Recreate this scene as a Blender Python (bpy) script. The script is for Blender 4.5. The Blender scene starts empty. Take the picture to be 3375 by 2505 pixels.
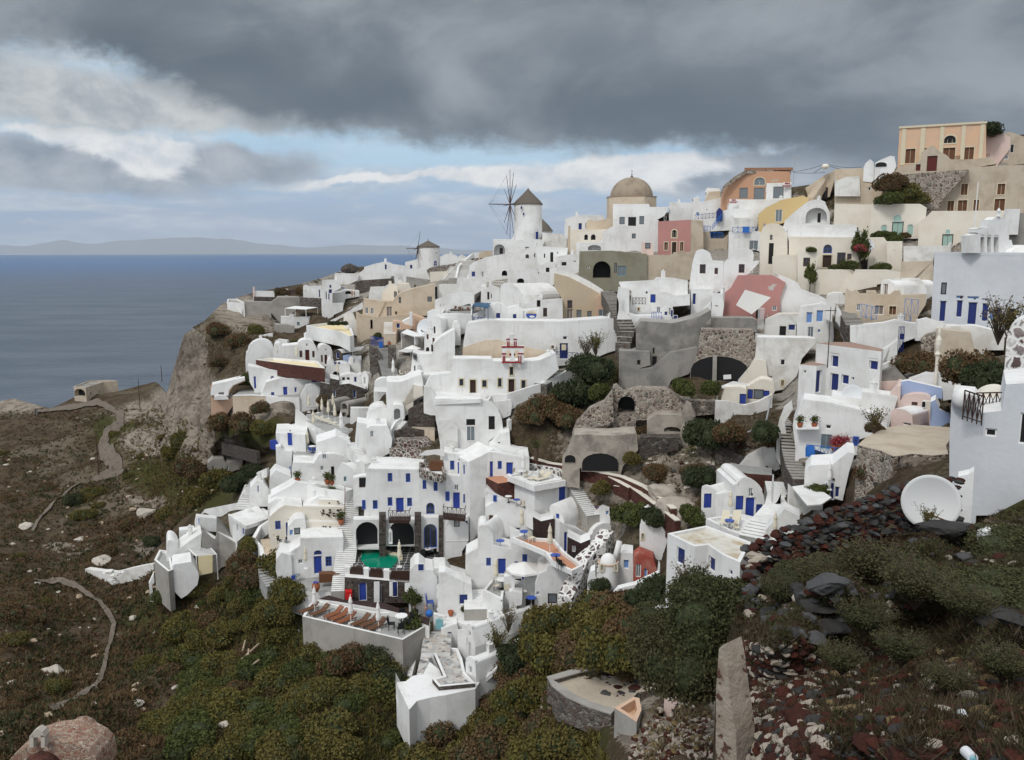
import bpy,bmesh,math,random
import numpy as np
from mathutils import Vector
R=math.radians
rnd=random.Random(7)
SC=bpy.context.scene
COL=SC.collection
# camera
CH=115.0
F=2750.0
PITCH=math.atan((1252.5-830)/F)
cam=bpy.data.cameras.new('camera');camo=bpy.data.objects.new('camera',cam);COL.objects.link(camo)
camo.location=(0,0,CH);camo.rotation_euler=(math.pi/2-PITCH,0,0)
cam.sensor_width=36;cam.lens=F/3375*36;cam.clip_start=.5;cam.clip_end=120000
SC.camera=camo;SC.cycles.max_bounces=4;SC.cycles.diffuse_bounces=3;SC.cycles.glossy_bounces=2;SC.cycles.caustics_reflective=False;SC.cycles.caustics_refractive=False
SC.view_settings.view_transform='Standard';SC.view_settings.look='None'
SC.view_settings.exposure=0.0;SC.view_settings.gamma=1
CP,SP=math.cos(PITCH),math.sin(PITCH)
def ray(u,v):
 xc=(u-1687.5)/F;yc=(1252.5-v)/F
 return Vector((xc,CP+SP*yc,-SP+CP*yc))
CAM=Vector((0,0,CH))
def W(u,v,Y):
 d=ray(u,v);return CAM+d*(Y/d.y)
def onz(u,v,z):
 d=ray(u,v);return CAM+d*((z-CH)/d.z)
def azel(u,v):
 d=ray(u*1.5162,v*1.5162);return math.atan2(d.x,d.y),math.atan2(d.z,math.hypot(d.x,d.y))
# node helpers
class NT:
 def __init__(s,tree):s.t=tree;s.n=tree.nodes;s.l=tree.links
 def __call__(s,kind,ins=None,**kw):
  n=s.n.new(kind)
  for k,v in kw.items():setattr(n,k,v)
  for k,v in (ins or {}).items():
   if hasattr(v, 'is_linked') or hasattr(v, 'links'):s.l.new(v,n.inputs[k])
   else:n.inputs[k].default_value=v
  return n
 def m(s,op,a,b=0.0,c=0.0,clamp=False):
  n=s('ShaderNodeMath',{0:a,1:b,2:c},operation=op);n.use_clamp=clamp;return n.outputs[0]
 def mix(s,f,a,b):
  n=s('ShaderNodeMix',data_type='RGBA')
  for i,v in ((0,f),(6,a),(7,b)):
   if hasattr(v, 'links'):s.l.new(v,n.inputs[i])
   else:n.inputs[i].default_value=v if i==0 else (*v,1)[:4]
  return n.outputs[2]
 def ss(s,x,a,b,lo=0.0,hi=1.0):
  n=s('ShaderNodeMapRange',{0:x,1:a,2:b,3:lo,4:hi},interpolation_type='SMOOTHSTEP');return n.outputs[0]
 def noise(s,vec,scale,detail=4,rough=.55,dist=0.0):
  return s('ShaderNodeTexNoise',{'Vector':vec, 'Scale':scale, 'Detail':detail, 'Roughness':rough, 'Distortion':dist}).outputs[0]
# world: nishita sky behind layered clouds
world=bpy.data.worlds.new('World');SC.world=world;world.use_nodes=True
world.node_tree.nodes.clear()
def build_world():
 k=NT(world.node_tree)
 out=k('ShaderNodeOutputWorld');bg=k('ShaderNodeBackground')
 k.l.new(bg.outputs[0],out.inputs[0])
 tc=k('ShaderNodeTexCoord').outputs['Generated']
 sp=k('ShaderNodeSeparateXYZ',{0:tc})
 x,y,z=sp.outputs
 az=k.m('ARCTAN2',x,y);hyp=k.m('SQRT',k.m('ADD',k.m('MULTIPLY',x,x),k.m('MULTIPLY',y,y)))
 el=k.m('ARCTAN2',z,hyp)
 ae=k('ShaderNodeCombineXYZ',{0:az,1:el,2:0.0}).outputs[0]
 sky=k('ShaderNodeTexSky',sky_type='NISHITA',sun_disc=False,sun_elevation=R(48),sun_rotation=R(215),altitude=100,dust_density=2.0)
 skyc=k('ShaderNodeVectorMath',{0:sky.outputs[0],3:.10},operation='SCALE').outputs[0]
 w1=k('ShaderNodeTexNoise',{'Vector':tc, 'Scale':5.0, 'Detail':3.0}).outputs[1]
 wv=k('ShaderNodeVectorMath',{0:w1,1:(.5,.5,.5)},operation='SUBTRACT').outputs[0]
 aw=k('ShaderNodeVectorMath',{0:wv,1:(.09,.045,0),2:ae},operation='MULTIPLY_ADD').outputs[0]
 w2=k('ShaderNodeTexNoise',{'Vector':tc, 'Scale':15.0, 'Detail':8.0, 'Roughness':.62}).outputs[1]
 wv2=k('ShaderNodeVectorMath',{0:w2,1:(.5,.5,.5)},operation='SUBTRACT').outputs[0]
 aw2=k('ShaderNodeVectorMath',{0:wv2,1:(.05,.032,0),2:aw},operation='MULTIPLY_ADD').outputs[0]
 def blobs(lst,vec):
  acc=None
  for (u,v,ru,rv,a) in lst:
   A,E=azel(u,v)
   d=k('ShaderNodeVectorMath',{0:vec,1:(A,E,0)},operation='SUBTRACT').outputs[0]
   d=k('ShaderNodeVectorMath',{0:d,1:(1814/ru,1814/rv,1)},operation='MULTIPLY').outputs[0]
   L=k('ShaderNodeVectorMath',{0:d},operation='LENGTH').outputs['Value']
   f=k.ss(L,1.0,0.0,0.0,a)
   acc=f if acc is None else k.m('ADD',acc,f)
  return acc
 st=k('ShaderNodeVectorMath',{0:ae,1:(5,34,1)},operation='MULTIPLY').outputs[0]
 n1=k.noise(st,1.0,6,.6,.6)
 st2=k('ShaderNodeVectorMath',{0:ae,1:(13,40,1)},operation='MULTIPLY').outputs[0]
 n2=k.noise(st2,1.3,6,.6,.4)
 low=k.ss(n1,.40,.66)
 grad=k.ss(el,.0,.16)
 clear=k.mix(grad,(.38,.50,.70),(.50,.72,.90))
 clear=k.mix(.12,clear,skyc)
 c=k.mix(k.m('MULTIPLY',low,.85),clear,k.mix(k.ss(n2,.35,.65),(.46,.52,.61),(.80,.83,.86)))
 n3=k.noise(k('ShaderNodeVectorMath',{0:aw,1:(1,1.6,1)},operation='MULTIPLY').outputs[0],13.0,9,.62,.2)
 rag=lambda x,f:k.m('ADD',x,k.m('MULTIPLY',k.m('SUBTRACT',n3,.5),f))
 gap=blobs([(1180,320,300,60,1.1),(820,330,260,60,1.2),(420,245,330,26,1.0),(1000,345,220,60,.7)],aw2)
 gap=k.m('MINIMUM',gap,1.0)
 c=k.mix(k.m('MULTIPLY',gap,.9),c,(.50,.70,.86))
 grey=blobs([(60,345,420,75,1.2),(520,345,260,75,.9),(250,410,420,42,.6),(880,385,160,26,.5),(1560,380,330,70,1.0),(1850,350,420,80,1.0),(1750,400,300,60,.5)],aw2)
 grey=k.m('MINIMUM',grey,1.0)
 c=k.mix(k.ss(rag(grey,1.1),.22,.70),c,k.mix(k.ss(n3,.3,.7),(.26,.31,.38),(.50,.54,.58)))
 wh=blobs([(240,300,230,46,1.25),(330,335,150,60,1.0),(95,278,130,22,1.0),(1290,375,360,62,1.15),(1440,345,170,42,1.3),(1080,385,300,34,.9),(760,385,330,18,.9),(560,395,200,14,.4),(60,480,60,11,.9),(590,492,34,10,.8),(950,492,60,14,.5),(1200,440,90,30,.5)],aw2)
 wh=k.ss(rag(wh,1.5),.22,.85)
 c=k.mix(wh,c,k.mix(k.ss(n3,.25,.62),(.55,.61,.68),(.93,.93,.92)))
 pl=k.ss(rag(blobs([(120,205,520,95,1.2),(520,225,420,60,.8),(800,260,300,50,.5)],aw2),1.1),.15,.85)
 c=k.mix(pl,c,k.mix(k.ss(n3,.3,.7),(.36,.40,.44),(.68,.70,.69)))
 hz=k.ss(el,.085,.0)
 c=k.mix(k.m('MULTIPLY',hz,.65),c,k.mix(k.ss(n1,.42,.66),(.47,.55,.68),(.70,.75,.82)))
 fc=k('ShaderNodeFloatCurve');cm=fc.mapping;cu=cm.curves[0]
 pts=[(0,140),(180,118),(330,178),(480,225),(560,262),(700,288),(900,318),(1150,322),(1400,318),(1560,322),(1700,345),(1900,400),(2226,430)]
 az0,az1=azel(0,300)[0],azel(2226,300)[0]
 P=[((azel(u,v)[0]-az0)/(az1-az0),azel(u,v)[1]/.3) for u,v in pts]
 cu.points[0].location=P[0];cu.points[1].location=P[-1]
 for q in P[1:-1]:cu.points.new(*q)
 cm.update()
 k.l.new(k.m('DIVIDE',k.m('SUBTRACT',az,az0),az1-az0,clamp=True),fc.inputs[1])
 edge=k.m('MULTIPLY',fc.outputs[0],.3)
 e2=k('ShaderNodeSeparateXYZ',{0:aw2}).outputs[1]
 deck=k.ss(k.m('ADD',k.m('SUBTRACT',e2,edge),k.m('MULTIPLY',k.m('SUBTRACT',n3,.5),.07)),-.012,.022)
 v4=k('ShaderNodeVectorMath',{0:aw,1:(1,1.9,1)},operation='MULTIPLY').outputs[0]
 n4=k.noise(v4,4.6,7,.56,.35)
 lum=k.ss(n4,.36,.72)
 light=blobs([(990,215,120,75,.55),(930,150,90,60,.3),(1600,60,700,110,.22),(1000,30,500,90,.25),(2150,200,350,120,.18),(60,20,300,90,.1)],aw)
 dk=blobs([(330,120,420,80,.35),(820,230,300,70,.25),(1300,240,420,90,.3),(1750,280,500,80,.25)],aw)
 lum=k.m('ADD',k.m('MULTIPLY',lum,.62),k.m('SUBTRACT',light,dk))
 dc=k.mix(k.ss(lum,-.25,.85),(.112,.142,.172),(.33,.365,.40))
 c=k.mix(deck,c,dc)
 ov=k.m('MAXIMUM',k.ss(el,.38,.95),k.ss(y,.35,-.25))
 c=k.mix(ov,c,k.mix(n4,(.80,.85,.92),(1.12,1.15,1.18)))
 c=k.mix(k.ss(z,0.0,-.02),c,(.2,.24,.30))
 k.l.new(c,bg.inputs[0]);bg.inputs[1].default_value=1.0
build_world();world.cycles.sampling_method='MANUAL';world.cycles.sample_map_resolution=512
sun=bpy.data.lights.new('sun', 'SUN');suno=bpy.data.objects.new('sun',sun);COL.objects.link(suno)
sun.energy=1.5;sun.angle=R(11);sun.color=(1,.97,.92)
sd=Vector((math.sin(R(215))*math.cos(R(48)),math.cos(R(215))*math.cos(R(48)),math.sin(R(48))))
suno.rotation_euler=sd.to_track_quat('Z', 'Y').to_euler();suno.location=(0,0,300)
# materials
MATS={}
def newmat(name,rough=.85,spec=.3):
 m=bpy.data.materials.new(name);m.use_nodes=True;k=NT(m.node_tree)
 b=m.node_tree.nodes['Principled BSDF'];b.inputs['Roughness'].default_value=rough
 b.inputs['Specular IOR Level'].default_value=spec;MATS[name]=m
 return m,k,b
def gpos(k):return k('ShaderNodeNewGeometry').outputs['Position']
def plaster(name,col,col2=None,amt=.5,bump=.25,sc=.35,streak=.4,spots=None):
 m,k,b=newmat(name)
 p=gpos(k);n=k.noise(p,sc,6,.62,.3);n2=k.noise(p,sc*9,4,.6)
 col2=col2 or tuple(c*.86 for c in col)
 c=k.mix(k.m('MULTIPLY',k.ss(n,.42,.68),amt),col,col2)
 v=k('ShaderNodeVectorMath',{0:p,1:(2.2,2.2,.22)},operation='MULTIPLY').outputs[0]
 s=k.ss(k.noise(v,1.0,4,.6),.55,.75)
 c=k.mix(k.m('MULTIPLY',s,streak*.35),c,tuple(x*.72 for x in col2))
 c=k.mix(k.m('MULTIPLY',k.ss(n2,.5,.75),.18),c,tuple(x*.8 for x in col2))
 if spots:
  sn=k.noise(p,spots[0],3,.5);c=k.mix(k.ss(sn,spots[1],spots[1]+.04),c,spots[2])
 k.l.new(c,b.inputs['Base Color'])
 bp=k('ShaderNodeBump',{'Strength':bump, 'Distance':.06, 'Height':k.m('ADD',n2,k.noise(p,sc*3,3))})
 k.l.new(bp.outputs[0],b.inputs['Normal']);return m
def stone(name,cols,mortar,size=2.2,mw=.06,bump=.8,rnds=1.0,flat=1.0):
 m,k,b=newmat(name,.9)
 p=gpos(k);dn=k('ShaderNodeTexNoise',{'Vector':p, 'Scale':3.0}).outputs[1]
 v=k('ShaderNodeVectorMath',{0:dn,1:(.25,.25,.25),2:p},operation='MULTIPLY_ADD').outputs[0]
 v=k('ShaderNodeVectorMath',{0:v,1:(1,1,flat)},operation='MULTIPLY').outputs[0]
 vo=k('ShaderNodeTexVoronoi',{'Vector':v, 'Scale':size, 'Randomness':rnds})
 ve=k('ShaderNodeTexVoronoi',{'Vector':v, 'Scale':size, 'Randomness':rnds},feature='DISTANCE_TO_EDGE')
 hs=k('ShaderNodeSeparateColor',{0:vo.outputs['Color']}).outputs
 cr=k('ShaderNodeValToRGB',{0:hs[0]});e=cr.color_ramp;e.interpolation='LINEAR'
 while len(e.elements)<len(cols):e.elements.new(.5)
 for i,c in enumerate(cols):e.elements[i].position=i/max(1,len(cols)-1);e.elements[i].color=(*c,1)
 g=k.noise(p,9,4);c=k.mix(k.m('MULTIPLY',k.ss(g,.4,.7),.4),cr.outputs[0],tuple(x*.5 for x in cols[0]))
 E=k.m('ADD',ve.outputs[0],k.m('MULTIPLY',k.m('SUBTRACT',g,.5),mw*.9))
 c=k.mix(k.ss(E,mw*1.2,mw*.6),c,mortar);k.l.new(c,b.inputs['Base Color'])
 bp=k('ShaderNodeBump',{'Strength':bump, 'Distance':.12, 'Height':k.ss(ve.outputs[0],0,mw*2.5)})
 k.l.new(bp.outputs[0],b.inputs['Normal']);return m
def flatm(name,col,rough=.6,var=.25,spec=.3,sc=3.0):
 m,k,b=newmat(name,rough,spec);n=k.noise(gpos(k),sc,4)
 k.l.new(k.mix(k.m('MULTIPLY',n,var*1.6),col,tuple(c*.55 for c in col)),b.inputs['Base Color']);return m
plaster('white',(.78,.78,.765),(.62,.61,.58),.8,.35,.3,1.1)
plaster('white_aged',(.72,.71,.68),(.50,.48,.44),.8,.35,.5,.9)
plaster('white_bluish',(.60,.62,.645),(.52,.54,.57),.6)
plaster('cream',(.74,.69,.60),(.64,.57,.46),.5)
plaster('cream_yellow',(.74,.64,.40),(.68,.50,.26),.5)
plaster('beige',(.58,.49,.38),(.48,.38,.27),.7,.3,.4,.8)
plaster('sand',(.50,.43,.34),(.38,.31,.23),.8,.3,.4,.8)
plaster('peach',(.66,.44,.29),(.58,.42,.32),.7,.3,.5,.6)
plaster('ochre_plaster',(.50,.41,.29),(.46,.39,.30),.9,.3,.4,.8)
plaster('orange',(.50,.29,.18),(.50,.30,.2),.6,.3,.5,.6,(.5,.66,(.45,.40,.33)))
plaster('peach_wall',(.60,.42,.30),(.6,.38,.27),.5)
plaster('pink',(.47,.23,.21),(.40,.22,.2),.6,.3,.5,.7,(.45,.68,(.5,.48,.45)))
plaster('pale_pink',(.68,.54,.49),(.62,.46,.4),.5)
plaster('yellow',(.60,.45,.22),(.6,.42,.2),.6)
plaster('olive_plaster',(.25,.24,.18),(.20,.18,.13),.9,.4,.3,1)
plaster('grey_plaster',(.30,.285,.26),(.17,.165,.155),1,.5,.3,1)
plaster('dark_plaster',(.17,.165,.15),(.33,.31,.28),1,.5,.25,1)
plaster('concrete',(.36,.34,.31),(.25,.235,.21),.8,.3,.3,.9)
plaster('paving_grey',(.36,.36,.34),(.26,.26,.25),.6,.2,1.5,0)
plaster('roof_stained',(.62,.60,.54),(.42,.33,.20),1.0,.2,.5,0)
plaster('terracotta_floor',(.50,.24,.14),(.42,.22,.15),.6,.2,1,0)
plaster('brown_roof',(.33,.22,.17),(.26,.18,.15),.6,.3,1,0)
plaster('blue_wall',(.36,.45,.66),(.3,.4,.62),.4)
plaster('dome_tan',(.33,.27,.20),(.22,.18,.13),.9,.4,.5,.7)
plaster('red_plaster',(.34,.07,.05),(.45,.2,.16),.8,.3,1)
plaster('cave_rock',(.40,.355,.30),(.21,.185,.16),1,.9,.5,.4)
stone('stone_dark',[(.03,.028,.026),(.10,.085,.075),(.07,.04,.032),(.17,.15,.13)],(.16,.145,.125),2.6,.05,1,1,1.5)
stone('stone_grey',[(.07,.065,.06),(.20,.18,.16),(.11,.07,.055),(.28,.26,.23)],(.24,.21,.18),2.2,.05,1,1,1.7)
stone('stone_pebble',[(.05,.045,.045),(.16,.13,.12),(.11,.05,.04),(.24,.2,.18)],(.46,.43,.38),2.0,.09)
stone('stone_whitewash',[(.06,.05,.05),(.15,.10,.09),(.72,.70,.67),(.09,.08,.08),(.2,.12,.1)],(.76,.75,.72),1.7,.14,.5)
stone('stone_red',[(.09,.030,.022),(.14,.05,.036),(.06,.03,.026)],(.10,.05,.04),3.5,.04)
stone('lava_red_black',[(.035,.02,.018),(.07,.035,.03),(.03,.028,.027)],(.05,.035,.03),4.0,.03)
stone('stone_rubble',[(.10,.05,.04),(.38,.32,.26),(.13,.09,.08),(.46,.42,.36),(.05,.045,.04)],(.46,.41,.34),2.6,.07)
stone('paving_check',[(.035,.033,.035),(.06,.055,.055),(.045,.045,.05)],(.42,.41,.39),1.2,.06,.2,.15)
stone('paving_crazy',[(.62,.60,.55),(.30,.30,.30),(.56,.48,.40),(.12,.12,.13),(.66,.65,.62)],(.50,.48,.45),2.2,.04,.2)
flatm('blue',(.032,.065,.34),.45,.2);flatm('blue_frame',(.045,.10,.42),.5,.2)
flatm('blue_bright',(.03,.15,.50),.5,.2);flatm('navy',(.02,.035,.16),.5,.2)
flatm('light_blue',(.16,.30,.62),.5,.2);flatm('teal',(.02,.09,.19),.5);flatm('aqua',(.20,.42,.46),.5)
flatm('mint',(.36,.52,.45),.5,.15);flatm('dark_red',(.11,.018,.014),.5);flatm('dark_wood',(.045,.022,.015),.5)
flatm('brown_wood',(.15,.065,.03),.6,.4);flatm('orange_wood',(.27,.09,.035),.6,.4);flatm('black',(.012,.012,.013),.6)
flatm('grey_wood',(.24,.20,.17),.8,.4);flatm('trim_cream',(.68,.60,.44),.8);flatm('trim_red',(.33,.02,.02),.6)
flatm('trim_white',(.80,.80,.78),.6,.05);flatm('canvas',(.72,.66,.52),.9,.15);flatm('canvas_white',(.80,.79,.76),.9,.1)
flatm('terracotta',(.38,.12,.055),.8,.3);flatm('metal_grey',(.35,.36,.37),.4,.2,.5);flatm('red_metal',(.55,.02,.02),.4,.1)
flatm('rust',(.16,.07,.045),.8,.5);flatm('glass',(.035,.042,.055),.12,.3,.6);flatm('glass_grey',(.18,.21,.23),.2,.4,.6)
flatm('bark',(.10,.07,.05),.9,.4);flatm('skin',(.45,.28,.2),.6);flatm('cloth_white',(.78,.78,.78),.9,.1);flatm('cloth_black',(.02,.02,.025),.9)
flatm('hair',(.02,.015,.012),.7);flatm('tile_blue',(.25,.42,.55),.4,.2);flatm('cable',(.02,.02,.02),.6,0);flatm('plastic_white',(.7,.72,.74),.4,.15)
flatm('thatch',(.19,.165,.135),.95,.8,.1,6.0);flatm('brown_brick',(.36,.19,.12),.9,.4);flatm('sail_pole',(.09,.045,.035),.8,.3)
flatm('tan_stone',(.46,.36,.26),.9,.4,.2,1.2);flatm('pale_stone',(.55,.50,.43),.9,.5,.2,1.5);flatm('bell',(.1,.09,.07),.4)
flatm('pool_tile',(.02,.35,.22),.3,.2)
def leafmat(name,cols):
 m,k,b=newmat(name,.8,.15)
 p=gpos(k);n=k.noise(p,.9,3,.6);oi=k('ShaderNodeObjectInfo').outputs['Random']
 g=k.noise(p,7.0,3,.7)
 f=k.m('ADD',k.m('MULTIPLY',oi,.5),k.m('MULTIPLY',n,.5))
 cr=k('ShaderNodeValToRGB',{0:f});e=cr.color_ramp
 while len(e.elements)<len(cols):e.elements.new(.5)
 for i,c in enumerate(cols):e.elements[i].position=.2+.6*i/(len(cols)-1);e.elements[i].color=(*c,1)
 c=k.mix(k.ss(g,.35,.72),cr.outputs[0],tuple(min(1,x*1.6) for x in cols[len(cols)//2]))
 k.l.new(c,b.inputs['Base Color']);return m
leafmat('leaf_olive',[(.05,.05,.014),(.085,.08,.018),(.095,.078,.024),(.062,.07,.016)])
leafmat('leaf_green',[(.035,.045,.015),(.055,.065,.018),(.075,.08,.024)])
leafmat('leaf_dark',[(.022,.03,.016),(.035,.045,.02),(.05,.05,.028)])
leafmat('leaf_brown',[(.065,.04,.02),(.10,.062,.03),(.075,.06,.035)])
leafmat('leaf_dry',[(.07,.05,.03),(.12,.095,.055),(.08,.075,.045)])
leafmat('leaf_near',[(.028,.032,.014),(.05,.052,.022),(.062,.05,.026)])
leafmat('leaf_pink',[(.22,.04,.07),(.3,.05,.05)])
# numpy noise
_pr=np.random.RandomState(3);_T=_pr.rand(64,64)
def vn(x,y):
 xi=np.floor(x).astype(int);yi=np.floor(y).astype(int);fx=x-xi;fy=y-yi
 fx=fx*fx*(3-2*fx);fy=fy*fy*(3-2*fy)
 a=_T[xi % 64,yi % 64];b=_T[(xi+1) % 64,yi % 64];c=_T[xi % 64,(yi+1) % 64];d=_T[(xi+1) % 64,(yi+1) % 64]
 return (a*(1-fx)+b*fx)*(1-fy)+(c*(1-fx)+d*fx)*fy-.5
def fbm(x,y,o=4):
 s=0;a=1.0
 for i in range(o):s=s+a*vn(x*2**i+i*17.3,y*2**i+i*9.1);a *=.5
 return s
# objects and meshes
def tag(o,label=None,cat=None,group=None,kind=None):
 if label:o['label']=label
 if cat:o['category']=cat
 if group:o['group']=group
 if kind:o['kind']=kind
 return o
class MB:
 def __init__(s):s.v=[];s.f=[]
 def add(s,vs,fs):
  n=len(s.v);s.v+=[tuple(q) for q in vs];s.f+=[tuple(i+n for i in f) for f in fs]
 def prism(s,poly,vec):
  n=len(poly);vs=[Vector(q) for q in poly];vec=Vector(vec)
  s.add(vs+[q+vec for q in vs],[tuple(range(n)),tuple(range(2*n-1,n-1,-1))]+[(i,i+n,(i+1) % n+n,(i+1) % n) for i in range(n)])
 def box(s,o,a,b,c):
  o,a,b,c=map(Vector,(o,a,b,c))
  s.prism([o,o+a,o+a+b,o+b],c)
 def cbox(s,c,sx,sy,sz,rz=0):
  c=Vector(c);a=Vector((math.cos(rz),math.sin(rz),0))*sx;b=Vector((-math.sin(rz),math.cos(rz),0))*sy
  s.box(c-a/2-b/2,a,b,(0,0,sz))
 def tube(s,p,q,r,r2=None,n=7):
  p,q=Vector(p),Vector(q);r2=r if r2 is None else r2;d=(q-p)
  if d.length<1e-6:return
  a=d.orthogonal().normalized();b=d.normalized().cross(a)
  ring=lambda c,rr:[c+(a*math.cos(t)+b*math.sin(t))*rr for t in [2*math.pi*i/n for i in range(n)]]
  s.add(ring(p,r)+ring(q,r2),[tuple(range(n-1,-1,-1)),tuple(range(n,2*n))]+[(i,(i+1) % n,(i+1) % n+n,i+n) for i in range(n)])
 def lathe(s,c,prof,n=20,a0=0,a1=2*math.pi):
  c=Vector(c);full=a1-a0>6.28;m=n if full else n+1;L=len(prof)
  vs=[c+Vector((r*math.cos(a0+(a1-a0)*i/n),r*math.sin(a0+(a1-a0)*i/n),z)) for i in range(m) for r,z in prof]
  fs=[(i*L+j,((i+1) % m)*L+j,((i+1) % m)*L+j+1,i*L+j+1) for i in range(n) for j in range(L-1)]
  s.add(vs,fs)
 def build(s,name,mat,parent=None,base=None,smooth=False,recalc=True):
  base=Vector(base or (0,0,0));me=bpy.data.meshes.new(name)
  if parent is not None and base.length==0:base=Vector(parent.get('_b',(0,0,0)))
  me.from_pydata([tuple(Vector(q)-base) for q in s.v],[],s.f)
  if recalc:
   bm=bmesh.new();bm.from_mesh(me);bmesh.ops.remove_doubles(bm,verts=bm.verts,dist=1e-4)
   bmesh.ops.recalc_face_normals(bm,faces=bm.faces);bm.to_mesh(me);bm.free()
  if smooth:me.polygons.foreach_set('use_smooth',[True]*len(me.polygons))
  me.materials.append(MATS[mat]);o=bpy.data.objects.new(name,me);COL.objects.link(o)
  if parent is not None:o.parent=parent
  else:o.location=base
  return o
def root(name,label,cat,base,group=None):
 o=bpy.data.objects.new(name,None);COL.objects.link(o);o.location=base;o['_b']=tuple(base)
 o.empty_display_size=.3
 return tag(o,label,cat,group)
def copy_tree(o,loc,rz=0,scale=None,label=None):
 r=o.copy();COL.objects.link(r);r.location=loc;r.rotation_euler=(0,0,rz)
 if scale:r.scale=(scale,)*3 if not hasattr(scale, '__len__') else scale
 if label:r['label']=label
 for c in list(o.children):
  d=c.copy();COL.objects.link(d);d.parent=r
  for e in list(c.children):
   g=e.copy();COL.objects.link(g);g.parent=d
 return r
# depth of the hillside (display px -> metres ahead)
CPTS=[(-250,900,290),(0,872,272),(80,885,262),(160,865,262),(250,852,262),(350,830,258),(370,870,205),(400,727,192),(420,850,178),(455,890,152),
(270,900,235),(250,960,205),(240,1020,180),(100,960,215),(0,960,220),(0,1100,165),(0,1250,125),(0,1400,98),(0,1560,78),(0,1652,68),(-250,1200,140),(-250,1652,70),
(150,1100,160),(180,1230,130),(250,1330,112),(230,1450,95),(120,1560,80),(200,1640,70),(400,950,165),(450,1000,150),(500,960,142),(480,890,140),(600,880,134),
(350,1180,130),(400,1290,108),(470,1080,133),(540,1020,125),(600,1040,118),(620,1000,121),(550,1120,116),(440,1400,98),(400,1640,72),(600,1640,70),(800,1640,70),
(600,1300,96),(560,1200,105),(760,1310,93),(760,1400,86),(700,1500,80),(960,1340,88),(1000,1480,80),(880,1600,74),(1100,1640,64),(1100,1500,75),(1250,1400,72),
(1300,1600,52),(1500,1640,37),(1450,1500,48),(1290,1450,60),(1400,1340,70),(1500,1300,68),(1550,1250,67),(1450,1250,73),(1300,1290,79),(1180,1320,84),(1050,1290,90),
(850,1290,94),(850,1200,101),(690,1270,98),(1000,1180,99),(1150,1180,96),(1250,1200,88),(1320,1160,88),(1350,1050,93),(1240,1000,99),(1120,960,106),(1050,950,107),
(1500,1030,86),(1640,1130,74),(1700,1160,68),(1800,1080,68),(1740,960,77),(1850,850,85),(1600,890,92),(1400,1000,93),(1350,860,104),(1560,820,104),(1240,880,110),
(1070,855,112),(1260,770,121),(1110,720,130),(960,860,118),(920,800,126),(800,1000,110),(700,1040,109),(800,900,118),(720,900,126),(840,780,138),(660,850,138),
(580,850,143),(680,790,150),(560,780,158),(480,780,168),(500,700,184),(560,680,190),(640,690,180),(700,640,198),(760,620,208),(620,630,212),(540,650,205),
(850,590,238),(930,588,262),(760,580,242),(830,680,168),(900,690,157),(930,620,192),(1000,600,205),(1060,640,167),(1150,580,183),(1150,545,200),(1080,552,206),
(1230,540,188),(1300,620,153),(1270,690,142),(1360,560,162),(1430,560,158),(1400,480,188),(1370,470,192),(1470,550,160),(1560,470,172),(1640,440,168),(1600,500,160),
(1560,630,128),(1430,690,128),(1380,705,125),(1440,710,124),(1640,680,122),(1700,540,150),(1750,590,136),(1790,620,130),(1850,560,136),(1700,430,166),(1800,390,166),
(1830,450,156),(1950,480,142),(1950,520,137),(2020,380,152),(2060,375,148),(2100,460,142),(2180,460,140),(2226,400,148),(2226,300,190),(2400,320,170),(1990,560,129),
(1900,690,110),(2000,690,101),(2130,700,88),(2050,820,80),(2000,760,90),(1780,740,108),(1850,700,111),(1960,860,76),(1990,930,64),(1920,980,64),(1980,1050,54),
(2100,1000,46),(2226,1000,40),(2120,760,82),(2226,760,76),(2400,900,55),(1650,750,115),(1560,720,118),(1800,1200,56),(1800,1652,26),(2226,1400,30),(2226,1700,22)]
_c=np.array(CPTS,float);_X=_c[:,:2]/1000;_L=np.log(_c[:,2])
def _k(r2):return .5*r2*np.log(r2+1e-12)
def _solve():
 n=len(_X);d2=((_X[:,None]-_X[None])**2).sum(2);A=np.zeros((n+3,n+3))
 A[:n,:n]=_k(d2)+np.eye(n)*2e-4;A[:n,n]=1;A[:n,n+1:]=_X;A[n,:n]=1;A[n+1:,:n]=_X.T
 return np.linalg.solve(A,np.r_[_L,0,0,0])
_w=_solve()
def gdD(u,v):
 u=np.atleast_1d(np.asarray(u,float));v=np.atleast_1d(np.asarray(v,float));sh=u.shape
 q=np.stack([u.ravel(),v.ravel()],1)/1000;out=np.empty(len(q))
 for i in range(0,len(q),20000):
  s=q[i:i+20000];d2=((s[:,None]-_X[None])**2).sum(2);out[i:i+20000]=_k(d2)@_w[:-3]+_w[-3]+s@_w[-2:]
 return np.exp(np.clip(out,2.5,5.8)).reshape(sh)
def gd(u,v):return float(gdD(u/1.5162,v/1.5162)[0])
SKY=[(-420,925),(-60,905),(0,872),(30,866),(80,880),(110,888),(165,862),(250,852),(340,829),(362,858),(372,820),(400,727),(440,702),(482,660),(520,645),(560,634),(650,618),(700,604),(760,582),(850,574),(900,590),(1000,565),(1080,556),(1150,548),(1220,528),(1320,488),(1500,452),(1600,432),(1700,410),(1800,396),(1900,372),(1960,362),(2100,318),(2170,300),(2226,292),(2450,280)]
NP=[(1560,1652,12.5),(1800,1652,9.2),(2000,1652,8.4),(2226,1652,8),(1566,1420,18),(1700,1400,16),(2226,1400,12.5),(1620,1290,25),(1700,1250,24),(1800,1210,24.5),(1900,1180,25.5),(1960,1165,26),(2080,1150,26.5),(2226,1085,31),(2000,1200,23),(2226,1160,25),(2226,1250,20),(2450,1100,30),(2450,1600,8),(2000,1300,18),(1800,1300,18),(1600,1300,22)]
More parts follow.
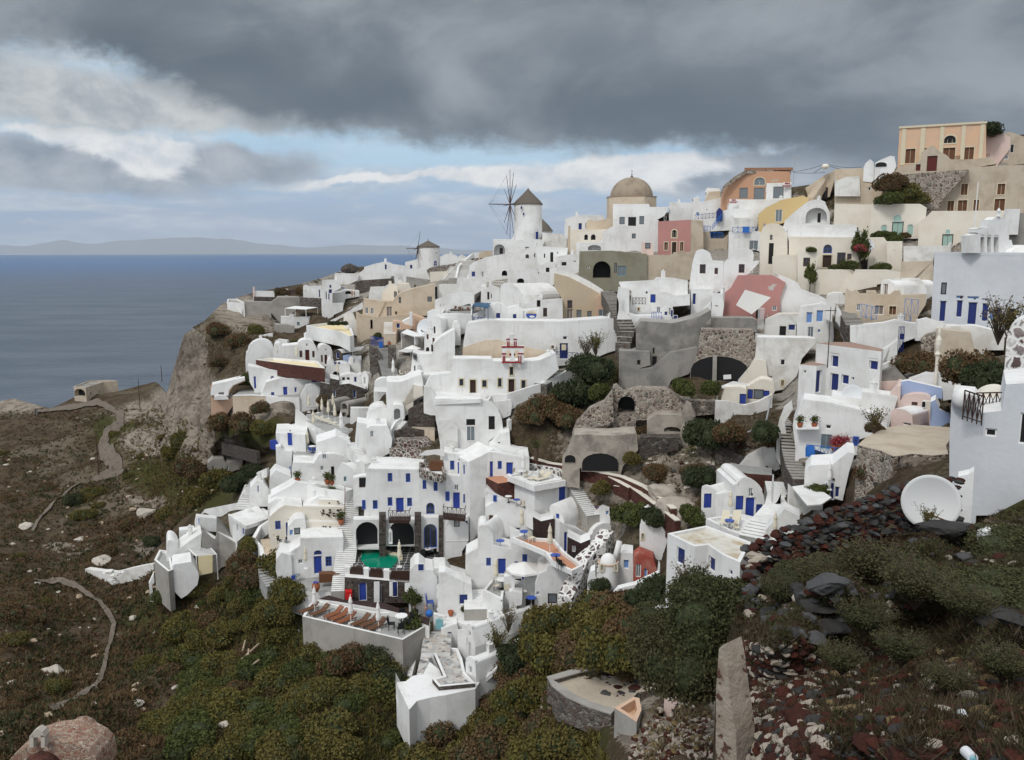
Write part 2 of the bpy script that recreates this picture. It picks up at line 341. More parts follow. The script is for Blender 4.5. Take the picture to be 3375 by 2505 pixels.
def arrW(u,v,Y):
 u=u*1.5162;v=v*1.5162;xc=(u-1687.5)/F;yc=(1252.5-v)/F;dy=CP+SP*yc;t=Y/dy
 return xc*t,Y+0*t,CH+(-SP+CP*yc)*t
def grid_mesh(name,X,Y,Z,mat,attrs=None,label=None,kind='structure',smooth=True):
 h,w=X.shape;vs=np.stack([X.ravel(),Y.ravel(),Z.ravel()],1);i=np.arange(h*w).reshape(h,w)
 fs=np.stack([i[:-1,:-1],i[:-1,1:],i[1:,1:],i[1:,:-1]],-1).reshape(-1,4)
 me=bpy.data.meshes.new(name);me.vertices.add(len(vs));me.vertices.foreach_set('co',vs.ravel())
 me.loops.add(fs.size);me.loops.foreach_set('vertex_index',fs.ravel());me.polygons.add(len(fs))
 me.polygons.foreach_set('loop_start',np.arange(0,fs.size,4));me.update(calc_edges=True)
 me.polygons.foreach_set('use_smooth',[smooth]*len(fs))
 for a,val in (attrs or {}).items():
  at=me.attributes.new(a, 'FLOAT', 'POINT');at.data.foreach_set('value',val.ravel().astype(np.float32))
 me.materials.append(MATS[mat]);o=bpy.data.objects.new(name,me);COL.objects.link(o);return tag(o,label,kind=kind)
def ground_mat(name,base,base2,rockc,rockc2,bump=1.0):
 m,k,b=newmat(name,.95,.1);p=gpos(k)
 at=lambda a:k('ShaderNodeAttribute',attribute_name=a).outputs['Fac']
 n=k.noise(p,.22,6,.65);n2=k.noise(p,1.6,6,.7);n3=k.noise(p,7,4,.7)
 nb=k.noise(p,.055,5,.6,.4)
 c=k.mix(k.ss(n,.4,.62),base,base2)
 c=k.mix(k.m('MULTIPLY',k.ss(nb,.45,.6),.6),c,(.062,.058,.03));c=k.mix(k.m('MULTIPLY',k.ss(k.m('ADD',nb,k.m('MULTIPLY',n2,.4)),.72,.82),.75 if name[0]=='h' else .2),c,(.20,.165,.12))
 c=k.mix(k.m('MULTIPLY',k.ss(n2,.45,.65),.6),c,(.13,.10,.065))
 c=k.mix(k.m('MULTIPLY',k.ss(n3,.58,.7),.5),c,(.26,.22,.17))
 green=k.ss(k.m('ADD',at('green'),k.m('MULTIPLY',k.m('SUBTRACT',n2,.5),1.2)),.35,.65)
 c=k.mix(green,c,k.mix(n3,(.045,.05,.015),(.09,.085,.03)))
 rk=k.ss(k.m('ADD',at('rock'),k.m('MULTIPLY',k.m('SUBTRACT',n2,.5),1.5)),.3,.52)
 v=k('ShaderNodeVectorMath',{0:p,1:(.5,.5,2.0)},operation='MULTIPLY').outputs[0]
 n4=k.noise(v,.8,6,.7)
 rc=k.mix(k.ss(n4,.38,.66),rockc,rockc2)
 rc=k.mix(k.ss(n3,.6,.7),rc,(.09,.07,.06));rc=k.mix(k.m('MULTIPLY',k.ss(k.noise(p,.35,5,.7),.5,.62),.6),rc,(.12,.095,.07))
 c=k.mix(rk,c,rc)
 vl=k.ss(k.m('ADD',at('village'),k.m('MULTIPLY',k.m('SUBTRACT',n,.5),1.6)),.55,.7)
 c=k.mix(vl,c,k.mix(k.ss(n2,.35,.65),(.24,.21,.175),(.46,.43,.38)))
 k.l.new(c,b.inputs['Base Color'])
 bp=k('ShaderNodeBump',{'Strength':bump, 'Distance':.5, 'Height':k.m('ADD',n2,k.m('MULTIPLY',n3,.35))})
 k.l.new(bp.outputs[0],b.inputs['Normal']);return m
ground_mat('hill_ground',(.055,.037,.022),(.115,.085,.056),(.36,.31,.25),(.22,.185,.15))
ground_mat('near_ground',(.030,.015,.010),(.052,.026,.017),(.22,.17,.13),(.10,.04,.028))
def blob(U,V,lst):
 r=np.zeros_like(U)
 for (u,v,ru,rv) in lst:r=np.maximum(r,np.clip(1.3-np.hypot((U-u)/ru,(V-v)/rv),0,1))
 return r
ROCK=[(410,800,50,100),(400,870,80,40),(520,670,70,35),(590,690,80,25),(40,865,75,40),(360,900,120,35),(400,930,60,60),(440,960,30,70),(340,960,90,25),(500,960,40,30),(330,1080,60,12),(150,1180,60,15),(560,880,100,28),(320,1180,35,16),(430,850,60,50),
(1350,950,150,100),(1400,1020,140,80),(1300,1040,120,60),(1450,1100,70,60),(1330,870,60,40),(1500,1040,60,40),(1480,1580,110,60),(1540,1500,60,70),(1330,1500,110,50),(1390,1570,60,50),(1560,990,50,60),(1650,1000,60,60),(1960,960,120,60),(480,1540,20,30),(470,1420,40,14),(560,700,60,40)]
VILL=[(1000,760,330,170),(1300,560,300,110),(1700,560,330,180),(2050,480,300,260),(900,1130,330,130),(1180,1150,200,130),(700,1100,160,140),(760,620,130,50),(1850,830,280,100),(700,820,170,60),(1600,700,160,80),(1000,620,200,80),(1820,960,150,90),(1600,1150,120,60)]
GREEN=[(450,1350,220,120),(620,1280,100,110),(480,1180,90,40),(700,1520,200,140),(1200,1450,220,130),(600,1600,300,80),(900,1620,200,60),(1150,1600,220,80),(420,1050,110,90),(1250,830,120,90),(1400,850,60,20),(540,930,90,40),(1500,960,80,70),(250,940,60,40),(330,1030,80,40),(1450,1330,90,60)]
HOLES=[]
def push_back(U,V,Y):
 need=np.zeros_like(Y);u=U*1.5162;v=V*1.5162;xc=(u-1687.5)/F;yc=(1252.5-v)/F;dx,dy,dz=xc,CP+SP*yc,-SP+CP*yc
 for poly,kind,par in HOLES:
  a=np.array(poly);x0,y0=a.min(0)-4;x1,y1=a.max(0)+4
  m=(u>x0) & (u<x1) & (v>y0) & (v<y1)
  if not m.any():continue
  idx=np.nonzero(m);uu,vv=u[idx],v[idx];c=np.zeros(len(uu),bool);j=len(a)-1
  for i in range(len(a)):
   p,q=a[i],a[j];t=(p[1]>vv)!=(q[1]>vv);c ^=t & (uu<(q[0]-p[0])*(vv-p[1])/((q[1]-p[1]) or 1e-9)+p[0]);j=i
  X_,Y_,Z_=dx[idx],dy[idx],dz[idx]
  if kind=='v':O,n=par;t=(O[0]*n[0]+O[1]*n[1])/(X_*n[0]+Y_*n[1]+1e-9)
  else:t=(par-CH)/np.where(np.abs(Z_)<1e-3,1e-3,Z_)
  yy=t*Y_+(1.0 if kind=='v' else .5);ok=c & (yy>0) & (yy<320);w=np.where(ok,np.minimum(yy-Y[idx],22),0);need[idx]=np.maximum(need[idx],w)
 for _ in range(7):
  g=need.copy()
  for ax in (0,1):
   for sh in (1,-1):g=np.maximum(g,np.roll(need,sh,ax)*.8)
  need=g
 return Y+need
def build_terrain():
 us=np.arange(-400,2640,6.4);top=np.interp(us,[a for a,b in SKY],[b for a,b in SKY])
 s=np.linspace(0,1,230);U=np.repeat(us[None],len(s),0);V=top[None]*(1-s[:,None])+1800*s[:,None]
 Y=gdD(U,V)
 Y=push_back(U,V,Y)
 X,Yw,Z=arrW(U,V,Y)
 at={'rock':blob(U,V,ROCK), 'village':blob(U,V,VILL), 'green':blob(U,V,GREEN)}
 at['village'] *=(1-np.clip(blob(U,V,ROCK[15:22])*2,0,1))
 wild=1-np.clip(at['village']*1.6,0,1)
 fade=np.clip(s[:,None]*14,0,1)
 nz=(fbm(X/9,Yw/9,5)*1.5+np.clip((950-U)/300,0,1)*np.abs(fbm(X/16+5,Yw/26,3))*4.5-np.clip((950-U)/300,0,1)*1.2+fbm(X/2.2+40,Yw/2.2,3)*.5)*wild*fade
 Z=Z-.35*fade+nz
 st=np.clip((at['rock']-.3)*2,0,1)*wild*fade
 Z=Z+st*fbm(X/4+9,Z/1.2,4)*.9;X=X+st*(fbm(Z/1.5,Yw/5,4)*1.6+fbm(Z/5,Yw/9+3,3)*3.0)
 global TG_
 TG_=(us,top,len(s),X.copy(),Yw.copy(),Z.copy())
 rows=[]
 for dy,dz in ((400,-200),(260,-140),(150,-95),(80,-50),(30,-18),(8,-4)):
  f=np.interp(us,[-400,350,420,600,1200,1500,2440],[.8,.8,1,.9,.6,.35,.3])
  rows.append((X[0]*(1+dy/Y[0]*.5),Yw[0]+dy,np.maximum(Z[0]+dz*f,-12)))
 low=[]
 for dz in (-6,-30,-140):low.append((X[-1],Yw[-1]+(-2 if dz>-20 else 4),np.maximum(Z[-1]+dz,-11)))
 X=np.vstack([r[0] for r in rows]+[X]+[r[0] for r in low]);Yw=np.vstack([r[1] for r in rows]+[Yw]+[r[1] for r in low]);Z=np.vstack([r[2] for r in rows]+[Z]+[r[2] for r in low])
 for a in at:
  at[a]=np.vstack([np.repeat(at[a][:1],len(rows),0),at[a],np.repeat(at[a][-1:],len(low),0)])
 X=np.hstack([X[:,:1]-160,X[:,:1]-60,X]);Yw=np.hstack([Yw[:,:1]]*2+[Yw]);Z=np.hstack([np.full_like(Z[:,:1],-12),Z[:,:1]*.5,Z])
 for a in at:at[a]=np.hstack([at[a][:,:1]]*2+[at[a]])
 grid_mesh('hillside',X,Yw,Z, 'hill_ground',at)
CREST=[(1556,1520),(1566,1440),(1590,1360),(1620,1295),(1700,1250),(1800,1212),(1900,1182),(1960,1165),(2030,1158),(2100,1150),(2226,1085),(2450,1050)]
def lookup(G,u,v,vb):
 us,top,n,X,Y,Z=G;u /=1.5162;v /=1.5162;i=min(max((u-us[0])/(us[1]-us[0]),0),len(us)-1.001);i0=int(i);f=i-i0
 tp=np.interp(u,us,top);j=min(max((v-tp)/(vb-tp),0),.9999)*(n-1);j0=int(j);g=j-j0
 return tuple(float((A[j0,i0]*(1-f)+A[j0,i0+1]*f)*(1-g)+(A[j0+1,i0]*(1-f)+A[j0+1,i0+1]*f)*g) for A in (X,Y,Z))
def TERR(u,v):return lookup(TG_,u,v,1800)
def NEARP(u,v):return lookup(NG_,u,v,1850)
_n=np.array(NP,float)
def nearD(u,v):
 u=np.atleast_1d(np.asarray(u,float));v=np.atleast_1d(np.asarray(v,float))
 d=(u[...,None]-_n[:,0])**2+((v[...,None]-_n[:,1])*1.2)**2+400;w=1/d**1.6
 return np.exp((w*np.log(_n[:,2])).sum(-1)/w.sum(-1))
def build_near():
 us=np.arange(1556,2440,5.0);top=np.interp(us,[a for a,b in CREST],[b for a,b in CREST])
 s=np.linspace(0,1,150);U=np.repeat(us[None],len(s),0);V=top[None]*(1-s[:,None])+1850*s[:,None]
 Y=nearD(U,V);X,Yw,Z=arrW(U,V,Y)
 Z=Z+fbm(X/1.6,Yw/1.6,5)*.35*np.clip(s[:,None]*8,0,1)
 rk=blob(U,V,[(1680,1560,90,110),(1640,1430,70,60),(1700,1620,80,60),(2120,1150,70,30),(1720,1240,60,30),(2050,1620,120,60)])
 at={'rock':rk, 'green':blob(U,V,[(1900,1250,200,60),(2180,1080,80,80)])*.9, 'village':rk*0}
 global NG_
 NG_=(us,top,len(s),X.copy(),Yw.copy(),Z.copy())
 for q in (2,8):
  X=np.vstack([X[:1]+.3,X]);Yw=np.vstack([Yw[:1]+.6,Yw]);Z=np.vstack([Z[:1]-q,Z])
  for a in at:at[a]=np.vstack([at[a][:1],at[a]])
 X=np.hstack([X[:,:1],X]);Yw=np.hstack([Yw[:,:1]+.3,Yw]);Z=np.hstack([Z[:,:1]-6,Z])
 for a in at:at[a]=np.hstack([at[a][:,:1],at[a]])
 grid_mesh('near_slope',X,Yw,Z, 'near_ground',at)
# sea and far island
def build_sea():
 m,k,b=newmat('sea_water',.22,.5);p=gpos(k)
 d=k('ShaderNodeVectorMath',{0:p},operation='LENGTH').outputs['Value']
 v=k('ShaderNodeVectorMath',{0:p,1:(.35,1,1)},operation='MULTIPLY').outputs[0]
 n=k.noise(v,.12,5,.6);n2=k.noise(v,.012,5,.6);n3=k.noise(v,.0012,4,.6)
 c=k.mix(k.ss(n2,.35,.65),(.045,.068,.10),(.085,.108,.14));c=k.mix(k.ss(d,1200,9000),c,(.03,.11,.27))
 k.l.new(c,b.inputs['Base Color'])
 bp=k('ShaderNodeBump',{'Strength':1.0, 'Distance':3.2, 'Height':k.m('ADD',n,k.m('MULTIPLY',n2,2.0))})
 k.l.new(bp.outputs[0],b.inputs['Normal']);b.inputs['Roughness'].default_value=.35
 mb=MB();n=96;rs=[50,300,1000,4000,12000,40000];vs=[(0,0,0)];fs=[]
 for r in rs:vs+=[(r*math.cos(2*math.pi*i/n),r*math.sin(2*math.pi*i/n),0) for i in range(n)]
 fs+=[(0,1+i,1+(i+1) % n) for i in range(n)]
 for j in range(len(rs)-1):fs+=[(1+j*n+i,1+(j+1)*n+i,1+(j+1)*n+(i+1) % n,1+j*n+(i+1) % n) for i in range(n)]
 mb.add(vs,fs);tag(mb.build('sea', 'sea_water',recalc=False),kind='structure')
 flatm('island_rock_hazed',(.30,.29,.26),.9,.3,.1,.0004)  # rock colour paled to carry part of the distance haze
 us=np.linspace(-400,1180,160)
 h=np.interp(us,[-400,-100,0,60,150,215,270,330,420,520,600,700,780,900,1000,1080,1180],[20,24,22,20,34,26,34,40,42,34,24,20,22,16,10,5,0])
 h=h+fbm(us/60,us*0+3,4)*7;D=62000.0
 X=np.zeros((4,len(us)));Y=X.copy();Z=X.copy()
 for j,(dy,f) in enumerate(((-900,0),(0,1),(2500,.7),(5000,0))):
  d=[ray(q*1.5162,830) for q in us]
  X[j]=[q.x/q.y*D for q in d];Y[j]=D+dy;Z[j]=np.where(f>0,np.maximum(h,0)*f/1814*D*.85-60,-60)
 grid_mesh('far_island',X,Y,Z, 'island_rock_hazed')
build_sea()
# builders that turn traced outlines into real solids
FX=FY=0.0;FS=2.754
def fr(x,y,s=2.754):
 global FX,FY,FS
 FX,FY,FS=x,y,s
def px(x,y):return FX+x/FS,FY+y/FS
def arc(x0,y0,x1,y1,h,n=10):
 r=[]
 for i in range(n+1):
  t=i/n;x=(x0+x1)/2-(x1-x0)/2*math.cos(math.pi*t)
  r.append((x,y0+(y1-y0)*(x-x0)/(x1-x0)-h*math.sin(math.pi*t)))
 return r
class Pl:
 def __init__(s,O,d):
  s.O=Vector(O);s.d=Vector((d[0],d[1],0)).normalized();s.n=Vector((-s.d.y,s.d.x,0))
  if s.n.dot(s.O-CAM)>0:s.n=-s.n
 def hit(s,x,y):
  r=ray(*px(x,y));q=r.dot(s.n)
  if abs(q)<.02:q=math.copysign(.02,q)
  return CAM+r*((s.O-CAM).dot(s.n)/q)
KIND={
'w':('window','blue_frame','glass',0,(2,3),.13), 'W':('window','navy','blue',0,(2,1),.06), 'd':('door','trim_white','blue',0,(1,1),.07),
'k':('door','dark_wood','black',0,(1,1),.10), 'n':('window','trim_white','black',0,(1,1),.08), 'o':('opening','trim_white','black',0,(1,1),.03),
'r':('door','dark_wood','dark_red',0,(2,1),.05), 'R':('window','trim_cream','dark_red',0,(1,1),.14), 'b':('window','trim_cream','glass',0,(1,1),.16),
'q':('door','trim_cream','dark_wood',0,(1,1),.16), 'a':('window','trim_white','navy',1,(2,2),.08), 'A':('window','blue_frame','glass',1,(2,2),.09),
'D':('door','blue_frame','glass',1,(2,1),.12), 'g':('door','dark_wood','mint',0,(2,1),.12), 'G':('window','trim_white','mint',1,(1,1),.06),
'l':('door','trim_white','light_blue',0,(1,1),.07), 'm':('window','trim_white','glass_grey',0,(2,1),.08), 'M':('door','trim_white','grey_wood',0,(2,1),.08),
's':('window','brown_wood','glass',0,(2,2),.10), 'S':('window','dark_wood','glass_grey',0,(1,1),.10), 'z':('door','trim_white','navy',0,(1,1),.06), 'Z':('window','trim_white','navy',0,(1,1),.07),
'e':('window','trim_cream','glass_grey',1,(2,1),.14), 'h':('window','grey_wood','black',0,(1,1),.05), 'c':('niche','cave_rock','black',1,(1,1),.05), 'B':('niche','trim_white','black',1,(1,1),.05), 'p':('door','trim_cream','brown_wood',0,(2,1),.14),  # black behind niches and open windows stands in for unlit depth
't':('window','aqua','glass_grey',0,(2,1),.06), 'y':('niche','trim_white','white',1,(1,1),.05), 'v':('window','grey_wood','glass_grey',0,(2,1),.1), 'f':('window','trim_cream','black',1,(3,1),.22)}
from mathutils.geometry import tessellate_polygon
def geo(kind,x0,y0,x1,y1,pl):
 nm,fm,pm,arched,_,fw=KIND[kind];a=pl.hit(x0,y0);c=pl.hit(x1,y1)
 s0,s1=sorted(((a-pl.O).dot(pl.d),(c-pl.O).dot(pl.d)));z0,z1=sorted((a.z,c.z));w,h=max(.25,s1-s0),max(.25,z1-z0);fw=min(fw,w*.28,h*.28)
 i=fw if fm=='trim_cream' else 0
 if not arched:q=[(s0+i,z0+i),(s1-i,z0+i),(s1-i,z1-i),(s0+i,z1-i)]
 else:
  r=w/2-i;hh=min(w/2,h*.55);m=(s0+s1)/2;q=[(s0+i,z0+i),(s1-i,z0+i)]+[(m+r*math.cos(t),z1-hh+(hh-i)*math.sin(t)) for t in [math.pi*j/8 for j in range(9)]]
 return [pl.O+pl.d*s+Vector((0,0,z-pl.O.z)) for s,z in q]
def pip(p,P):
 c=False;j=len(P)-1
 for i in range(len(P)):
  a,b=P[i],P[j]
  if (a[1]>p[1])!=(b[1]>p[1]) and p[0]<(b[0]-a[0])*(p[1]-a[1])/((b[1]-a[1]) or 1e-9)+a[0]:c=not c
  j=i
 return c
def cut(wall,poly,pl,ops,deep):
 f=lambda q:((q-pl.O).dot(pl.d),q.z);P2=[f(q) for q in poly];holes=[];rec={};bbs=[]
 for k,o in enumerate(ops):
  if pl.hit(o[1],o[2]) is None:continue
  h=geo(*o[:5],pl);h2=[f(q) for q in h]
  cx=sum(q[0] for q in h2)/len(h2);cy=sum(q[1] for q in h2)/len(h2)
  if max(abs(q[0]-cx) for q in h2)>9 or not all(pip((q[0]+(q[0]-cx)*.04,q[1]+(q[1]-cy)*.04),P2) for q in h2):continue
  if any(math.hypot(q[0]-p[0],q[1]-p[1])<.03 for q in h2 for p in P2):continue
  bb=(min(q[0] for q in h2)-.02,max(q[0] for q in h2)+.02,min(q[1] for q in h2)-.02,max(q[1] for q in h2)+.02)
  if any(bb[0]<e[1] and bb[1]>e[0] and bb[2]<e[3] and bb[3]>e[2] for e in bbs):continue
  bbs.append(bb);r=min({'y':1.7, 'B':1.6, 'c':2.6}.get(o[0],.16 if KIND[o[0]][0]=='window' else .24),deep*.8);holes.append((h,r));rec[k]=r
 if not holes:wall.add(poly,[tuple(range(len(poly)))]);return rec
 loops=[poly]+[h for h,r in holes];flat=[q for l in loops for q in l];wall.add(flat,[tuple(t) for t in tessellate_polygon(loops)])
 for h,r in holes:
  b=-pl.n*r;n=len(h);wall.add(list(h)+[q+b for q in h],[(i,(i+1) % n,(i+1) % n+n,i+n) for i in range(n)])
 return rec
def opening(kind,x0,y0,x1,y1,pl,par,label=None,rec=0):
 nm,fm,pm,arched,(nc,nr),fw=KIND[kind]
 if rec and fm!='trim_cream':pl=Pl(pl.O-pl.n*rec,pl.d);off=pl.n*rec
 else:off=None
 p0=Pl(pl.O+off,pl.d) if off else pl
 a=p0.hit(x0,y0);c=p0.hit(x1,y1)
 s0,s1=sorted(((a-p0.O).dot(pl.d),(c-p0.O).dot(pl.d)));z0,z1=sorted((a.z,c.z))
 w,h=max(.25,s1-s0),max(.25,z1-z0);n=pl.n;pr=-rec if rec and not off else 0
 if (a-c).length>12:return None
 pt=lambda s,z,o=0:pl.O+pl.d*s+n*o+Vector((0,0,z-pl.O.z))
 fw=min(fw,w*.28,h*.28)
 def outline(i):
  if not arched:return [(s0+i,z0+i),(s1-i,z0+i),(s1-i,z1-i),(s0+i,z1-i)]
  r=(w/2-i);hh=min(w/2,h*.55);zb=z1-hh;m=(s0+s1)/2
  return [(s0+i,z0+i),(s1-i,z0+i)]+[(m+r*math.cos(t),zb+(hh-i)*math.sin(t)) for t in [math.pi*j/8 for j in range(9)]]
 O=outline(0);I=outline(fw);N=len(O);f=MB()
 vs=[pt(*q,.07) for q in O]+[pt(*q,.07) for q in I]+[pt(*q,-.05) for q in O]+[pt(*q,-.02) for q in I]
 fs=[]
 for i in range(N):
  j=(i+1) % N;fs+=[(i,j,j+N,i+N),(i,i+2*N,j+2*N,j),(i+N,j+N,j+3*N,i+3*N)]
 f.add(vs,fs)
 mw=.045
 if nm=='window' or nm=='door':
  for q in range(1,nc):
   s=s0+w*q/nc;f.box(pt(s-mw/2,z0+fw,.018+pr),pl.d*mw,(0,0,h-2*fw-(w*.3 if arched else 0)),n*.03)
  for q in range(1,nr):
   z=z0+h*q/nr;f.box(pt(s0+fw,z-mw/2,.018+pr),pl.d*(w-2*fw),(0,0,mw),n*.03)
 fo=f.build(nm,fm,par)
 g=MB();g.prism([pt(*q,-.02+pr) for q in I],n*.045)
 g.build('pane' if nm=='window' else 'leaf' if nm=='door' else 'niche_panel',pm,fo,par['_b'])
 if label:fo['label']=label
 if kind in 'dzD' and nm=='door' and h>1.3:
  q=pt((s0+s1)/2+w*.15,z1+.28,.05);m=MB();m.lathe(q+n*.08,[(0,-.1),(.1,-.06),(.11,.05),(0,.13)],8);m.box(q-n*.06,n*.14,pl.d*.05,(0,0,.05));m.build('lamp', 'dark_wood',par)
 return fo
def finish(par,parts):
 for nm,(mb,mat,sm) in parts.items():
  if mb.v:mb.build(nm,mat,par)
ALLB=[]
def hs(name,label,out,back,mat='white',roof=None,yaw=0,lev=None,base=None,Y=None,dY=0,ops=(),drop=2.5,cat='house',group=None,lops=(),rops=(),par=None):
 """a solid whose facade outline is `out` (bottom-left first, bottom-right last), pushed back horizontally"""
 bx,by=base or ((out[0][0]+out[-1][0])/2,max(out[0][1],out[-1][1]))
 Y=(Y or gd(*px(bx,by)))+dY;O=W(*px(bx,by),Y);yw=R(yaw)-math.atan2(O.x,O.y)
 for _ in range(5 if lev else 1):
  pl=Pl(O,(math.cos(yw),math.sin(yw)))
  if lev:
   a=pl.hit(lev[0],lev[1]);b=onz(*px(lev[2],lev[3]),a.z);yw=math.atan2(b.y-a.y,b.x-a.x)
   yw=max(-1.2,min(1.2,yw))
 pl=Pl(O,(math.cos(yw),math.sin(yw)))
 Pn=[pl.hit(*q) for q in out]
 if isinstance(back,(tuple,list)):
  i,x,y=back;q=onz(*px(x,y),Pn[i].z);vec=q-Pn[i];vec.z=0
  if vec.length>40 or vec.dot(pl.n)>0:vec=-pl.n*6
 else:vec=-pl.n*back
 HOLES.append(([px(*q) for q in out], 'v',(tuple(pl.O),tuple(pl.n))))
 cb=(Pn[0]+Pn[-1])/2;rt=root(name,label,cat,cb+vec*.3,group)
 poly=[Pn[0]-Vector((0,0,drop))]+Pn+[Pn[-1]-Vector((0,0,drop))]
 wall=MB();rf=MB();N=len(poly)
 rec=cut(wall,poly,pl,ops,vec.length);wall.add([q+vec for q in poly],[tuple(range(N))])
 for i in range(N):
  j=(i+1) % N;a,b=poly[i],poly[j];nn=(b-a).cross(vec)
  up=nn.length>1e-6 and abs(nn.z)/nn.length>.4 and i not in (N-1,)
  (rf if up else wall).add([a,b,b+vec,a+vec],[(0,1,2,3)])
 if drop and mat[:5] in ('white', 'cream', 'beige') and (Pn[0]-Pn[-1]).length>1.6 and not isinstance(vec,float):
  lip=MB();t=vec.normalized()*.24;up=Vector((0,0,.2));w=Vector((0,0,.1))
  for i in range(len(Pn)-1):
   a,b=Pn[i],Pn[i+1];ds=math.hypot(b.x-a.x,b.y-a.y)
   if abs(b.z-a.z)<ds*1.6 and (a.z+b.z)/2>(Pn[0].z+Pn[-1].z)/2+.8:lip.add([a-w+pl.n*.02,b-w+pl.n*.02,b-w+t,a-w+t,a+up+pl.n*.02,b+up+pl.n*.02,b+up+t,a+up+t],[(0,1,2,3),(4,5,6,7),(0,1,5,4),(3,2,6,7),(0,3,7,4),(1,2,6,5)])
  if lip.v:lip.build('parapet',mat,rt)
 if drop and mat[:5]=='white' and roof is None and rnd.random()<.42 and vec.length>2.5:
  q=max(Pn,key=lambda z:z.z);q=q.lerp(Pn[len(Pn)//2],.4)+vec*rnd.uniform(.3,.7);h=rnd.uniform(.5,1.0);m=MB();m.cbox(q-Vector((0,0,1.2)),.5,.42,h+1.2,rnd.uniform(0,1));m.cbox(q+Vector((0,0,h)),.62,.54,.1);m.tube(q+Vector((0,0,h)),q+Vector((0,0,h+.3)),.13,.13,7);m.build('chimney',mat,rt)
 wall.build('wall',mat,rt,recalc=True)
 if rf.v:rf.build('roof',roof or ('white' if 'white' in mat else mat),rt,recalc=True)
 for k,o in enumerate(ops):opening(o[0],*o[1:5],pl,rt,None,rec.get(k,0))
 if lops:
  p2=Pl(Pn[0],vec)
  for o in lops:opening(o[0],*o[1:5],p2,rt)
 if rops:
  p2=Pl(Pn[-1],vec)
  for o in rops:opening(o[0],*o[1:5],p2,rt)
 rt['_z']=max(q.z for q in Pn);rt['_pl']=0;ALLB.append((rt,pl));return rt
def bk(name,label,top,base=None,mat='white',floor=None,Y=None,dY=0,h=None,drop=2.5,par=0,pth=.28,ops=(),cat='house',group=None,edgemat=None,z=None):
 """a solid under a level polygon; ops are (edge, kind, x0,y0,x1,y1)"""
 if z is not None:P0=onz(*px(*top[0]),z);zb=z-(h or 3)
 else:
  base=base or (top[0][0],top[0][1]+20)
  Y=(Y or gd(*px(*base)))+dY;P0=W(*px(*top[0]),Y);zb=W(*px(*base),Y).z if h is None else P0.z-h
 T=[P0]+[onz(*px(*q),P0.z) for q in top[1:]]
 HOLES.append(([px(*q) for q in top], 'h',P0.z-par))
 zb -=drop;c=sum(T,Vector())/len(T);rt=root(name,label,cat,(c.x,c.y,zb+drop),group)
 dn=Vector((0,0,zb-P0.z));N=len(T);wall=MB()
 recs={}
 for i in range(N):
  a,b=T[i],T[(i+1) % N];oi=[o for o in ops if o[0]==i]
  if oi:
   pe=Pl(a,b-a)
   for k,r in cut(wall,[a,b,b+dn,a+dn],pe,[o[1:6] for o in oi],2.0).items():recs[id(oi[k])]=r
  else:wall.add([a,b,b+dn,a+dn],[(0,1,2,3)])
 if par:
  cc=sum(T,Vector())/N;ins=[]
  for i in range(N):
   a,b,d=T[i-1],T[i],T[(i+1) % N]
   e1=(b-a).normalized();e2=(d-b).normalized();n1=Vector((-e1.y,e1.x,0));n2=Vector((-e2.y,e2.x,0))
   m=n1+n2
   if m.length<.2:m=n1
   m=m.normalized();k=min(2.5,1/max(.4,m.dot(n1)));q1=b+m*pth*k;ins.append((b,m*pth*k))
  area=sum(T[i].x*T[(i+1) % N].y-T[(i+1) % N].x*T[i].y for i in range(N));sg=1 if area>0 else -1
  I=[b+m*sg for b,m in ins];p=Vector((0,0,-par))
  rim=MB()
  for i in range(N):
   j=(i+1) % N;rim.add([T[i],T[j],I[j],I[i]],[(0,1,2,3)]);rim.add([I[i],I[j],I[j]+p,I[i]+p],[(0,1,2,3)])
  rim.build('parapet',edgemat or ('white' if 'white' in mat else mat),rt)
  fl=MB();fl.add([q+p for q in I],[tuple(range(N))]);fl.build('roof',floor or 'white',rt)
 else:
  fl=MB();fl.add(T,[tuple(range(N))]);fl.build('roof',floor or ('white' if 'white' in mat else mat),rt)
 wall.build('wall',mat,rt)
 for o in ops:
  a,b=T[o[0]],T[(o[0]+1) % N];opening(o[1],*o[2:6],Pl(a,b-a),rt,None,recs.get(id(o),0))
 rt['_z']=P0.z-par;return rt
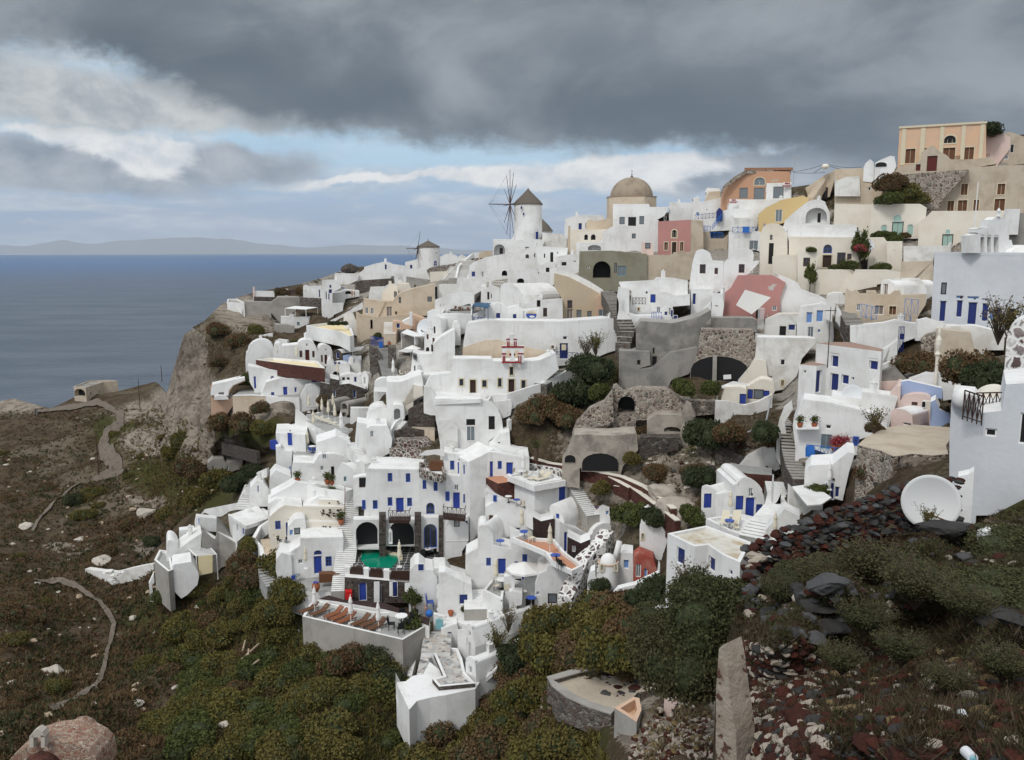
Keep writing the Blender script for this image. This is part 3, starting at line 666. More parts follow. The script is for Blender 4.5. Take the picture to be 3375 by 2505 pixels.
def wl(name,label,pts,mat='white',th=.3,cap=None,drop=1.5,cat='wall',group=None,Y=None,down=None,ops=()):
 """a free-standing wall: pts are (x, y_top, y_base)"""
 T,Bt=[],[]
 for q in pts:
  y=(Y or gd(*px(q[0],q[2]))) if len(q)<4 else q[3];T.append(W(*px(q[0],q[1]),y));Bt.append(W(*px(q[0],q[2]),y))
 n=len(T);off=[]
 for i in range(n):
  d=(T[min(i+1,n-1)]-T[max(i-1,0)]);d.z=0;d=d.normalized() if d.length>.01 else Vector((1,0,0));o=Vector((-d.y,d.x,0))
  if o.dot(T[i]-CAM)<0:o=-o
  off.append(o*th)
 c=T[n//2];rt=root(name,label,cat,Bt[n//2],group);w=MB();k=MB();dd=Vector((0,0,drop))
 for i in range(n-1):
  a,b=T[i],T[i+1];a2,b2=a+off[i],b+off[i+1];p,q=Bt[i]-dd,Bt[i+1]-dd
  w.add([a,b,q,p],[(0,1,2,3)]);w.add([a2,b2,q+off[i+1],p+off[i]],[(0,1,2,3)]);(k if cap else w).add([a,b,b2,a2],[(0,1,2,3)])
 for i in (0,n-1):w.add([T[i],T[i]+off[i],Bt[i]-dd+off[i],Bt[i]-dd],[(0,1,2,3)])
 w.build('wall_body',mat,rt)
 if cap:
  kk=MB()
  for i in range(n-1):
   e1,e2=off[i].normalized()*.05,off[i+1].normalized()*.05;u=Vector((0,0,.09));a,b=T[i]-e1,T[i+1]-e2;a2,b2=T[i]+off[i]+e1,T[i+1]+off[i+1]+e2
   kk.add([a,b,b2,a2,a+u,b+u,b2+u,a2+u],[(4,5,6,7),(0,1,5,4),(3,2,6,7),(0,3,7,4),(1,2,6,5),(0,1,2,3)])
  kk.build('coping',cap,rt)
 for o in ops:
  a,b=T[o[0]],T[o[0]+1];opening(o[1],*o[2:6],Pl(a,b-a),rt)
 return rt
def st(name,label,path,w,n,tread='white',riser='concrete',Ys=None,cat='stairs',drop=2.0):
 Q=[W(*px(*p),(Ys[i] if Ys else gd(*px(*p)))) for i,p in enumerate(path)]
 L=[0]
 for i in range(1,len(Q)):L.append(L[-1]+(Q[i]-Q[i-1]).length)
 def at(t):
  s=t*L[-1]
  for i in range(1,len(Q)):
   if s<=L[i]+1e-6:return Q[i-1].lerp(Q[i],(s-L[i-1])/max(1e-6,L[i]-L[i-1]))
  return Q[-1]
 rt=root(name,label,cat,Q[0]);a=MB();b=MB()
 for i in range(n):
  p,q=at(i/n),at((i+1)/n);d=q-p;d.z=0
  if d.length<.02:d=Vector((0,.1,0))
  e=d.normalized();s=Vector((-e.y,e.x,0))*w;z=max(p.z,q.z);o=Vector((p.x,p.y,z-drop))-s/2-e*.02
  a.box(o,s,d+e*.04,(0,0,drop-.05));b.box(Vector((p.x,p.y,z-.05))-s/2-e*.06,s,d+e*.08,(0,0,.06))
 a.build('risers',riser,rt);b.build('treads',tread,rt);return rt
# small things, made once at the origin and then copied
HID=[]
def proto(name,cat):
 o=bpy.data.objects.new(name,None);COL.objects.link(o);o['_b']=(0,0,0);o['category']=cat;HID.append(o);return o
def put(p,x,y,label,rz=0,z=None,Y=None,s=None,group=None,dz=0):
 q=onz(*px(x,y),z) if z is not None else W(*px(x,y),Y or gd(*px(x,y)))
 o=copy_tree(p,q+Vector((0,0,dz)),R(rz),s,label)
 if group:o['group']=group
 return o
def mk_umb_closed(mat):
 r=proto('closed_umbrella', 'umbrella');m=MB();m.tube((0,0,0),(0,0,2.75),.03);m.cbox((0,0,0),.45,.45,.08);m.build('pole', 'trim_white',r)
 m=MB();m.lathe((0,0,0),[(.0,.95),(.2,.98),(.24,1.25),(.15,1.9),(.19,2.05),(.10,2.45),(.0,2.62)],10)
 m.build('canopy',mat,r);return r
def mk_umb_open(mat,rad=1.6):
 r=proto('open_umbrella', 'umbrella');m=MB();m.tube((0,0,0),(0,0,2.6),.035);m.cbox((0,0,0),.5,.5,.08);m.build('pole', 'trim_white',r)
 m=MB();m.lathe((0,0,0),[(rad,1.95),(rad*.98,2.12),(rad*.5,2.4),(0,2.7)],8);m.build('canopy',mat,r);return r
def mk_lounger(mat,c2=None):
 r=proto('sun_lounger', 'sun lounger');m=MB()
 for y in (-.3,.26):m.box((-.95,y,.28),(1.9,0,0),(0,.05,0),(0,0,.06))
 m.build('frame',mat,r);m=MB()
 for i in range(13):m.box((-.95+i*.1,-.3,.34),(.08,0,0),(0,.61,0),(0,0,.025))
 m.build('seat',c2 or mat,r);m=MB();d=Vector((.62,0,.45))
 for i in range(7):m.box(Vector((.36,-.3,.35))+d*(i/7),d*.12,(0,.61,0),(-.015,0,.02))
 m.box((.36,-.3,.34),d,(0,.05,0),(0,0,-.04));m.box((.36,.26,.34),d,(0,.05,0),(0,0,-.04));m.build('backrest',c2 or mat,r)
 for x,y in ((-.85,-.3),(-.85,.25),(.8,-.3),(.8,.25)):
  m=MB();m.box((x,y,0),(.06,0,0),(0,.05,0),(0,0,.3));m.build('leg',mat,r)
 return r
def mk_chair(mat,seatm=None):
 r=proto('chair', 'chair');m=MB();m.cbox((0,0,.42),.46,.44,.05);m.build('seat',seatm or mat,r)
 m=MB();m.box((-.23,.2,.5),(.46,0,0),(0,.04,0),(0,.08,.45));m.build('backrest',seatm or mat,r)
 for x,y in ((-.2,-.2),(.2,-.2),(-.2,.2),(.2,.2)):
  m=MB();m.tube((x,y,0),(x,y,.44 if y<0 else .95),.022,n=5);m.build('leg',mat,r)
 return r
def mk_table(mat,legm,rd=.42,h=.72):
 r=proto('table', 'table');m=MB();m.lathe((0,0,h),[(0,0),(rd,0),(rd,.04),(0,.04)],18);m.build('tabletop',mat,r)
 m=MB();m.tube((0,0,0),(0,0,h),.035);m.lathe((0,0,0),[(0,0),(.22,0),(.2,.04),(0,.05)],10);m.build('leg',legm,r);return r
def leafcloud(mb,n,fn,sz,rs):
 c=fn(n);a=rs.normal(size=(n,3));a /=np.linalg.norm(a,axis=1)[:,None];b=rs.normal(size=(n,3));b -=a*(a*b).sum(1)[:,None];b /=np.linalg.norm(b,axis=1)[:,None]
 s=sz*(.6+.8*rs.rand(n))[:,None]
 V=np.stack([c-a*s,c+b*s*.55,c+a*s,c-b*s*.55],1).reshape(-1,3);k=len(mb.v)
 mb.v+=V.tolist();mb.f+=[(k+4*i,k+4*i+1,k+4*i+2,k+4*i+3) for i in range(n)]
def lump(rs,n,lobes,flat=.75):
 L=[(rs.uniform(-.55,.55),rs.uniform(-.55,.55),rs.uniform(.15,.55),rs.uniform(.35,.6)) for _ in range(lobes)]
 L.append((0,0,.3,.62))
 def f(n):
  i=rs.randint(len(L),size=n);q=np.array(L)[i];d=rs.normal(size=(n,3));d /=np.linalg.norm(d,axis=1)[:,None]
  r=q[:,3]*(.72+.32*rs.rand(n)**.6);p=q[:,:3]+d*r[:,None];p[:,2]=np.abs(p[:,2])*flat;return p
 return f,L
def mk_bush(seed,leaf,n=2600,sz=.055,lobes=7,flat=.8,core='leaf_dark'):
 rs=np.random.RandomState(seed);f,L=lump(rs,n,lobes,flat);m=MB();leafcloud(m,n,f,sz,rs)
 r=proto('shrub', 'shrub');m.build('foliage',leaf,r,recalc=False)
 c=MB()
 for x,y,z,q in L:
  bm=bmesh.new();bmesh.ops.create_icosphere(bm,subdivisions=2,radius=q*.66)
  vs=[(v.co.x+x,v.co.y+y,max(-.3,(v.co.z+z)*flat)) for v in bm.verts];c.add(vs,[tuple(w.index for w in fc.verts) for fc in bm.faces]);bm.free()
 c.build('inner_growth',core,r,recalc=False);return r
def mk_tree(seed,leaf,n=3000,sz=.05,h=1.0,spread=.5,gap=.3):
 rs=np.random.RandomState(seed);r=proto('tree', 'tree');t=MB();C=[]
 t.tube((0,0,-.3),(0,0,h*.45),.06,.04,8)
 for i in range(9):
  a=rs.uniform(0,6.28);z=h*rs.uniform(.2,.45);e=(spread*rs.uniform(.3,1)*math.cos(a),spread*rs.uniform(.3,1)*math.sin(a),h*rs.uniform(.55,1));t.tube((0,0,z),e,.03,.01,5);C.append((*e,rs.uniform(.16,.3)*h))
 t.build('trunk', 'bark',r)
 def f(n):
  q=np.array(C)[rs.randint(len(C),size=n)];d=rs.normal(size=(n,3));return q[:,:3]+d*q[:,3:]*.42
 m=MB();leafcloud(m,n,f,sz,rs);m.build('crown',leaf,r,recalc=False);return r
def mk_twig(seed,leaf,n=900,sz=.03,nb=38):
 rs=np.random.RandomState(seed);r=proto('shrub', 'shrub');t=MB();E=[]
 for i in range(nb):
  a=rs.uniform(0,6.28);l=rs.uniform(.5,1);s=rs.uniform(.1,.55);p=Vector((0,0,-.1));q=Vector((s*l*math.cos(a)*.5,s*l*math.sin(a)*.5,l*.5));e=Vector((s*l*math.cos(a+.3)*1.1,s*l*math.sin(a+.3)*1.1,l));t.tube(p,q,.012,.008,4);t.tube(q,e,.008,.003,4);E+=[(q,e)]
 t.build('branches', 'bark',r)
 def f(n):
  out=[]
  for i in range(n):
   q,e=E[rs.randint(len(E))];out.append(tuple(q.lerp(e,rs.rand())));
  return np.array(out)+rs.normal(size=(n,3))*.045
 m=MB();leafcloud(m,n,f,sz,rs);m.build('foliage',leaf,r,recalc=False);return r
def mk_pot(seed,plant=True,leaf='leaf_green'):
 r=proto('potted_plant' if plant else 'clay_pot', 'potted plant' if plant else 'pot');m=MB();m.lathe((0,0,0),[(0,0),(.16,0),(.26,.3),(.24,.42),(.2,.42),(.18,.36),(0,.36)],14);m.build('pot', 'terracotta',r,smooth=False)
 if plant:
  rs=np.random.RandomState(seed);m=MB();leafcloud(m,350,lambda n:rs.normal(size=(n,3))*.17+np.array((0,0,.72)),.07,rs);m.build('foliage',leaf,r,recalc=False)
 return r
def mk_jar():
 r=proto('clay_jar', 'jar');m=MB();m.lathe((0,0,0),[(0,0),(.2,0),(.42,.45),(.42,.75),(.27,1.0),(.3,1.08),(.24,1.08),(.2,.95)],18);m.build('body', 'terracotta',r,smooth=True)
 m=MB();m.lathe((0,0,.92),[(0,.1),(.285,.1),(.31,.17),(.22,.17)],18);m.build('rim', 'blue_frame',r);return r
def rockv(rs,sub=2,rough=.3,fl=.7):
 bm=bmesh.new();bmesh.ops.create_icosphere(bm,subdivisions=sub,radius=1)
 cuts=[(rs.normal(size=3),rs.uniform(.5,.88)) for _ in range(15)]
 vs=[]
 for v in bm.verts:
  p=np.array(v.co)
  for c,k in cuts:
   c=c/np.linalg.norm(c);d=p@c
   if d>k:p=p-c*(d-k)
  p=p*(1+rough*.25*rs.normal()*.25);vs.append((p[0],p[1],p[2]*fl))
 fs=[tuple(w.index for w in f.verts) for f in bm.faces];bm.free();return np.array(vs),fs
_rr=np.random.RandomState(11);ROCKS=[rockv(_rr,2) for _ in range(10)]
def addrock(mb,c,s,rs,sq=(1,1,1)):
 V,Fc=ROCKS[rs.randint(10)];a=rs.uniform(0,6.28);ca,sa=math.cos(a),math.sin(a)
 q=V*np.array(sq)*s;X=q[:,0]*ca-q[:,1]*sa;Yy=q[:,0]*sa+q[:,1]*ca
 n=len(mb.v);mb.v+=np.stack([X+c[0],Yy+c[1],q[:,2]+c[2]],1).tolist();mb.f+=[tuple(i+n for i in f) for f in Fc]
def railing(name,label,a,b,mat,h=.95,n=8,cross=True,Y=None,z=None,dY=0,cat='railing'):
 f=lambda p:onz(*px(*p),z) if z is not None else W(*px(*p),(Y or gd(*px(*p)))+dY)
 A,B=f(a),f(b);rt=root(name,label,cat,A);m=MB();u=Vector((0,0,h));e=(B-A)
 m.tube(A+u,B+u,.04,n=5);m.tube(A+u*.12,B+u*.12,.03,n=5);m.build('rail',mat,rt)
 p=MB()
 for i in range(n+1):
  q=A+e*i/n;p.tube(q,q+u,.035,n=5)
  if cross and i<n:p.tube(q+u*.12,q+e/n+u,.022,n=4);p.tube(q+u,q+e/n+u*.12,.022,n=4)
 p.build('posts',mat,rt);return rt
def pole(name,label,x,y0,y1,mat,r=.07,Y=None,cat='pole',arms=0):
 Y=Y or gd(*px(x,y1));a=W(*px(x,y1),Y);b=W(*px(x,y0),Y);b.x,b.y=a.x,a.y
 m=MB();m.tube(a-Vector((0,0,.5)),b,r,r*.7,8)
 if arms:m.tube(b+Vector((-.6,0,-.4)),b+Vector((.6,0,-.4)),.04)
 o=m.build(name,mat,None,a);return tag(o,label,cat)
def satdish(name,label,x,y,rad,Y,aim,mat='plastic_white',post=True):
 c=W(*px(x,y),Y);rt=root(name,label, 'satellite dish',c-Vector((0,0,rad)));a=Vector(aim).normalized();s=a.orthogonal().normalized();t=a.cross(s);m=MB();n=40;L=9
 vs=[];fs=[]
 for j in range(L):
  r=rad*j/(L-1);d=.22*rad*((j/(L-1))**2-1)
  for i in range(n):q=c+(s*math.cos(2*math.pi*i/n)+t*math.sin(2*math.pi*i/n))*r+a*d;vs.append(q)
 for j in range(L-1):
  for i in range(n):fs.append((j*n+i,j*n+(i+1) % n,(j+1)*n+(i+1) % n,(j+1)*n+i))
 m.add(vs,fs);o=m.build('reflector',mat,rt,smooth=True)
 md=o.modifiers.new('t', 'SOLIDIFY');md.thickness=.03*rad
 m=MB();m.tube(c-t*rad*.95*(1 if t.z>0 else -1),c+a*rad*.55-Vector((0,0,rad*.45)),.03*rad);m.tube(c+a*rad*.42-Vector((0,0,rad*.5)),c+a*rad*.62-Vector((0,0,rad*.4)),.07*rad);m.build('feed_arm', 'brown_wood',rt)
 if post:
  m=MB();m.tube(c-a*.25*rad,c-a*.3*rad-Vector((0,0,rad*1.3)),.05*rad);m.build('mount', 'metal_grey',rt)
 return rt
def person(label,x,y,Y,h,top,legs,rz=0,arm=0.3):
 """one skinned body with clothing"""
 c=W(*px(x,y),Y);rt=root('person',label, 'person',c);rt.rotation_euler=(0,0,R(rz));k=h/1.72
 J={'pel':(0,0,.95,.13), 'ch':(0,.01,1.25,.15), 'nk':(0,0,1.46,.06), 'hd':(0,-.02,1.60,.10), 'ht':(0,0,1.68,.075),
  'lk':(.1,-.02,.5,.06), 'lf':(.11,.02,.08,.045), 'lt':(.12,-.13,.04,.035), 'rk':(-.1,-.08,.5,.06), 'rf':(-.12,.1,.08,.045), 'rt':(-.12,-.05,.04,.035),
  'ls':(.2,0,1.4,.06), 'le':(.27,-.03,1.12,.042), 'lw':(.24,-.2*arm*3,.92,.03), 'rs':(-.2,0,1.4,.06), 're':(-.27,0,1.12,.042), 'rw':(-.24,-.18,.93,.03)}
 E=[('pel','ch'),('ch','nk'),('nk','hd'),('hd','ht'),('pel','lk'),('lk','lf'),('lf','lt'),('pel','rk'),('rk','rf'),('rf','rt'),('ch','ls'),('ls','le'),('le','lw'),('ch','rs'),('rs','re'),('re','rw')]
 for s,w in (('l',1),('r',-1)):
  for i in range(4):
   wx,wy,wz,_=J[s+'w'];J[f'{s}f{i}']=(wx+w*.005,wy-.03+i*.02,wz-.15+abs(i-1.5)*.012,.009);E.append((s+'w',f'{s}f{i}'))
  J[s+'th']=(wx-w*.02,wy-.06,wz-.08,.01);E.append((s+'w',s+'th'))
 names=list(J);me=bpy.data.meshes.new('body');me.from_pydata([tuple(q*k for q in J[n][:3]) for n in names],[(names.index(a),names.index(b)) for a,b in E],[])
 o=bpy.data.objects.new('body',me);COL.objects.link(o);o.parent=rt;me.materials.append(MATS['skin'])
 md=o.modifiers.new('skin', 'SKIN');sv=me.skin_vertices[0].data
 for i,n in enumerate(names):sv[i].radius=(J[n][3]*k,)*2;sv[i].use_root=n=='pel'
 o.modifiers.new('sub', 'SUBSURF').levels=1
 m=MB();m.lathe((0,0,0),[(.15*k,.86*k),(.17*k,1.1*k),(.2*k,1.36*k),(.09*k,1.46*k)],12);m.tube((.19*k,0,1.41*k),(.27*k,-.02,1.1*k),.075*k,.06*k);m.tube((-.19*k,0,1.41*k),(-.27*k,0,1.1*k),.075*k,.06*k);m.build('shirt',top,rt,smooth=True)
 m=MB();m.tube((.06*k,0,.97*k),(.11*k,.0,.1*k),.12*k,.075*k,9);m.tube((-.06*k,0,.97*k),(-.11*k,.04*k,.1*k),.12*k,.075*k,9);m.build('trousers',legs,rt,smooth=True)
 m=MB();m.lathe((0,.015*k,1.60*k),[(.112*k,-.04*k),(.118*k,.03*k),(.09*k,.1*k),(0,.13*k)],12);m.build('hair', 'hair',rt,smooth=True)
 return rt
UC=mk_umb_closed('canvas');UCW=mk_umb_closed('canvas_white');UO=mk_umb_open('canvas');UOW=mk_umb_open('canvas_white')
LB=mk_lounger('brown_wood');LO=mk_lounger('orange_wood');LW=mk_lounger('trim_white', 'canvas')
CHB=mk_chair('black');CHW=mk_chair('trim_white', 'canvas');CHN=mk_chair('dark_wood', 'canvas');CHBL=mk_chair('blue_frame');CHBR=mk_chair('brown_wood')
TW=mk_table('trim_white', 'black');TB=mk_table('blue_frame', 'metal_grey');TG=mk_table('glass_grey', 'metal_grey')
POT=mk_pot(1);POTR=mk_pot(2,True, 'leaf_pink');POTE=mk_pot(3,False);JAR=mk_jar()
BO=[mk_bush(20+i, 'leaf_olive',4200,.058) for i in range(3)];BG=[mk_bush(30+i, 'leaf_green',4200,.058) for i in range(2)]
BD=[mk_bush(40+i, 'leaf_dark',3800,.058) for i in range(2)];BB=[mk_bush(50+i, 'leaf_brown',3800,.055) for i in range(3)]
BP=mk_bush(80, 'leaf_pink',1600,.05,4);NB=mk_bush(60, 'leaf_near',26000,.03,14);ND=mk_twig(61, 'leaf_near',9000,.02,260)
TR=mk_tree(5, 'leaf_green',2600,.06);TWG=[mk_twig(70, 'leaf_olive'),mk_twig(71, 'leaf_dry',500)]
# windmills and the domed church
def mill(label,cx,y0,y1,hw,Y,yr,hub,RR,angs,axl,tilt,over=1.06,rlabel=None,ops=()):
 b=W(*px(cx,y1),Y);s=Y/(FS*F)*1.0;r=hw*s;h=(y1-y0)*s;hr=(y0-yr)*s
 rt=root('windmill',label, 'windmill',b);m=MB();m.lathe(b,[(r*1.05,-3),(r*1.04,0),(r,h),(0,h)],36);m.build('tower', 'white_aged' if r<3.45 and hub[0]<1000 else 'white',rt,smooth=False)
 m=MB();m.lathe(b,[(r*over,h-.25),(r*over,h),(r*.86,h+hr*.22),(r*.45,h+hr*.56),(r*.12,h+hr*.86),(0,h+hr)],30);m.lathe(b+Vector((0,0,h+hr*.8)),[(.12,0),(.04,.9),(0,1)],6);m.build('roof', 'thatch',rt)
 hp=W(*px(*hub),Y-r*.6);ax=Vector((-math.cos(tilt),-math.sin(tilt),0));a=MB();a.tube(b+Vector((0,0,hp.z-b.z)),hp+ax*axl,.16,.07,8);sw=a.build('axle', 'sail_pole',rt)
 up=Vector((0,0,1));sd=ax.cross(up).normalized()
 for t in angs:
  d=up*math.cos(R(t))+sd*math.sin(R(t));p=MB();p.tube(hp-d*.5,hp+d*RR,.10,.05,6);p.build('sail_spar', 'sail_pole',rt)
 g=MB()
 for t in angs:
  d=up*math.cos(R(t))+sd*math.sin(R(t));g.tube(hp+ax*axl*.96,hp+d*RR*.97,.012,n=3)
 g.build('rigging', 'sail_pole',rt)
 pl=Pl(b-Vector((0,r*1.01,0)),(1,0))
 for o in ops:opening(*o,pl,rt)
 return rt
fr(1200,550)
mill('tall white windmill with thatched cone roof and twelve bare spars on the ridge',1487,348,690,123,200,210,(1325,340),7.9,range(0,360,30),5.1,.21,ops=[('Z',1418,355,1438,385),('Z',1438,413,1457,443),('z',1468,590,1497,640),('z',1555,585,1585,660)])
mill('small white windmill with low grey roof and broken spars near the headland',585,728,925,100,262,672,(487,740),6.2,(-35,95,140,165,195,235,270),3.6,.35,ops=[('a',632,848,663,900),('n',648,770,662,790)])
def cone_roof():
 b=W(*px(1612,640),216);s=216/(FS*F);rt=root('windmill', 'thatched cone roof of a third mill peeking out behind the tall windmill', 'windmill',b)
 m=MB();m.lathe(b,[(98*s,-2),(95*s,58*s),(0,58*s)],28);m.build('tower', 'white',rt);m=MB();m.lathe(b,[(104*s,54*s),(60*s,110*s),(0,168*s)],28);m.build('roof', 'thatch',rt)
cone_roof()
fr(1900,550)
def dome_church():
 Y=190;s=Y/(FS*F);b=W(*px(492,600),Y+5.5);rt=root('domed_church', 'church with big tan dome on an octagonal cream drum at the ridge', 'church',b)
 m=MB();R0=232*s;H=(600-292)*s*1.03;m.lathe(b,[(R0,-3),(R0,H),(0,H)],8,R(22.5),R(382.5));m.build('drum', 'beige',rt)
 m=MB();m.lathe(b,[(R0*1.02,H),(R0*1.02,H+.18),(R0*.9,H+.18)],8,R(22.5),R(382.5));m.build('cornice', 'brown_roof',rt)
 m=MB();rr=194*s;m.lathe(b+Vector((0,0,H+.1)),[(rr*math.cos(t),rr*.92*math.sin(t)) for t in [math.pi/2*i/14 for i in range(15)]],40);m.build('dome', 'dome_tan',rt,smooth=True)
 m=MB();t=b+Vector((0,0,H+rr*.92));m.lathe(t,[(.35,0),(.3,.3),(.1,.45),(.16,.7),(.05,.9),(0,1.0)],10);m.tube(t+Vector((0,0,.9)),t+Vector((0,0,1.8)),.04);m.tube(t+Vector((-.22,0,1.45)),t+Vector((.22,0,1.45)),.035);m.build('finial', 'thatch',rt)
dome_church()
# ridge right of the mills (traced on the 1900,550 view)
H=hs
def cap(rt,*a):return rt
H('house', 'white house with blue door on the ridge between tall mill and dome',[(-110,560),(-100,480),(0,445),(250,448),(300,560)],7,ops=[('z',18,510,50,570),('n',80,508,90,560)],Y=200)
H('vaulted_house', 'beige barrel roofed house in front of the domed church drum',[(85,590),(88,520),*arc(88,520,150,500,22),(305,478),(330,590)],6, 'beige',Y=184)
H('bell_gate', 'cream wall with three openings and hanging bronze bells below beige vault',[(0,690),(0,600),(235,600),(235,690)],.6, 'cream',Y=178,cat='bell wall',ops=[('B',70,612,105,665),('B',130,612,175,665)])
H('house', 'white terraced house with white vaulted cap below the tan dome',[(330,560),(330,345),(660,345),(668,372),(840,372),(800,440),(600,545)],6,ops=[('S',390,455,437,520),('k',470,455,540,540),('S',572,447,612,520),('B',795,445,815,488)],Y=183)
H('vaulted_house', 'white flat vaulted house right of the church terrace against the sky',[(840,480),(838,400),(845,330),(1055,333),(1080,420),(1085,480)],8,Y=182)
H('terrace_wall', 'broad white wall with one small square window left of the pink house',[(238,752),(240,597),(340,540),(605,548),(640,500),(745,490),(740,760)],8,Y=172,cat='house',ops=[('S',503,605,537,650)])
H('house', 'white arch fronted house under the bell wall',[(0,760),(0,692),(238,690),(238,758)],5,Y=176,ops=[('y',105,708,222,757)])
H('pink_house', 'dusty pink house with cream corners and arched fanlight over the door',[(738,800),(740,495),(1038,480),(1032,772),(870,805)],7, 'pink',roof='white_aged',Y=161,ops=[('f',858,562,918,650),('p',792,678,835,760),('q',860,675,912,800),('p',935,675,975,770)])
H('house', 'tan plastered house side joined to the right of the pink house',[(1030,772),(1038,480),(1150,488),(1152,770)],7, 'sand',Y=160)
H('low_wall', 'peach garden gate post with grey lattice beside the pink house',[(588,760),(590,685),(690,690),(700,800),(640,800)],1, 'pale_pink',Y=158,cat='gate',ops=[('S',625,690,670,740)])
H('olive_house', 'derelict olive green plastered building with pointed arch and turquoise shutters',[(20,985),(28,765),(310,760),(640,790),(640,1050),(380,1140),(300,1120)],7, 'olive_plaster',Y=154,ops=[('c',150,855,310,1010),('t',372,898,450,990),('n',100,900,120,920),('S',345,870,365,960)])
H('tan_wall', 'long tan retaining wall under the pink house',[(635,1040),(640,800),(870,800),(880,775),(1100,770),(1090,1000),(1010,1030)],5, 'sand',Y=153,cat='wall')
H('tan_wall', 'tan wall under the blue railing right of the pink house',[(1140,735),(1150,590),(1210,590),(1220,650),(1330,650),(1380,610),(1378,735)],6, 'sand',Y=162,cat='wall')
H('orange_ruin', 'roofless orange plaster ruin with arched fanlight at the skyline',[(1310,305),(1320,200),(1380,140),(1420,95),(1480,75),(1530,40),(1940,40),(1945,155),(1720,160),(1718,300)],7, 'orange',roof='stone_rubble',Y=168,cat='ruin',ops=[('e',1610,90,1715,170),('v',1480,190,1553,285),('v',1612,190,1705,298)])
H('brick_coping', 'pink brick coping on top of the orange ruin',[(1525,28),(1525,8),(1965,5),(1965,25)],1, 'brown_brick',Y=167.6,drop=.1,cat='coping')
wl('rubble_coping', 'crumbling dark rubble along the top edge of the orange ruin',[(1315,235,262),(1345,165,190),(1400,120,150),(1440,85,115),(1540,30,52),(1700,28,50),(1850,30,60),(1945,32,62)], 'stone_rubble',.8,Y=167.4,drop=.2)
H('shop', 'white shop front with mini market sign board joined to the orange ruin',[(1718,300),(1725,158),(1880,155),(1950,160),(1950,300)],6,Y=166,ops=[('v',1788,180,1878,285)])
H('house', 'small white vaulted house left of the orange ruin on the skyline',[(1170,270),(1165,225),(1185,190),(1300,195),(1310,240),(1200,270)],5,Y=176,ops=[('n',1168,225,1180,262)])
H('house', 'beige low house with dark roof line at left of the orange ruin',[(1160,310),(1200,235),(1310,228),(1310,310)],5, 'beige',Y=173)
H('house', 'white stepped building with little blue window above the blue staircase',[(1060,440),(1055,300),(1090,275),(1130,330),(1310,290),(1380,320),(1380,440)],8,Y=172,ops=[('l',1088,412,1112,445),('n',1048,288,1062,315),('n',1178,380,1190,398)])
H('long_wall', 'long white parapet wall under the orange ruin',[(1380,400),(1385,330),(1470,305),(1720,305),(1950,290),(1940,330),(1700,390)],3,Y=164,cat='wall')
H('yellow_house', 'mustard yellow wall sloping up with tan pot niche',[(1650,540),(1650,430),(1720,370),(1860,300),(2060,260),(2110,290),(2100,330),(1880,510),(1800,530)],4, 'yellow',Y=158,ops=[('m',1808,388,1865,500)])
H('vaulted_house', 'small white vault with peeling roof behind the blue railing',[(1390,540),(1395,470),*arc(1395,470,1430,470,22),(1600,470),(1625,535)],5, 'white_aged',Y=160)
H('white_steps_house', 'white stepped wall house with blue handrail stair',[(1150,540),(1160,510),(1240,480),(1330,400),(1390,380),(1600,380),(1650,480),(1640,560),(1150,590)],6,Y=163)
H('house', 'white house with framed pink window below blue cross railings',[(1380,735),(1382,600),(1660,595),(1700,640),(1760,700),(1660,770),(1600,740)],6,Y=150,ops=[('m',1568,668,1648,755),('l',1605,778,1640,812)])
railing('railing', 'blue cross braced railing above the white house with framed window',(1415,598),(1648,598), 'blue_bright',n=5,Y=149.5)
railing('railing', 'blue cross railing at left end beside the pink house',(1155,582),(1218,585), 'blue_bright',n=2,Y=160)
railing('railing', 'blue cross railing lower landing right of the pink house',(1215,645),(1328,642), 'blue_bright',n=3,Y=158)
railing('railing', 'dark blue railing under the stepped white building',(1075,480),(1270,462), 'navy',n=6,Y=166)
railing('railing', 'sloping blue handrail of the stair down to the cross railings',(1235,570),(1315,470), 'blue_bright',n=5,Y=161,cross=True)
railing('railing', 'long blue handrail descending beside the cream vault',(1700,560),(1762,690), 'blue_bright',n=6,Y=146,cross=True)
H('kiosk', 'dark blue pointed kiosk at the top of the blue stair',[(1268,480),(1270,400),(1298,370),(1328,400),(1325,480)],1.5, 'navy',Y=161.5,drop=.2,cat='kiosk')
H('shutters', 'bright blue gate in the middle of the blue railing',[(1508,598),(1508,542),(1570,542),(1570,598)],.2, 'blue_bright',Y=149,drop=0,cat='gate')
H('arch_house', 'white house with large swooping arch and dark doorway',[(1880,530),(1890,500),(2000,400),(2110,320),(2203,300),(2260,330),(2300,420),(2300,560)],6,Y=152,ops=[('y',2085,372,2270,510),('k',2190,420,2215,505)])
fr(2600,380,2.7535)
H('barrel_vault', 'long white curved barrel roof crowning the big cream house',[(-18,1135),(-14,1090),(0,1005),(595,1003),(640,1040),(670,1118),(672,1135)],6,Y=134.2,drop=.1,cat='vault')
H('cream_vaulted_house', 'big cream house with white barrel roof and arched brown door',[(0,1280),(0,1110),(700,1120),(700,1280),(560,1400),(240,1400)],(1,0,1005), 'cream',roof='white',Y=134,ops=[('A',315,1172,390,1252),('q',300,1260,392,1390),('s',440,1245,510,1360),('s',530,1255,568,1308)])
H('cream_gable_house', 'cream round gable with narrow window at the left end of the white barrel roof',[(-265,1380),(-262,1100),*arc(-262,1100,-15,1110,115),(-10,1390)],8, 'cream',roof='white',Y=136,ops=[('S',-170,1085,-150,1130),('k',-180,1160,-145,1350)],yaw=-8)
H('cream_annex', 'cream block with red framed window in front of the cream vaulted house',[(75,1600),(78,1250),(275,1245),(245,1400),(240,1590)],3, 'cream',Y=129,ops=[('s',132,1292,190,1372)])
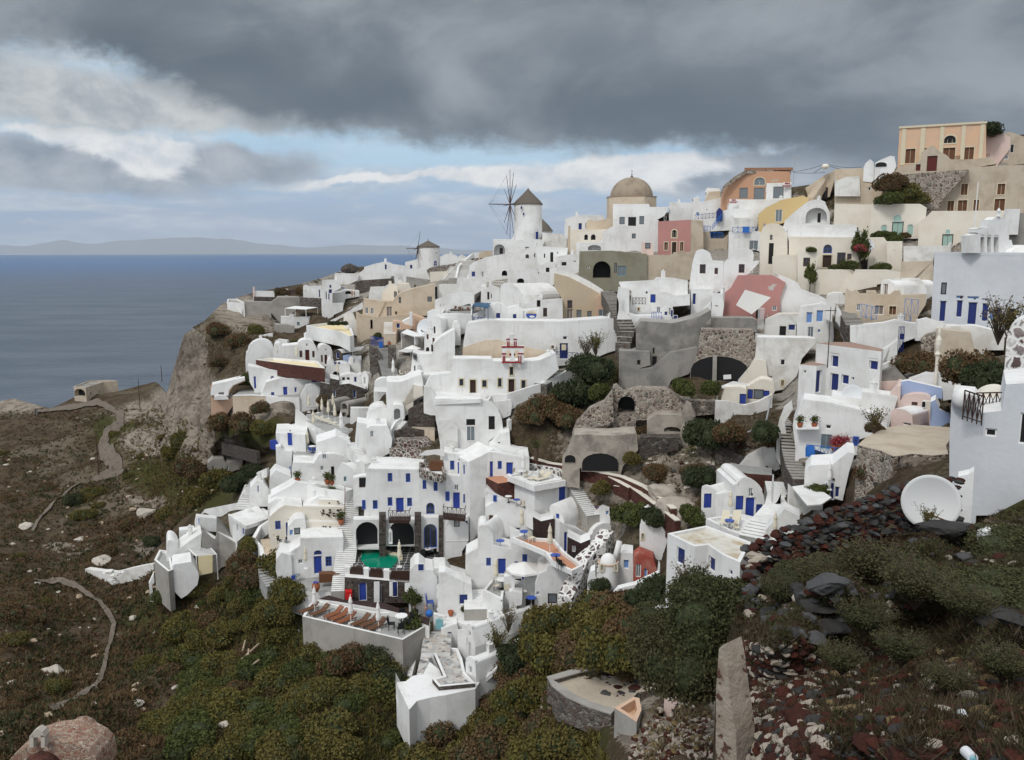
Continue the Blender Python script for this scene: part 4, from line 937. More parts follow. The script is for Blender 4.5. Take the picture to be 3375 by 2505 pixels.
H('cream_annex', 'cream buttressed wall with pipe left of the cream vaulted house',[(-150,1480),(-150,1290),(-60,1280),(75,1275),(72,1500)],4, 'cream',Y=131)
wl('terrace_wall', 'cream terrace wall curving in front of the cream vaulted house',[(245,1400,1600),(570,1400,1620),(590,1412,1560),(885,1412,1450)], 'cream',.35,Y=128)
H('cream_retaining_wall', 'cream sloped retaining wall with yellow edge below the terrace',[(460,1590),(560,1480),(600,1412),(890,1412),(1030,1440),(1030,1500),(800,1530)],4, 'cream',Y=127,cat='wall')
H('cream_tower', 'plain cream block at the right end of the cream house terrace',[(888,1450),(885,1155),(1030,1155),(1030,1300),(1010,1450)],5, 'cream',Y=130,ops=[('n',950,1220,968,1232)])
H('cream_annex', 'cream recessed wall behind the bougainvillea with satellite dish',[(690,1410),(700,1120),(860,1118),(885,1150),(885,1400)],4, 'cream',Y=133,ops=[('k',680,1308,712,1400)])
H('beige_house', 'tall beige house with small square window on the ridge left of stone wall',[(415,810),(415,500),(880,480),(860,740),(750,815)],6, 'beige',Y=155,ops=[('k',600,640,642,725),('n',720,650,745,682)])
H('beige_house', 'lower plain beige wall between the white arch and the mint doors',[(405,1020),(415,815),(750,820),(735,1110),(500,1005)],5, 'cream',Y=147)
H('white_patch_house', 'rough white plastered bay on the beige ridge house',[(415,735),(415,600),(520,560),(640,550),(650,735)],.4, 'white_aged',Y=154.5,drop=0,cat='wall')
st('stairs', 'outside stair climbing to the right of the yellow wall',[(190,760),(320,570)],1.4,12, 'cream', 'beige',Ys=[157,160])
H('stair_wall', 'beige stair wall sloping up beside the white arched house',[(190,780),(150,660),(330,540),(415,500),(410,600),(370,740),(240,770)],3, 'beige',Y=160,ops=[('k',310,655,350,755)],cat='wall')
H('villa', 'peach mansion with cream pilasters and brown shutters crowning the ridge',[(985,470),(1005,115),(1790,70),(1790,440),(1200,500)],9, 'peach',roof='white_aged',Y=152,cat='mansion',
ops=[('p',1055,300,1148,440),('f',1400,175,1525,260),('p',1395,290,1510,425),('p',1590,285,1680,415),('S',1220,300,1260,340)])
def pilasters():
 v=[o for o in COL.objects if o.name.startswith('villa')][0];pl=[p for r,p in ALLB if r==v][0]
 for a,b in [(1006,1046),(1176,1218),(1350,1388),(1545,1582),(1712,1748)]:
  A=pl.hit(a,455);B=pl.hit(b,455);C=pl.hit(a,115-(a-1005)*.055+8);m=MB();m.box(A,B-A,(0,0,C.z-A.z),pl.n*.12);m.build('pilaster', 'trim_cream',v)
 A,B=pl.hit(998,122),pl.hit(1796,74);m=MB();m.prism([A,B,B+Vector((0,0,.35)),A+Vector((0,0,.35))],pl.n*.25);m.build('cornice', 'trim_cream',v)
pilasters()
H('ivy_ruin', 'crumbling pink side wall with ivy right of the peach mansion',[(1785,440),(1790,70),(1850,80),(1930,150),(2010,200),(2010,300),(1900,440)],6, 'pale_pink',Y=150,cat='ruin')
H('gate_house', 'grey plastered terrace wall with gabled porch and dark red door',[(930,545),(1000,470),(1140,440),(1205,400),(1205,335),(1305,268),(1370,330),(1430,360),(1470,400),(1640,400),(1830,380),(1890,440),(1640,480)],3, 'sand',Y=149,cat='gate house',ops=[('r',1258,370,1340,505),('r',1155,445,1192,503)])
railing('railing', 'rusty curled iron railing on the terrace right of the mansion door',(1665,412),(1815,402), 'rust',n=6,Y=148.6)
railing('railing', 'rusty iron railing at the middle of the mansion terrace',(1500,425),(1600,412), 'rust',n=4,Y=148.6)
H('stone_retaining_wall', 'tan rubble retaining wall with dark joints under the mansion',[(820,800),(890,550),(1640,490),(1380,790)],4, 'stone_rubble',Y=147,cat='wall')
H('beige_ruin', 'large beige derelict house with pinkish boarded windows at right edge',[(1300,880),(1300,790),(1380,780),(1390,720),(1540,580),(1640,470),(2134,450),(2200,455),(2200,880)],8, 'sand',Y=144,cat='house',
ops=[('p',1560,615,1625,730),('p',1890,615,1965,725),('p',1435,770,1500,878),('p',1530,765,1620,878),('p',1672,760,1727,872),('p',1862,752,1962,872)])
H('house', 'weathered white wall with three mint green arched doors',[(735,1110),(748,815),(1190,815),(1250,850),(1240,950),(1190,960),(1170,1120),(1040,1120)],6, 'cream',roof='white',Y=140,ops=[('g',940,965,1032,1122),('G',950,898,1025,965),('G',838,993,888,1105),('G',1075,990,1127,1090)])
H('long_white_wall', 'broad white wall with one mint door under the beige derelict house',[(1170,1200),(1180,980),(1250,930),(1300,880),(1960,878),(1960,1100),(1700,1195)],6, 'cream',roof='white',Y=135,cat='house',ops=[('g',1395,1080,1485,1195),('G',1420,1032,1465,1078)])
H('white_block', 'low white wall above the tan retaining wall beside the blue white chapel',[(1040,1320),(1040,1200),(1460,1195),(1480,1245),(1320,1250),(1310,1330)],5, 'white_aged',Y=126,cat='wall')
H('sand_wall', 'tan stained wall between the barrel roofed house and the pale blue chapel',[(1010,1500),(1020,1330),(1310,1320),(1300,1600),(1000,1600)],4, 'sand',Y=112,cat='wall')
H('stone_gable', 'bit of dark rubble wall left of the white belfry',[(1465,1245),(1480,1190),(1635,1110),(1635,1245)],2, 'stone_rubble',Y=122,cat='wall')
H('grey_gable', 'dark grey ruined wall behind the belfry at the right edge',[(1950,1230),(1950,900),(2200,880),(2200,1240)],3, 'grey_plaster',Y=120,cat='ruin')
H('skyline_house', 'white arched house with dark porch on the skyline left of the mansion',[(780,470),(785,440),(830,415),(920,378),(960,385),(975,460),(940,545),(900,550)],4,Y=153,ops=[('B',785,425,890,470)])
H('skyline_house', 'tiny white gable between beige house and porch on the skyline',[(680,470),(690,450),(738,408),(772,440),(775,480)],3,Y=154)
H('skyline_house', 'jumble of white and cream ruins right of the mansion against the sky',[(1890,440),(1950,300),(1950,160),(2015,150),(2120,190),(2200,210),(2200,440)],6, 'sand',Y=170,cat='ruin',ops=[('n',2010,265,2040,340),('m',1935,365,1990,398)])
bk('white_cube', 'small white water tank hut at the far right below the derelict house',[(1955,890),(2080,890),(2100,850),(1960,850)],(1955,905),Y=131,h=1,cat='hut')
# pale blue chapel with belfry
fr(2600,900,2.7535)
H('blue_building', 'large pale blue plastered building with tall navy doors and light blue lintels at the right',[(1290,440),(1322,-177),(2250,-165),(2250,540),(1760,500),(1480,480)],8, 'white_bluish',roof='white',Y=87.5,cat='building',drop=1,
ops=[('S',1385,85,1427,195),('z',1372,250,1418,442),('z',1525,245,1570,403),('z',1630,262,1698,470),('z',1757,272,1805,440),('l',1822,335,1858,425),('Z',1888,312,1923,415),('k',1980,320,2035,495),('l',1518,203,1585,235),('l',1620,208,1725,240),('l',1752,228,1820,248)])
wl('terrace_wall', 'white terrace wall in front of the pale blue building doors',[(1170,425,480),(1260,405,480),(1440,460,520),(1700,478,560),(1960,520,640),(2134,540,700)], 'white',.4,Y=84)
fr(2600,380,2.7535)
def belfry():
 Y=86;rt=root('belfry', 'white stepped belfry with open bell arches on the pale blue building', 'belfry',W(*px(1800,1250),Y))
 pl=Pl(W(*px(1800,1250),Y),(1,.25));th=-pl.n*1.1
 def slab(pts,nm='body',mat='white'):
  m=MB();m.prism([pl.hit(*q) for q in pts],th);m.build(nm,mat,rt)
 slab([(1640,1250),(1640,1090),(1700,1075),(1700,1250)]);slab([(1700,1060),(1700,1030),*arc(1700,1040,1800,1040,22),(1805,1075),(1740,1085)])
 for a,b in ((1700,1740),(1775,1800),(1835,1860),(1905,1995)):slab([(a,1250),(a,1100),(b,1100),(b,1250)], 'pier')
 for a,b in ((1740,1775),(1800,1835),(1860,1905)):
  slab([(a,1105),(a,1085),(b,1085),(b,1105)], 'lintel');m=MB();c=pl.hit((a+b)/2,1160)+th*.5;m.lathe(c-Vector((0,0,.25)),[(.28,0),(.2,.12),(.14,.35),(0,.42)],12);m.tube(c+Vector((0,0,.15)),c+Vector((0,0,1.2)),.02);m.build('bell', 'bell',rt)
 slab([(1700,1100),(1700,1078),(1998,1078),(2000,1130),(1995,1100)]);slab([(1810,1078),(1812,975),(1980,975),(1980,1078)]);slab([(1815,975),(1815,950),*arc(1850,950,1960,950,30),(1975,975)]);slab([(1995,1250),(1995,1130),(2020,1130),(2050,1250)], 'buttress')
 c=pl.hit(1900,920);m=MB();m.lathe(c,[(.2,0),(.12,.3),(.2,.6),(0,.9)],10);m.build('finial', 'white',rt)
belfry()
pole('flagpole', 'tall white flagpole standing in front of the derelict beige house',1665,605,1250, 'trim_white',.07,Y=100)
def church_dome_piece():
 b=W(*px(2075,1255),88);m=MB();m.lathe(b,[(2.6*math.cos(t),.9*math.sin(t)) for t in [math.pi/2*i/8 for i in range(9)]],30);o=m.build('dome', 'white',None,b,smooth=True);tag(o, 'low white dome on the roof of the pale blue building behind the belfry', 'dome')
church_dome_piece()
# middle village, mills to the white retaining wall (1200,550 view)
fr(1200,550)
H('house', 'long low white house with curved parapet and one navy door near the small windmill',[(0,1025),(0,915),(120,880),*arc(150,880,240,885,15,6),(370,905),(370,990)],6,ops=[('z',187,885,208,932)])
H('house', 'small white cube house just left of the small windmill',[(372,960),(372,870),(485,845),(485,960)],5,ops=[('Z',415,888,440,925)])
H('vaulted_house', 'white vaulted houses against the sea right of the small windmill',[(690,895),(690,815),*arc(705,820,850,825,26),(880,800),(930,822),(930,880)],6)
wl('stone_wall', 'curved tan stone wall with white mortar below the small windmill',[(570,935,955),(600,915,955),(700,895,955),(800,882,905),(850,870,885)], 'stone_pebble',.5)
H('white_terrace', 'white terrace walls stepping below the small windmill',[(350,1000),(370,940),(560,930),(600,1020),(560,1040)],4,cat='terrace')
H('white_terrace', 'pale terrace wall between small windmill and the double staircase',[(600,1020),(600,960),(760,955),(740,1030)],4, 'cream',cat='terrace')
st('stairs', 'left flight of the white double staircase below the tall windmill',[(790,1035),(880,905)],5.6,14)
st('stairs', 'right flight of the white double staircase below the tall windmill',[(895,1015),(925,930),(975,850)],6.6,16)
wl('stair_wall', 'cream stair wall left of the double staircase',[(730,1010,1040),(800,935,970),(860,880,910),(920,825,850)], 'cream')
wl('stair_wall', 'white stair wall curving between the two flights',[(845,1005,1030),(865,900,960),(920,845,870),(970,800,830),(1000,778,800),(1050,778,800)], 'white',.5)
H('arcade', 'white terrace building with two shaded arches beside the tall windmill',[(1168,800),(1170,665),(1355,665),(1410,680),(1410,790)],6,Y=192,ops=[('y',1178,703,1278,800),('y',1300,703,1408,780),('k',1230,735,1260,790),('k',1380,725,1405,770)])
H('house', 'beige low parapet house left of the two arches',[(1040,800),(1045,775),(1110,760),(1165,760),(1165,820),(1050,830)],4, 'beige')
H('terrace_block', 'white base terrace right under the tall windmill',[(1405,770),(1408,670),(1560,665),(1640,670),(1620,720),(1600,760)],5,Y=190,ops=[('n',1462,725,1500,745)])
H('umbrella_terrace', 'white restaurant terrace with pebble pattern right of the tall windmill',[(1615,680),(1618,610),(1800,615),(1840,680)],6, 'white_aged',Y=194,cat='terrace')
H('vaulted_house', 'broad low white barrel roof below the two arched openings',[(950,1015),(955,905),(1000,870),(1100,830),(1300,797),(1345,830),(1340,1010)],4,ops=[('w',977,950,1008,995),('m',1065,950,1087,1000),('B',1250,940,1300,990)])
H('house', 'white house with tiny window under the tall windmill terrace',[(1335,930),(1335,800),(1480,745),(1560,728),(1590,735),(1590,930)],5,ops=[('n',1541,785,1557,825),('y',1465,793,1497,830)])
H('house', 'white house with narrow black door right of the low barrel roof',[(1585,950),(1560,740),(1600,728),(1850,745),(1830,900),(1740,960)],6,ops=[('k',1690,775,1717,870),('n',1630,787,1647,830),('n',1752,768,1764,795)])
H('white_terrace', 'white terrace with railing line above the tan post',[(1600,720),(1620,675),(1840,690),(1850,750),(1600,735)],4,cat='terrace')
H('apse', 'small white half dome under the tall windmill house',[(1400,915),*arc(1400,870,1510,870,30),(1510,915)],2.5,cat='apse',ops=[('n',1443,873,1455,900)])
H('porch', 'white porch with dark doorway and tiled canopy',[(1615,965),(1620,900),(1655,870),(1740,875),(1740,940),(1690,970)],2,cat='porch',ops=[('k',1650,915,1682,955)])
H('vaulted_house', 'long flat white vault with small half dome at centre above the big white church',[(1300,1075),(1312,945),(1575,942),(1600,960),(1720,1000),(1710,1090)],5,ops=[('B',1388,1012,1453,1055),('n',1575,948,1590,970)])
H('white_block', 'white block with dark square window left of the olive building',[(1745,920),(1745,820),(1895,800),(1955,810),(1950,950)],5,cat='house',ops=[('n',1790,862,1840,900),('n',1900,850,1925,865)])
H('tan_post', 'tall narrow tan masonry post between terraces',[(1842,775),(1855,535),(1873,535),(1868,778)],.8, 'ochre_plaster',cat='post',Y=176)
H('cream_house', 'cream house with arch over shop window left of the bell wall',[(1870,690),(1875,575),(2000,580),(2210,575),(2210,700)],4, 'cream',Y=181)
wl('curved_wall', 'white curved parapet sweeping down over the ochre house',[(1690,930,1000),(1770,907,975),(1900,965,1020),(2050,1040,1100),(2160,1110,1170),(2192,1150,1230)], 'white',.5,Y=143)
H('ochre_house', 'weathered ochre house with boarded windows under the curved white parapet',[(1805,1385),(1800,1200),(1722,1080),(1727,965),(1860,1000),(2050,1100),(2160,1165),(2240,1210),(2250,1385)],6, 'ochre_plaster',Y=142,ops=[('s',1845,1210,1890,1285),('M',1838,1290,1895,1385),('v',1928,1298,1973,1366),('v',2025,1307,2066,1370)])
H('peach_lobe', 'rounded peach chimney stack with white door at the end of the ochre house',[(2095,1385),(2100,1200),(2130,1165),(2170,1165),(2195,1200),(2200,1255),(2255,1275),(2275,1310),(2275,1385)],3, 'peach_wall',Y=139,cat='house',ops=[('m',2128,1295,2200,1362)])
H('vaulted_church', 'big white barrel vaulted church with round gable facing left',[(1235,1290),(1235,1120),*arc(1235,1115,1440,1195,85),(1445,1300)],9,yaw=-48,Y=146)
H('house', 'white house front below the big barrel vault with brown framed door',[(1440,1400),(1440,1262),(1560,1215),(1580,1190),(1605,1190),(1625,1222),(1800,1205),(1805,1385)],5,Y=141,ops=[('k',1568,1210,1601,1270),('s',1625,1280,1661,1360)])
H('vaulted_house', 'narrow white vaulted gable with arched top left of the big church vault',[(1060,1230),(1062,1105),*arc(1062,1100,1115,1100,22),(1115,1230)],7)
H('house', 'white gabled house with dark narrow door left of the big church vault',[(1115,1245),(1115,1110),(1150,1080),(1230,1110),(1235,1245)],6,ops=[('k',1118,1135,1137,1205),('n',1148,1150,1163,1198)])
H('white_block', 'flat white wall block below the double staircase',[(840,1060),(845,1015),(1110,1030),(1110,1100),(1000,1160)],5)
railing('railing', 'white balustrade row above the potted cactus terrace',(1110,1068),(1270,1072), 'trim_white',n=10,cross=False,h=.7)
H('white_vault_wall', 'long white flat roofed vault right of the beige gable',[(680,1160),(680,1075),(870,1070),(900,1110),(900,1170)],5,cat='house')
H('white_vault_wall', 'low white wall with rounded niche behind the restaurant terrace',[(640,1290),(645,1215),(800,1160),(900,1150),(1000,1150),(1000,1230),(780,1290)],4,cat='house',ops=[('n',690,1245,700,1272),('n',716,1243,726,1262)])
RT=bk('restaurant_terrace', 'white restaurant terrace full of brown chairs above small vaulted house',[(690,1330),(860,1345),(985,1352),(985,1235),(890,1160),(780,1200)],(690,1420),floor='paving_grey',par=.35,cat='terrace')
for i,(x,y,r) in enumerate([(745,1300,20),(780,1308,70),(822,1310,-40),(868,1318,10),(905,1325,120),(940,1322,-20),(850,1240,60),(812,1245,0)]):
 put(CHBR,x,y,['brown chair at the left edge','second brown chair from the left','brown chair near the parapet','brown chair in the middle','brown chair right of the middle','brown chair at the right end','brown chair under the tall shrub','brown chair at the back left'][i]+' of the restaurant terrace',r,z=RT['_z'],group='chairs on the restaurant terrace')
for i,(x,y) in enumerate([(770,1325),(880,1300),(830,1225)]):put(TW,x,y,['white table near the front left','white table near the front right','white table at the back'][i]+' of the restaurant terrace',z=RT['_z'],group='tables on the restaurant terrace')
H('sign_house', 'white rounded house with navy windows below the blue canopy',[(1095,1610),(1100,1290),(1150,1255),(1215,1245),(1270,1262),(1300,1290),(1305,1610)],6,Y=131,ops=[('Z',1195,1325,1239,1388)])
H('sign_house', 'white wavy topped house bay with one small navy window',[(1300,1610),(1300,1290),(1380,1270),(1440,1305),(1445,1440),(1450,1610)],6,Y=130.6,ops=[('Z',1348,1335,1386,1380)])
SG=H('sign_house', 'white house bay carrying the oval blue and tan painted emblem',[(1440,1445),(1440,1310),(1590,1297),(1592,1440)],5,Y=131)
def emblem():
 pl=[p for r,p in ALLB if r==SG][0];A=pl.hit(1518,1342);sx=47/(FS*F)*131;sz=38/(FS*F)*131
 def el(cx,cz,a,b,off,nm,mat,t0=0,t1=2*math.pi):
  m=MB();m.prism([A+pl.d*(cx+a*math.cos(t0+(t1-t0)*i/28))+Vector((0,0,cz+b*math.sin(t0+(t1-t0)*i/28)))+pl.n*off for i in range(28)],pl.n*.02);m.build(nm,mat,SG)
 el(0,0,sx,sz,.02, 'emblem_disc', 'blue_frame');el(0,sz*.12,sx*.99,sz*.86,.045, 'emblem_band', 'trim_cream',R(5),R(175));el(-sx*.1,sz*.28,sx*.6,sz*.3,.07, 'emblem_wave', 'ochre_plaster',R(-10),R(170))
 el(sx*.12,-sz*.45,sx*.5,sz*.27,.045, 'emblem_patch', 'trim_white')
emblem()
def canopy():
 A=[W(*px(x,y),131) for x,y in ((983,1262),(1125,1285),(1160,1245),(1015,1235))];z=A[0].z;A=[onz(*px(x,y),z) for x,y in ((983,1262),(1125,1285),(1160,1245),(1015,1235))]
 rt=root('canopy', 'teal blue canopy on thin posts beside the restaurant terrace', 'canopy',A[0]);m=MB();m.prism(A,(0,0,.12));m.build('roof', 'teal',rt)
 for q in A:m=MB();m.tube(q,q-Vector((0,0,3.2)),.05);m.build('post', 'teal',rt)
canopy()
railing('railing', 'blue cross railing under the teal canopy',(1000,1448),(1090,1450), 'blue_frame',n=3,Y=130.5,h=1.4)
H('white_bay', 'white wall with small dark windows under the teal canopy',[(985,1480),(985,1350),(1100,1300),(1100,1480)],3,Y=132.5,cat='house',ops=[('n',1088,1335,1120,1362),('n',1035,1350,1047,1380)])
H('house', 'white house wall under the restaurant terrace',[(565,1560),(575,1330),(620,1308),(690,1315),(700,1345),(860,1345),(985,1355),(985,1490),(760,1560)],4,Y=131.5)
H('vaulted_house', 'small white vaulted house with three narrow openings below the restaurant',[(615,1540),(618,1400),*arc(618,1390,695,1395,28),(700,1540)],6,yaw=-30,Y=130,ops=[('k',629,1448,648,1520),('m',600,1460,612,1505)])
H('apse', 'white half dome niche below the right side of the restaurant terrace',[(795,1475),*arc(800,1440,872,1440,38),(875,1475)],2,Y=129,cat='apse')
H('house', 'tall white house front with four dark windows left of the flagpole',[(545,1720),(555,1505),(665,1530),(695,1572),(700,1720)],5,Y=128,ops=[('s',567,1520,586,1565),('s',621,1552,641,1608),('m',665,1580,681,1618),('k',608,1612,626,1652)])
pole('flagpole', 'thin white pole rising in front of the white wall left of centre',822,1400,1760, 'trim_white',.05,Y=119)
fr(1100,850,3.304)
H('tan_house', 'large tan plastered house with sloping white edged roof line and shuttered windows',[(480,655),(560,480),(640,482),(700,412),(760,374),(900,335),(1112,288),(1118,620),(840,640)],7, 'beige',Y=164,ops=[('M',573,530,637,637),('k',668,583,690,616),('S',708,426,733,492),('S',1020,422,1068,476),('B',1097,305,1136,475)])
H('tan_house', 'lower tan house corner with two blind white windows',[(310,660),(325,455),(560,482),(478,655)],6, 'beige',Y=163,ops=[('m',340,540,380,608),('m',400,543,438,612)])
H('tan_house', 'tan lower storey with tall arched niche beside the clipped tree',[(250,780),(240,590),(300,632),(480,655),(640,642),(830,622),(835,700),(640,720),(640,850),(450,875)],4, 'beige',Y=160,ops=[('B',397,672,426,775)])
H('dome_house', 'cream pointed dome shaped house above the tan buildings',[(510,485),(528,400),(560,350),(598,318),(600,262),(628,262),(632,290),(668,292),(695,330),(702,400),(680,440),(640,485)],4, 'cream',Y=170,ops=[('S',657,366,687,433)])
H('house', 'cream block with two round holes behind the pointed dome',[(700,375),(690,300),(700,278),(820,280),(845,340),(760,372)],4, 'cream',Y=174)
H('grey_wall', 'grey plastered wall with tiny window behind the cream block',[(785,325),(790,205),(1035,240),(1030,300),(850,345)],4, 'concrete',Y=184,cat='wall',ops=[('k',877,292,893,330)])
H('house', 'low white house left of the pointed cream dome',[(380,440),(385,385),(400,325),(560,320),(600,295),(590,340),(530,440)],5,Y=176)
H('shrine', 'tiny white shrine with blue top and balusters',[(665,285),(660,215),(690,200),(700,240),(740,240),(745,280)],1.5,Y=178,cat='shrine',ops=[('l',665,200,685,215)])
wl('stone_wall', 'dark dry stone retaining wall under the long low white house',[(245,270,330),(300,245,320),(500,232,300),(650,222,270),(655,160,200)], 'stone_grey',.6)
H('peach_house', 'small peach house with rounded gable and navy door',[(640,820),(640,705),*arc(640,700,770,725,20),(890,742),(890,775),(690,778),(690,820)],3, 'peach_wall',Y=150,ops=[('z',682,712,722,766)])
H('peach_house', 'peach wall with narrow slit windows joined to small peach house',[(862,778),(862,618),(988,662),(990,790)],4, 'peach_wall',Y=151,ops=[('n',899,700,906,765),('n',950,716,962,765)])
H('chimney', 'square white chimney rising over the peach wall',[(825,720),(824,590),(858,590),(858,720)],.9,Y=149,drop=.3,cat='chimney')
H('white_gable', 'white sloping gable left of the chimney',[(745,715),(745,695),(825,655),(825,720)],3,Y=151,cat='wall')
st('stairs', 'small white outside stair beside the clipped tree',[(610,835),(612,700)],2.2,11, 'white', 'beige',Ys=[149,156])
H('stone_room', 'open grey walled room under the white slatted pergola',[(750,980),(755,850),(975,870),(975,960)],3, 'concrete',Y=144,cat='wall')
def pergola(label,pts,Y,h,mat='trim_white',n=9,slab=False):
 z=W(*px(*pts[0]),Y).z;A=[onz(*px(*p),z) for p in pts];rt=root('pergola',label, 'pergola',A[0]-Vector((0,0,h)));m=MB()
 if slab:m.prism(A,(0,0,.1))
 else:
  for i in range(n+1):
   a,b=A[0].lerp(A[3],i/n),A[1].lerp(A[2],i/n);m.box(a,b-a,(0,.12,0),(0,0,.12))
  m.tube(A[0],A[3],.08,n=5);m.tube(A[1],A[2],.08,n=5)
 m.build('roof',mat,rt)
 for q in A:m=MB();m.tube(q,q-Vector((0,0,h)),.07,n=6);m.build('post', 'trim_white',rt)
 return rt
pergola('flat white roofed pergola over the grey walled room',[(735,820),(880,862),(988,855),(800,780)],143,2.6,slab=True)
satdish('satellite_dish', 'white satellite dish on the wall left of the small vaulted house',990,762,1.6,140,(-.6,-1,.4))
pergola('white flat square awning over terrace tables below the pergola',[(705,1018),(840,1040),(880,1000),(770,995)],139,2.3,slab=True)
st('stairs', 'long grey stone stair with white edges in the far hotel cluster',[(620,1310),(590,1180),(520,985)],2.6,26, 'paving_grey', 'stone_dark')
H('stone_house', 'dark stone wall right of the long grey stair',[(590,1130),(590,965),(680,975),(685,1280),(640,1200)],3, 'stone_grey',cat='wall')
H('stone_house', 'dark stone wall left of the long grey stair',[(390,1090),(385,960),(470,985),(540,1110),(520,1170)],3, 'stone_grey',cat='wall')
railing('gate', 'solid bright blue fence along the upper stair landing',(405,945),(545,975), 'blue',h=1.5,n=14,cross=False,dY=-3)
H('boarded_gate', 'bright blue boarded gate beside the terracotta pot',[(490,978),(492,908),(535,915),(535,978)],.15, 'blue_bright',drop=0,cat='gate',dY=-3)
put(JAR,605,965, 'large terracotta jar at the top of the long grey stair',s=.8)
H('white_tower', 'white L shaped hotel block with dark doorway above the bare white wall',[(835,1290),(860,1030),(935,1060),(1070,1060),(1085,950),(1175,870),(1320,790),(1320,1290)],6,Y=124,cat='house',ops=[('B',1000,968,1045,1020),('k',875,1175,898,1270),('k',1060,950,1082,1018)])
railing('railing', 'black railing on the white block edge beside agave plant',(865,1105),(905,1122), 'black',n=4,Y=123.5)
H('white_wall_block', 'smooth white retaining wall with rounded ramp top at centre left',[(575,1600),(575,1350),(720,1350),(770,1340),(860,1280),(950,1262),(960,1290),(1290,1270),(1290,1600)],6,Y=119.5,cat='wall')
pergola('white frame pergola beside the smooth retaining wall',[(440,1455),(575,1462),(575,1395),(450,1395)],122,3.6)
H('vaulted_house', 'white round roofed hut behind the white frame pergola',[(440,1450),(442,1400),*arc(445,1385,600,1350,45),(640,1400),(640,1450)],3,Y=126)
for i,(x,y,Y) in enumerate([(905,1020,140),(650,1330,128)]):put(UCW,x,y,['closed white umbrella beside the flat pergola','closed white umbrella on the round terrace of the smooth wall'][i],Y=Y,s=1.25)
UOt=put(UOW,860,1110, 'small white open umbrella on the terrace with red flowers',Y=136,s=.9)
for i,(x,y) in enumerate([(700,1345),(770,1348),(735,1290),(800,1300)]):put(CHN if i % 2 else CHW,x,y,['chair with canvas seat at the rim of the round terrace','white chair at the right rim of the round terrace','dark chair with canvas seat at the back of the round terrace','white chair at the back of the round terrace'][i],40*i,Y=126,group='chairs on the round terrace')
# white retaining wall, church, apse house (1200,1100 view)
fr(1200,1100)
H('white_retaining_wall', 'huge smooth white retaining wall with navy door and small window',[(895,260),(900,90),(930,-80),(1100,-110),(1440,-105),(1800,-100),(2203,-130),(2330,-120),(2360,-40),(2350,60),(2300,140),(2203,170),(1980,270),(1700,300)],7,Y=122.5,cat='building',ops=[('n',1805,22,1843,55),('z',1775,85,1852,230)])
H('door_window', 'small white notice panel fixed on the navy door',[(1792,150),(1792,98),(1834,98),(1834,150)],.05, 'trim_cream',Y=122.2,drop=0,cat='notice')
railing('railing', 'navy cross railing beside the navy door of the white retaining wall',(1742,222),(1938,232), 'navy',n=4,Y=121.5)
H('ac_unit', 'cream air conditioning unit on the white retaining wall',[(1693,138),(1693,102),(1740,102),(1740,138)],.4, 'cream',Y=121.9,drop=0,cat='air conditioner',ops=[('S',1700,106,1722,134)])
wl('tan_parapet', 'rough tan wall with scrub behind the church bell tower',[(895,125,225),(1100,60,205),(1210,55,225),(1500,130,230),(1740,175,240)], 'beige',.5,Y=119)
bk('flat_roof', 'flat grey cement roof behind the red and white bell tower',[(860,225),(1250,240),(1640,235),(1720,200),(1500,170),(900,190)],(860,300),Y=118.5,h=.5,drop=.2,floor='concrete',cat='roof')
H('church', 'white double church front with cream framed dark doors and windows',[(795,545),(800,238),(1160,240),(1170,262),(1500,262),(1600,250),(1740,180),(1765,320),(1600,460),(1300,560),(1160,560)],5,Y=113,cat='church',
ops=[('b',855,400,912,482),('q',950,408,1025,555),('b',1062,412,1122,494),('b',1205,395,1258,492),('q',1300,402,1375,540),('b',1418,412,1475,505),('b',1312,290,1364,385)])
def belltower():
 Y=112.6;pl=Pl(W(*px(1350,262),Y),(1,.02));rt=root('bell_tower', 'white bell tower with red painted columns and scalloped top over the church front', 'bell tower',pl.O);th=-pl.n*.9
 def s(nm,mat,pts,o=0):m=MB();m.prism([pl.hit(*q)+pl.n*o for q in pts],th if not o else -pl.n*o*1.02);m.build(nm,mat,rt)
 s('pier', 'white',[(1250,262),(1250,195),(1285,195),(1285,262)]);s('pier', 'white',[(1400,262),(1400,195),(1450,195),(1450,262)]);s('pier', 'white',[(1325,262),(1335,195),(1360,195),(1372,262)])
 s('body', 'white',[(1250,195),(1250,110),(1448,110),(1448,195),(1410,195),*arc(1410,175,1360,175,30)[::1],(1358,195),(1338,195),*arc(1332,175,1288,175,30),(1285,195)])
 s('upper_pier', 'white',[(1292,110),(1292,50),(1322,50),(1322,110)]);s('upper_pier', 'white',[(1355,110),(1355,50),(1400,50),(1400,110)]);s('top', 'white',[(1290,55),(1300,30),*arc(1310,30,1392,30,30),(1400,55)])
 for a,b,c,d in ((1248,112,1450,126),(1248,175,1290,188),(1392,175,1450,186),(1250,252,1428,266),(1290,45,1325,55),(1355,45,1385,55)):s('red_band', 'trim_red',[(a,d),(a,b),(c,b),(c,d)],.08)
 for x in (1258,1272,1398,1418):s('red_column', 'trim_red',[(x,250),(x,200),(x+9,200),(x+9,250)],.1)
 for x in (1298,1312,1360,1376):s('red_column', 'trim_red',[(x,112),(x,70),(x+8,70),(x+8,112)],.1)
 c=pl.hit(1345,195)+th*.5;m=MB();m.lathe(c-Vector((0,0,.2)),[(.45,.35),(.38,.1),(.15,0),(0,0)],12);m.build('bell', 'trim_red',rt)
belltower()
wl('ramp_wall', 'white ramp wall curving from church yard up to the navy door',[(1125,560,620),(1300,548,600),(1450,500,545),(1600,455,500),(1780,372,420),(1900,300,330),(1960,262,300)], 'white',.4,Y=None)
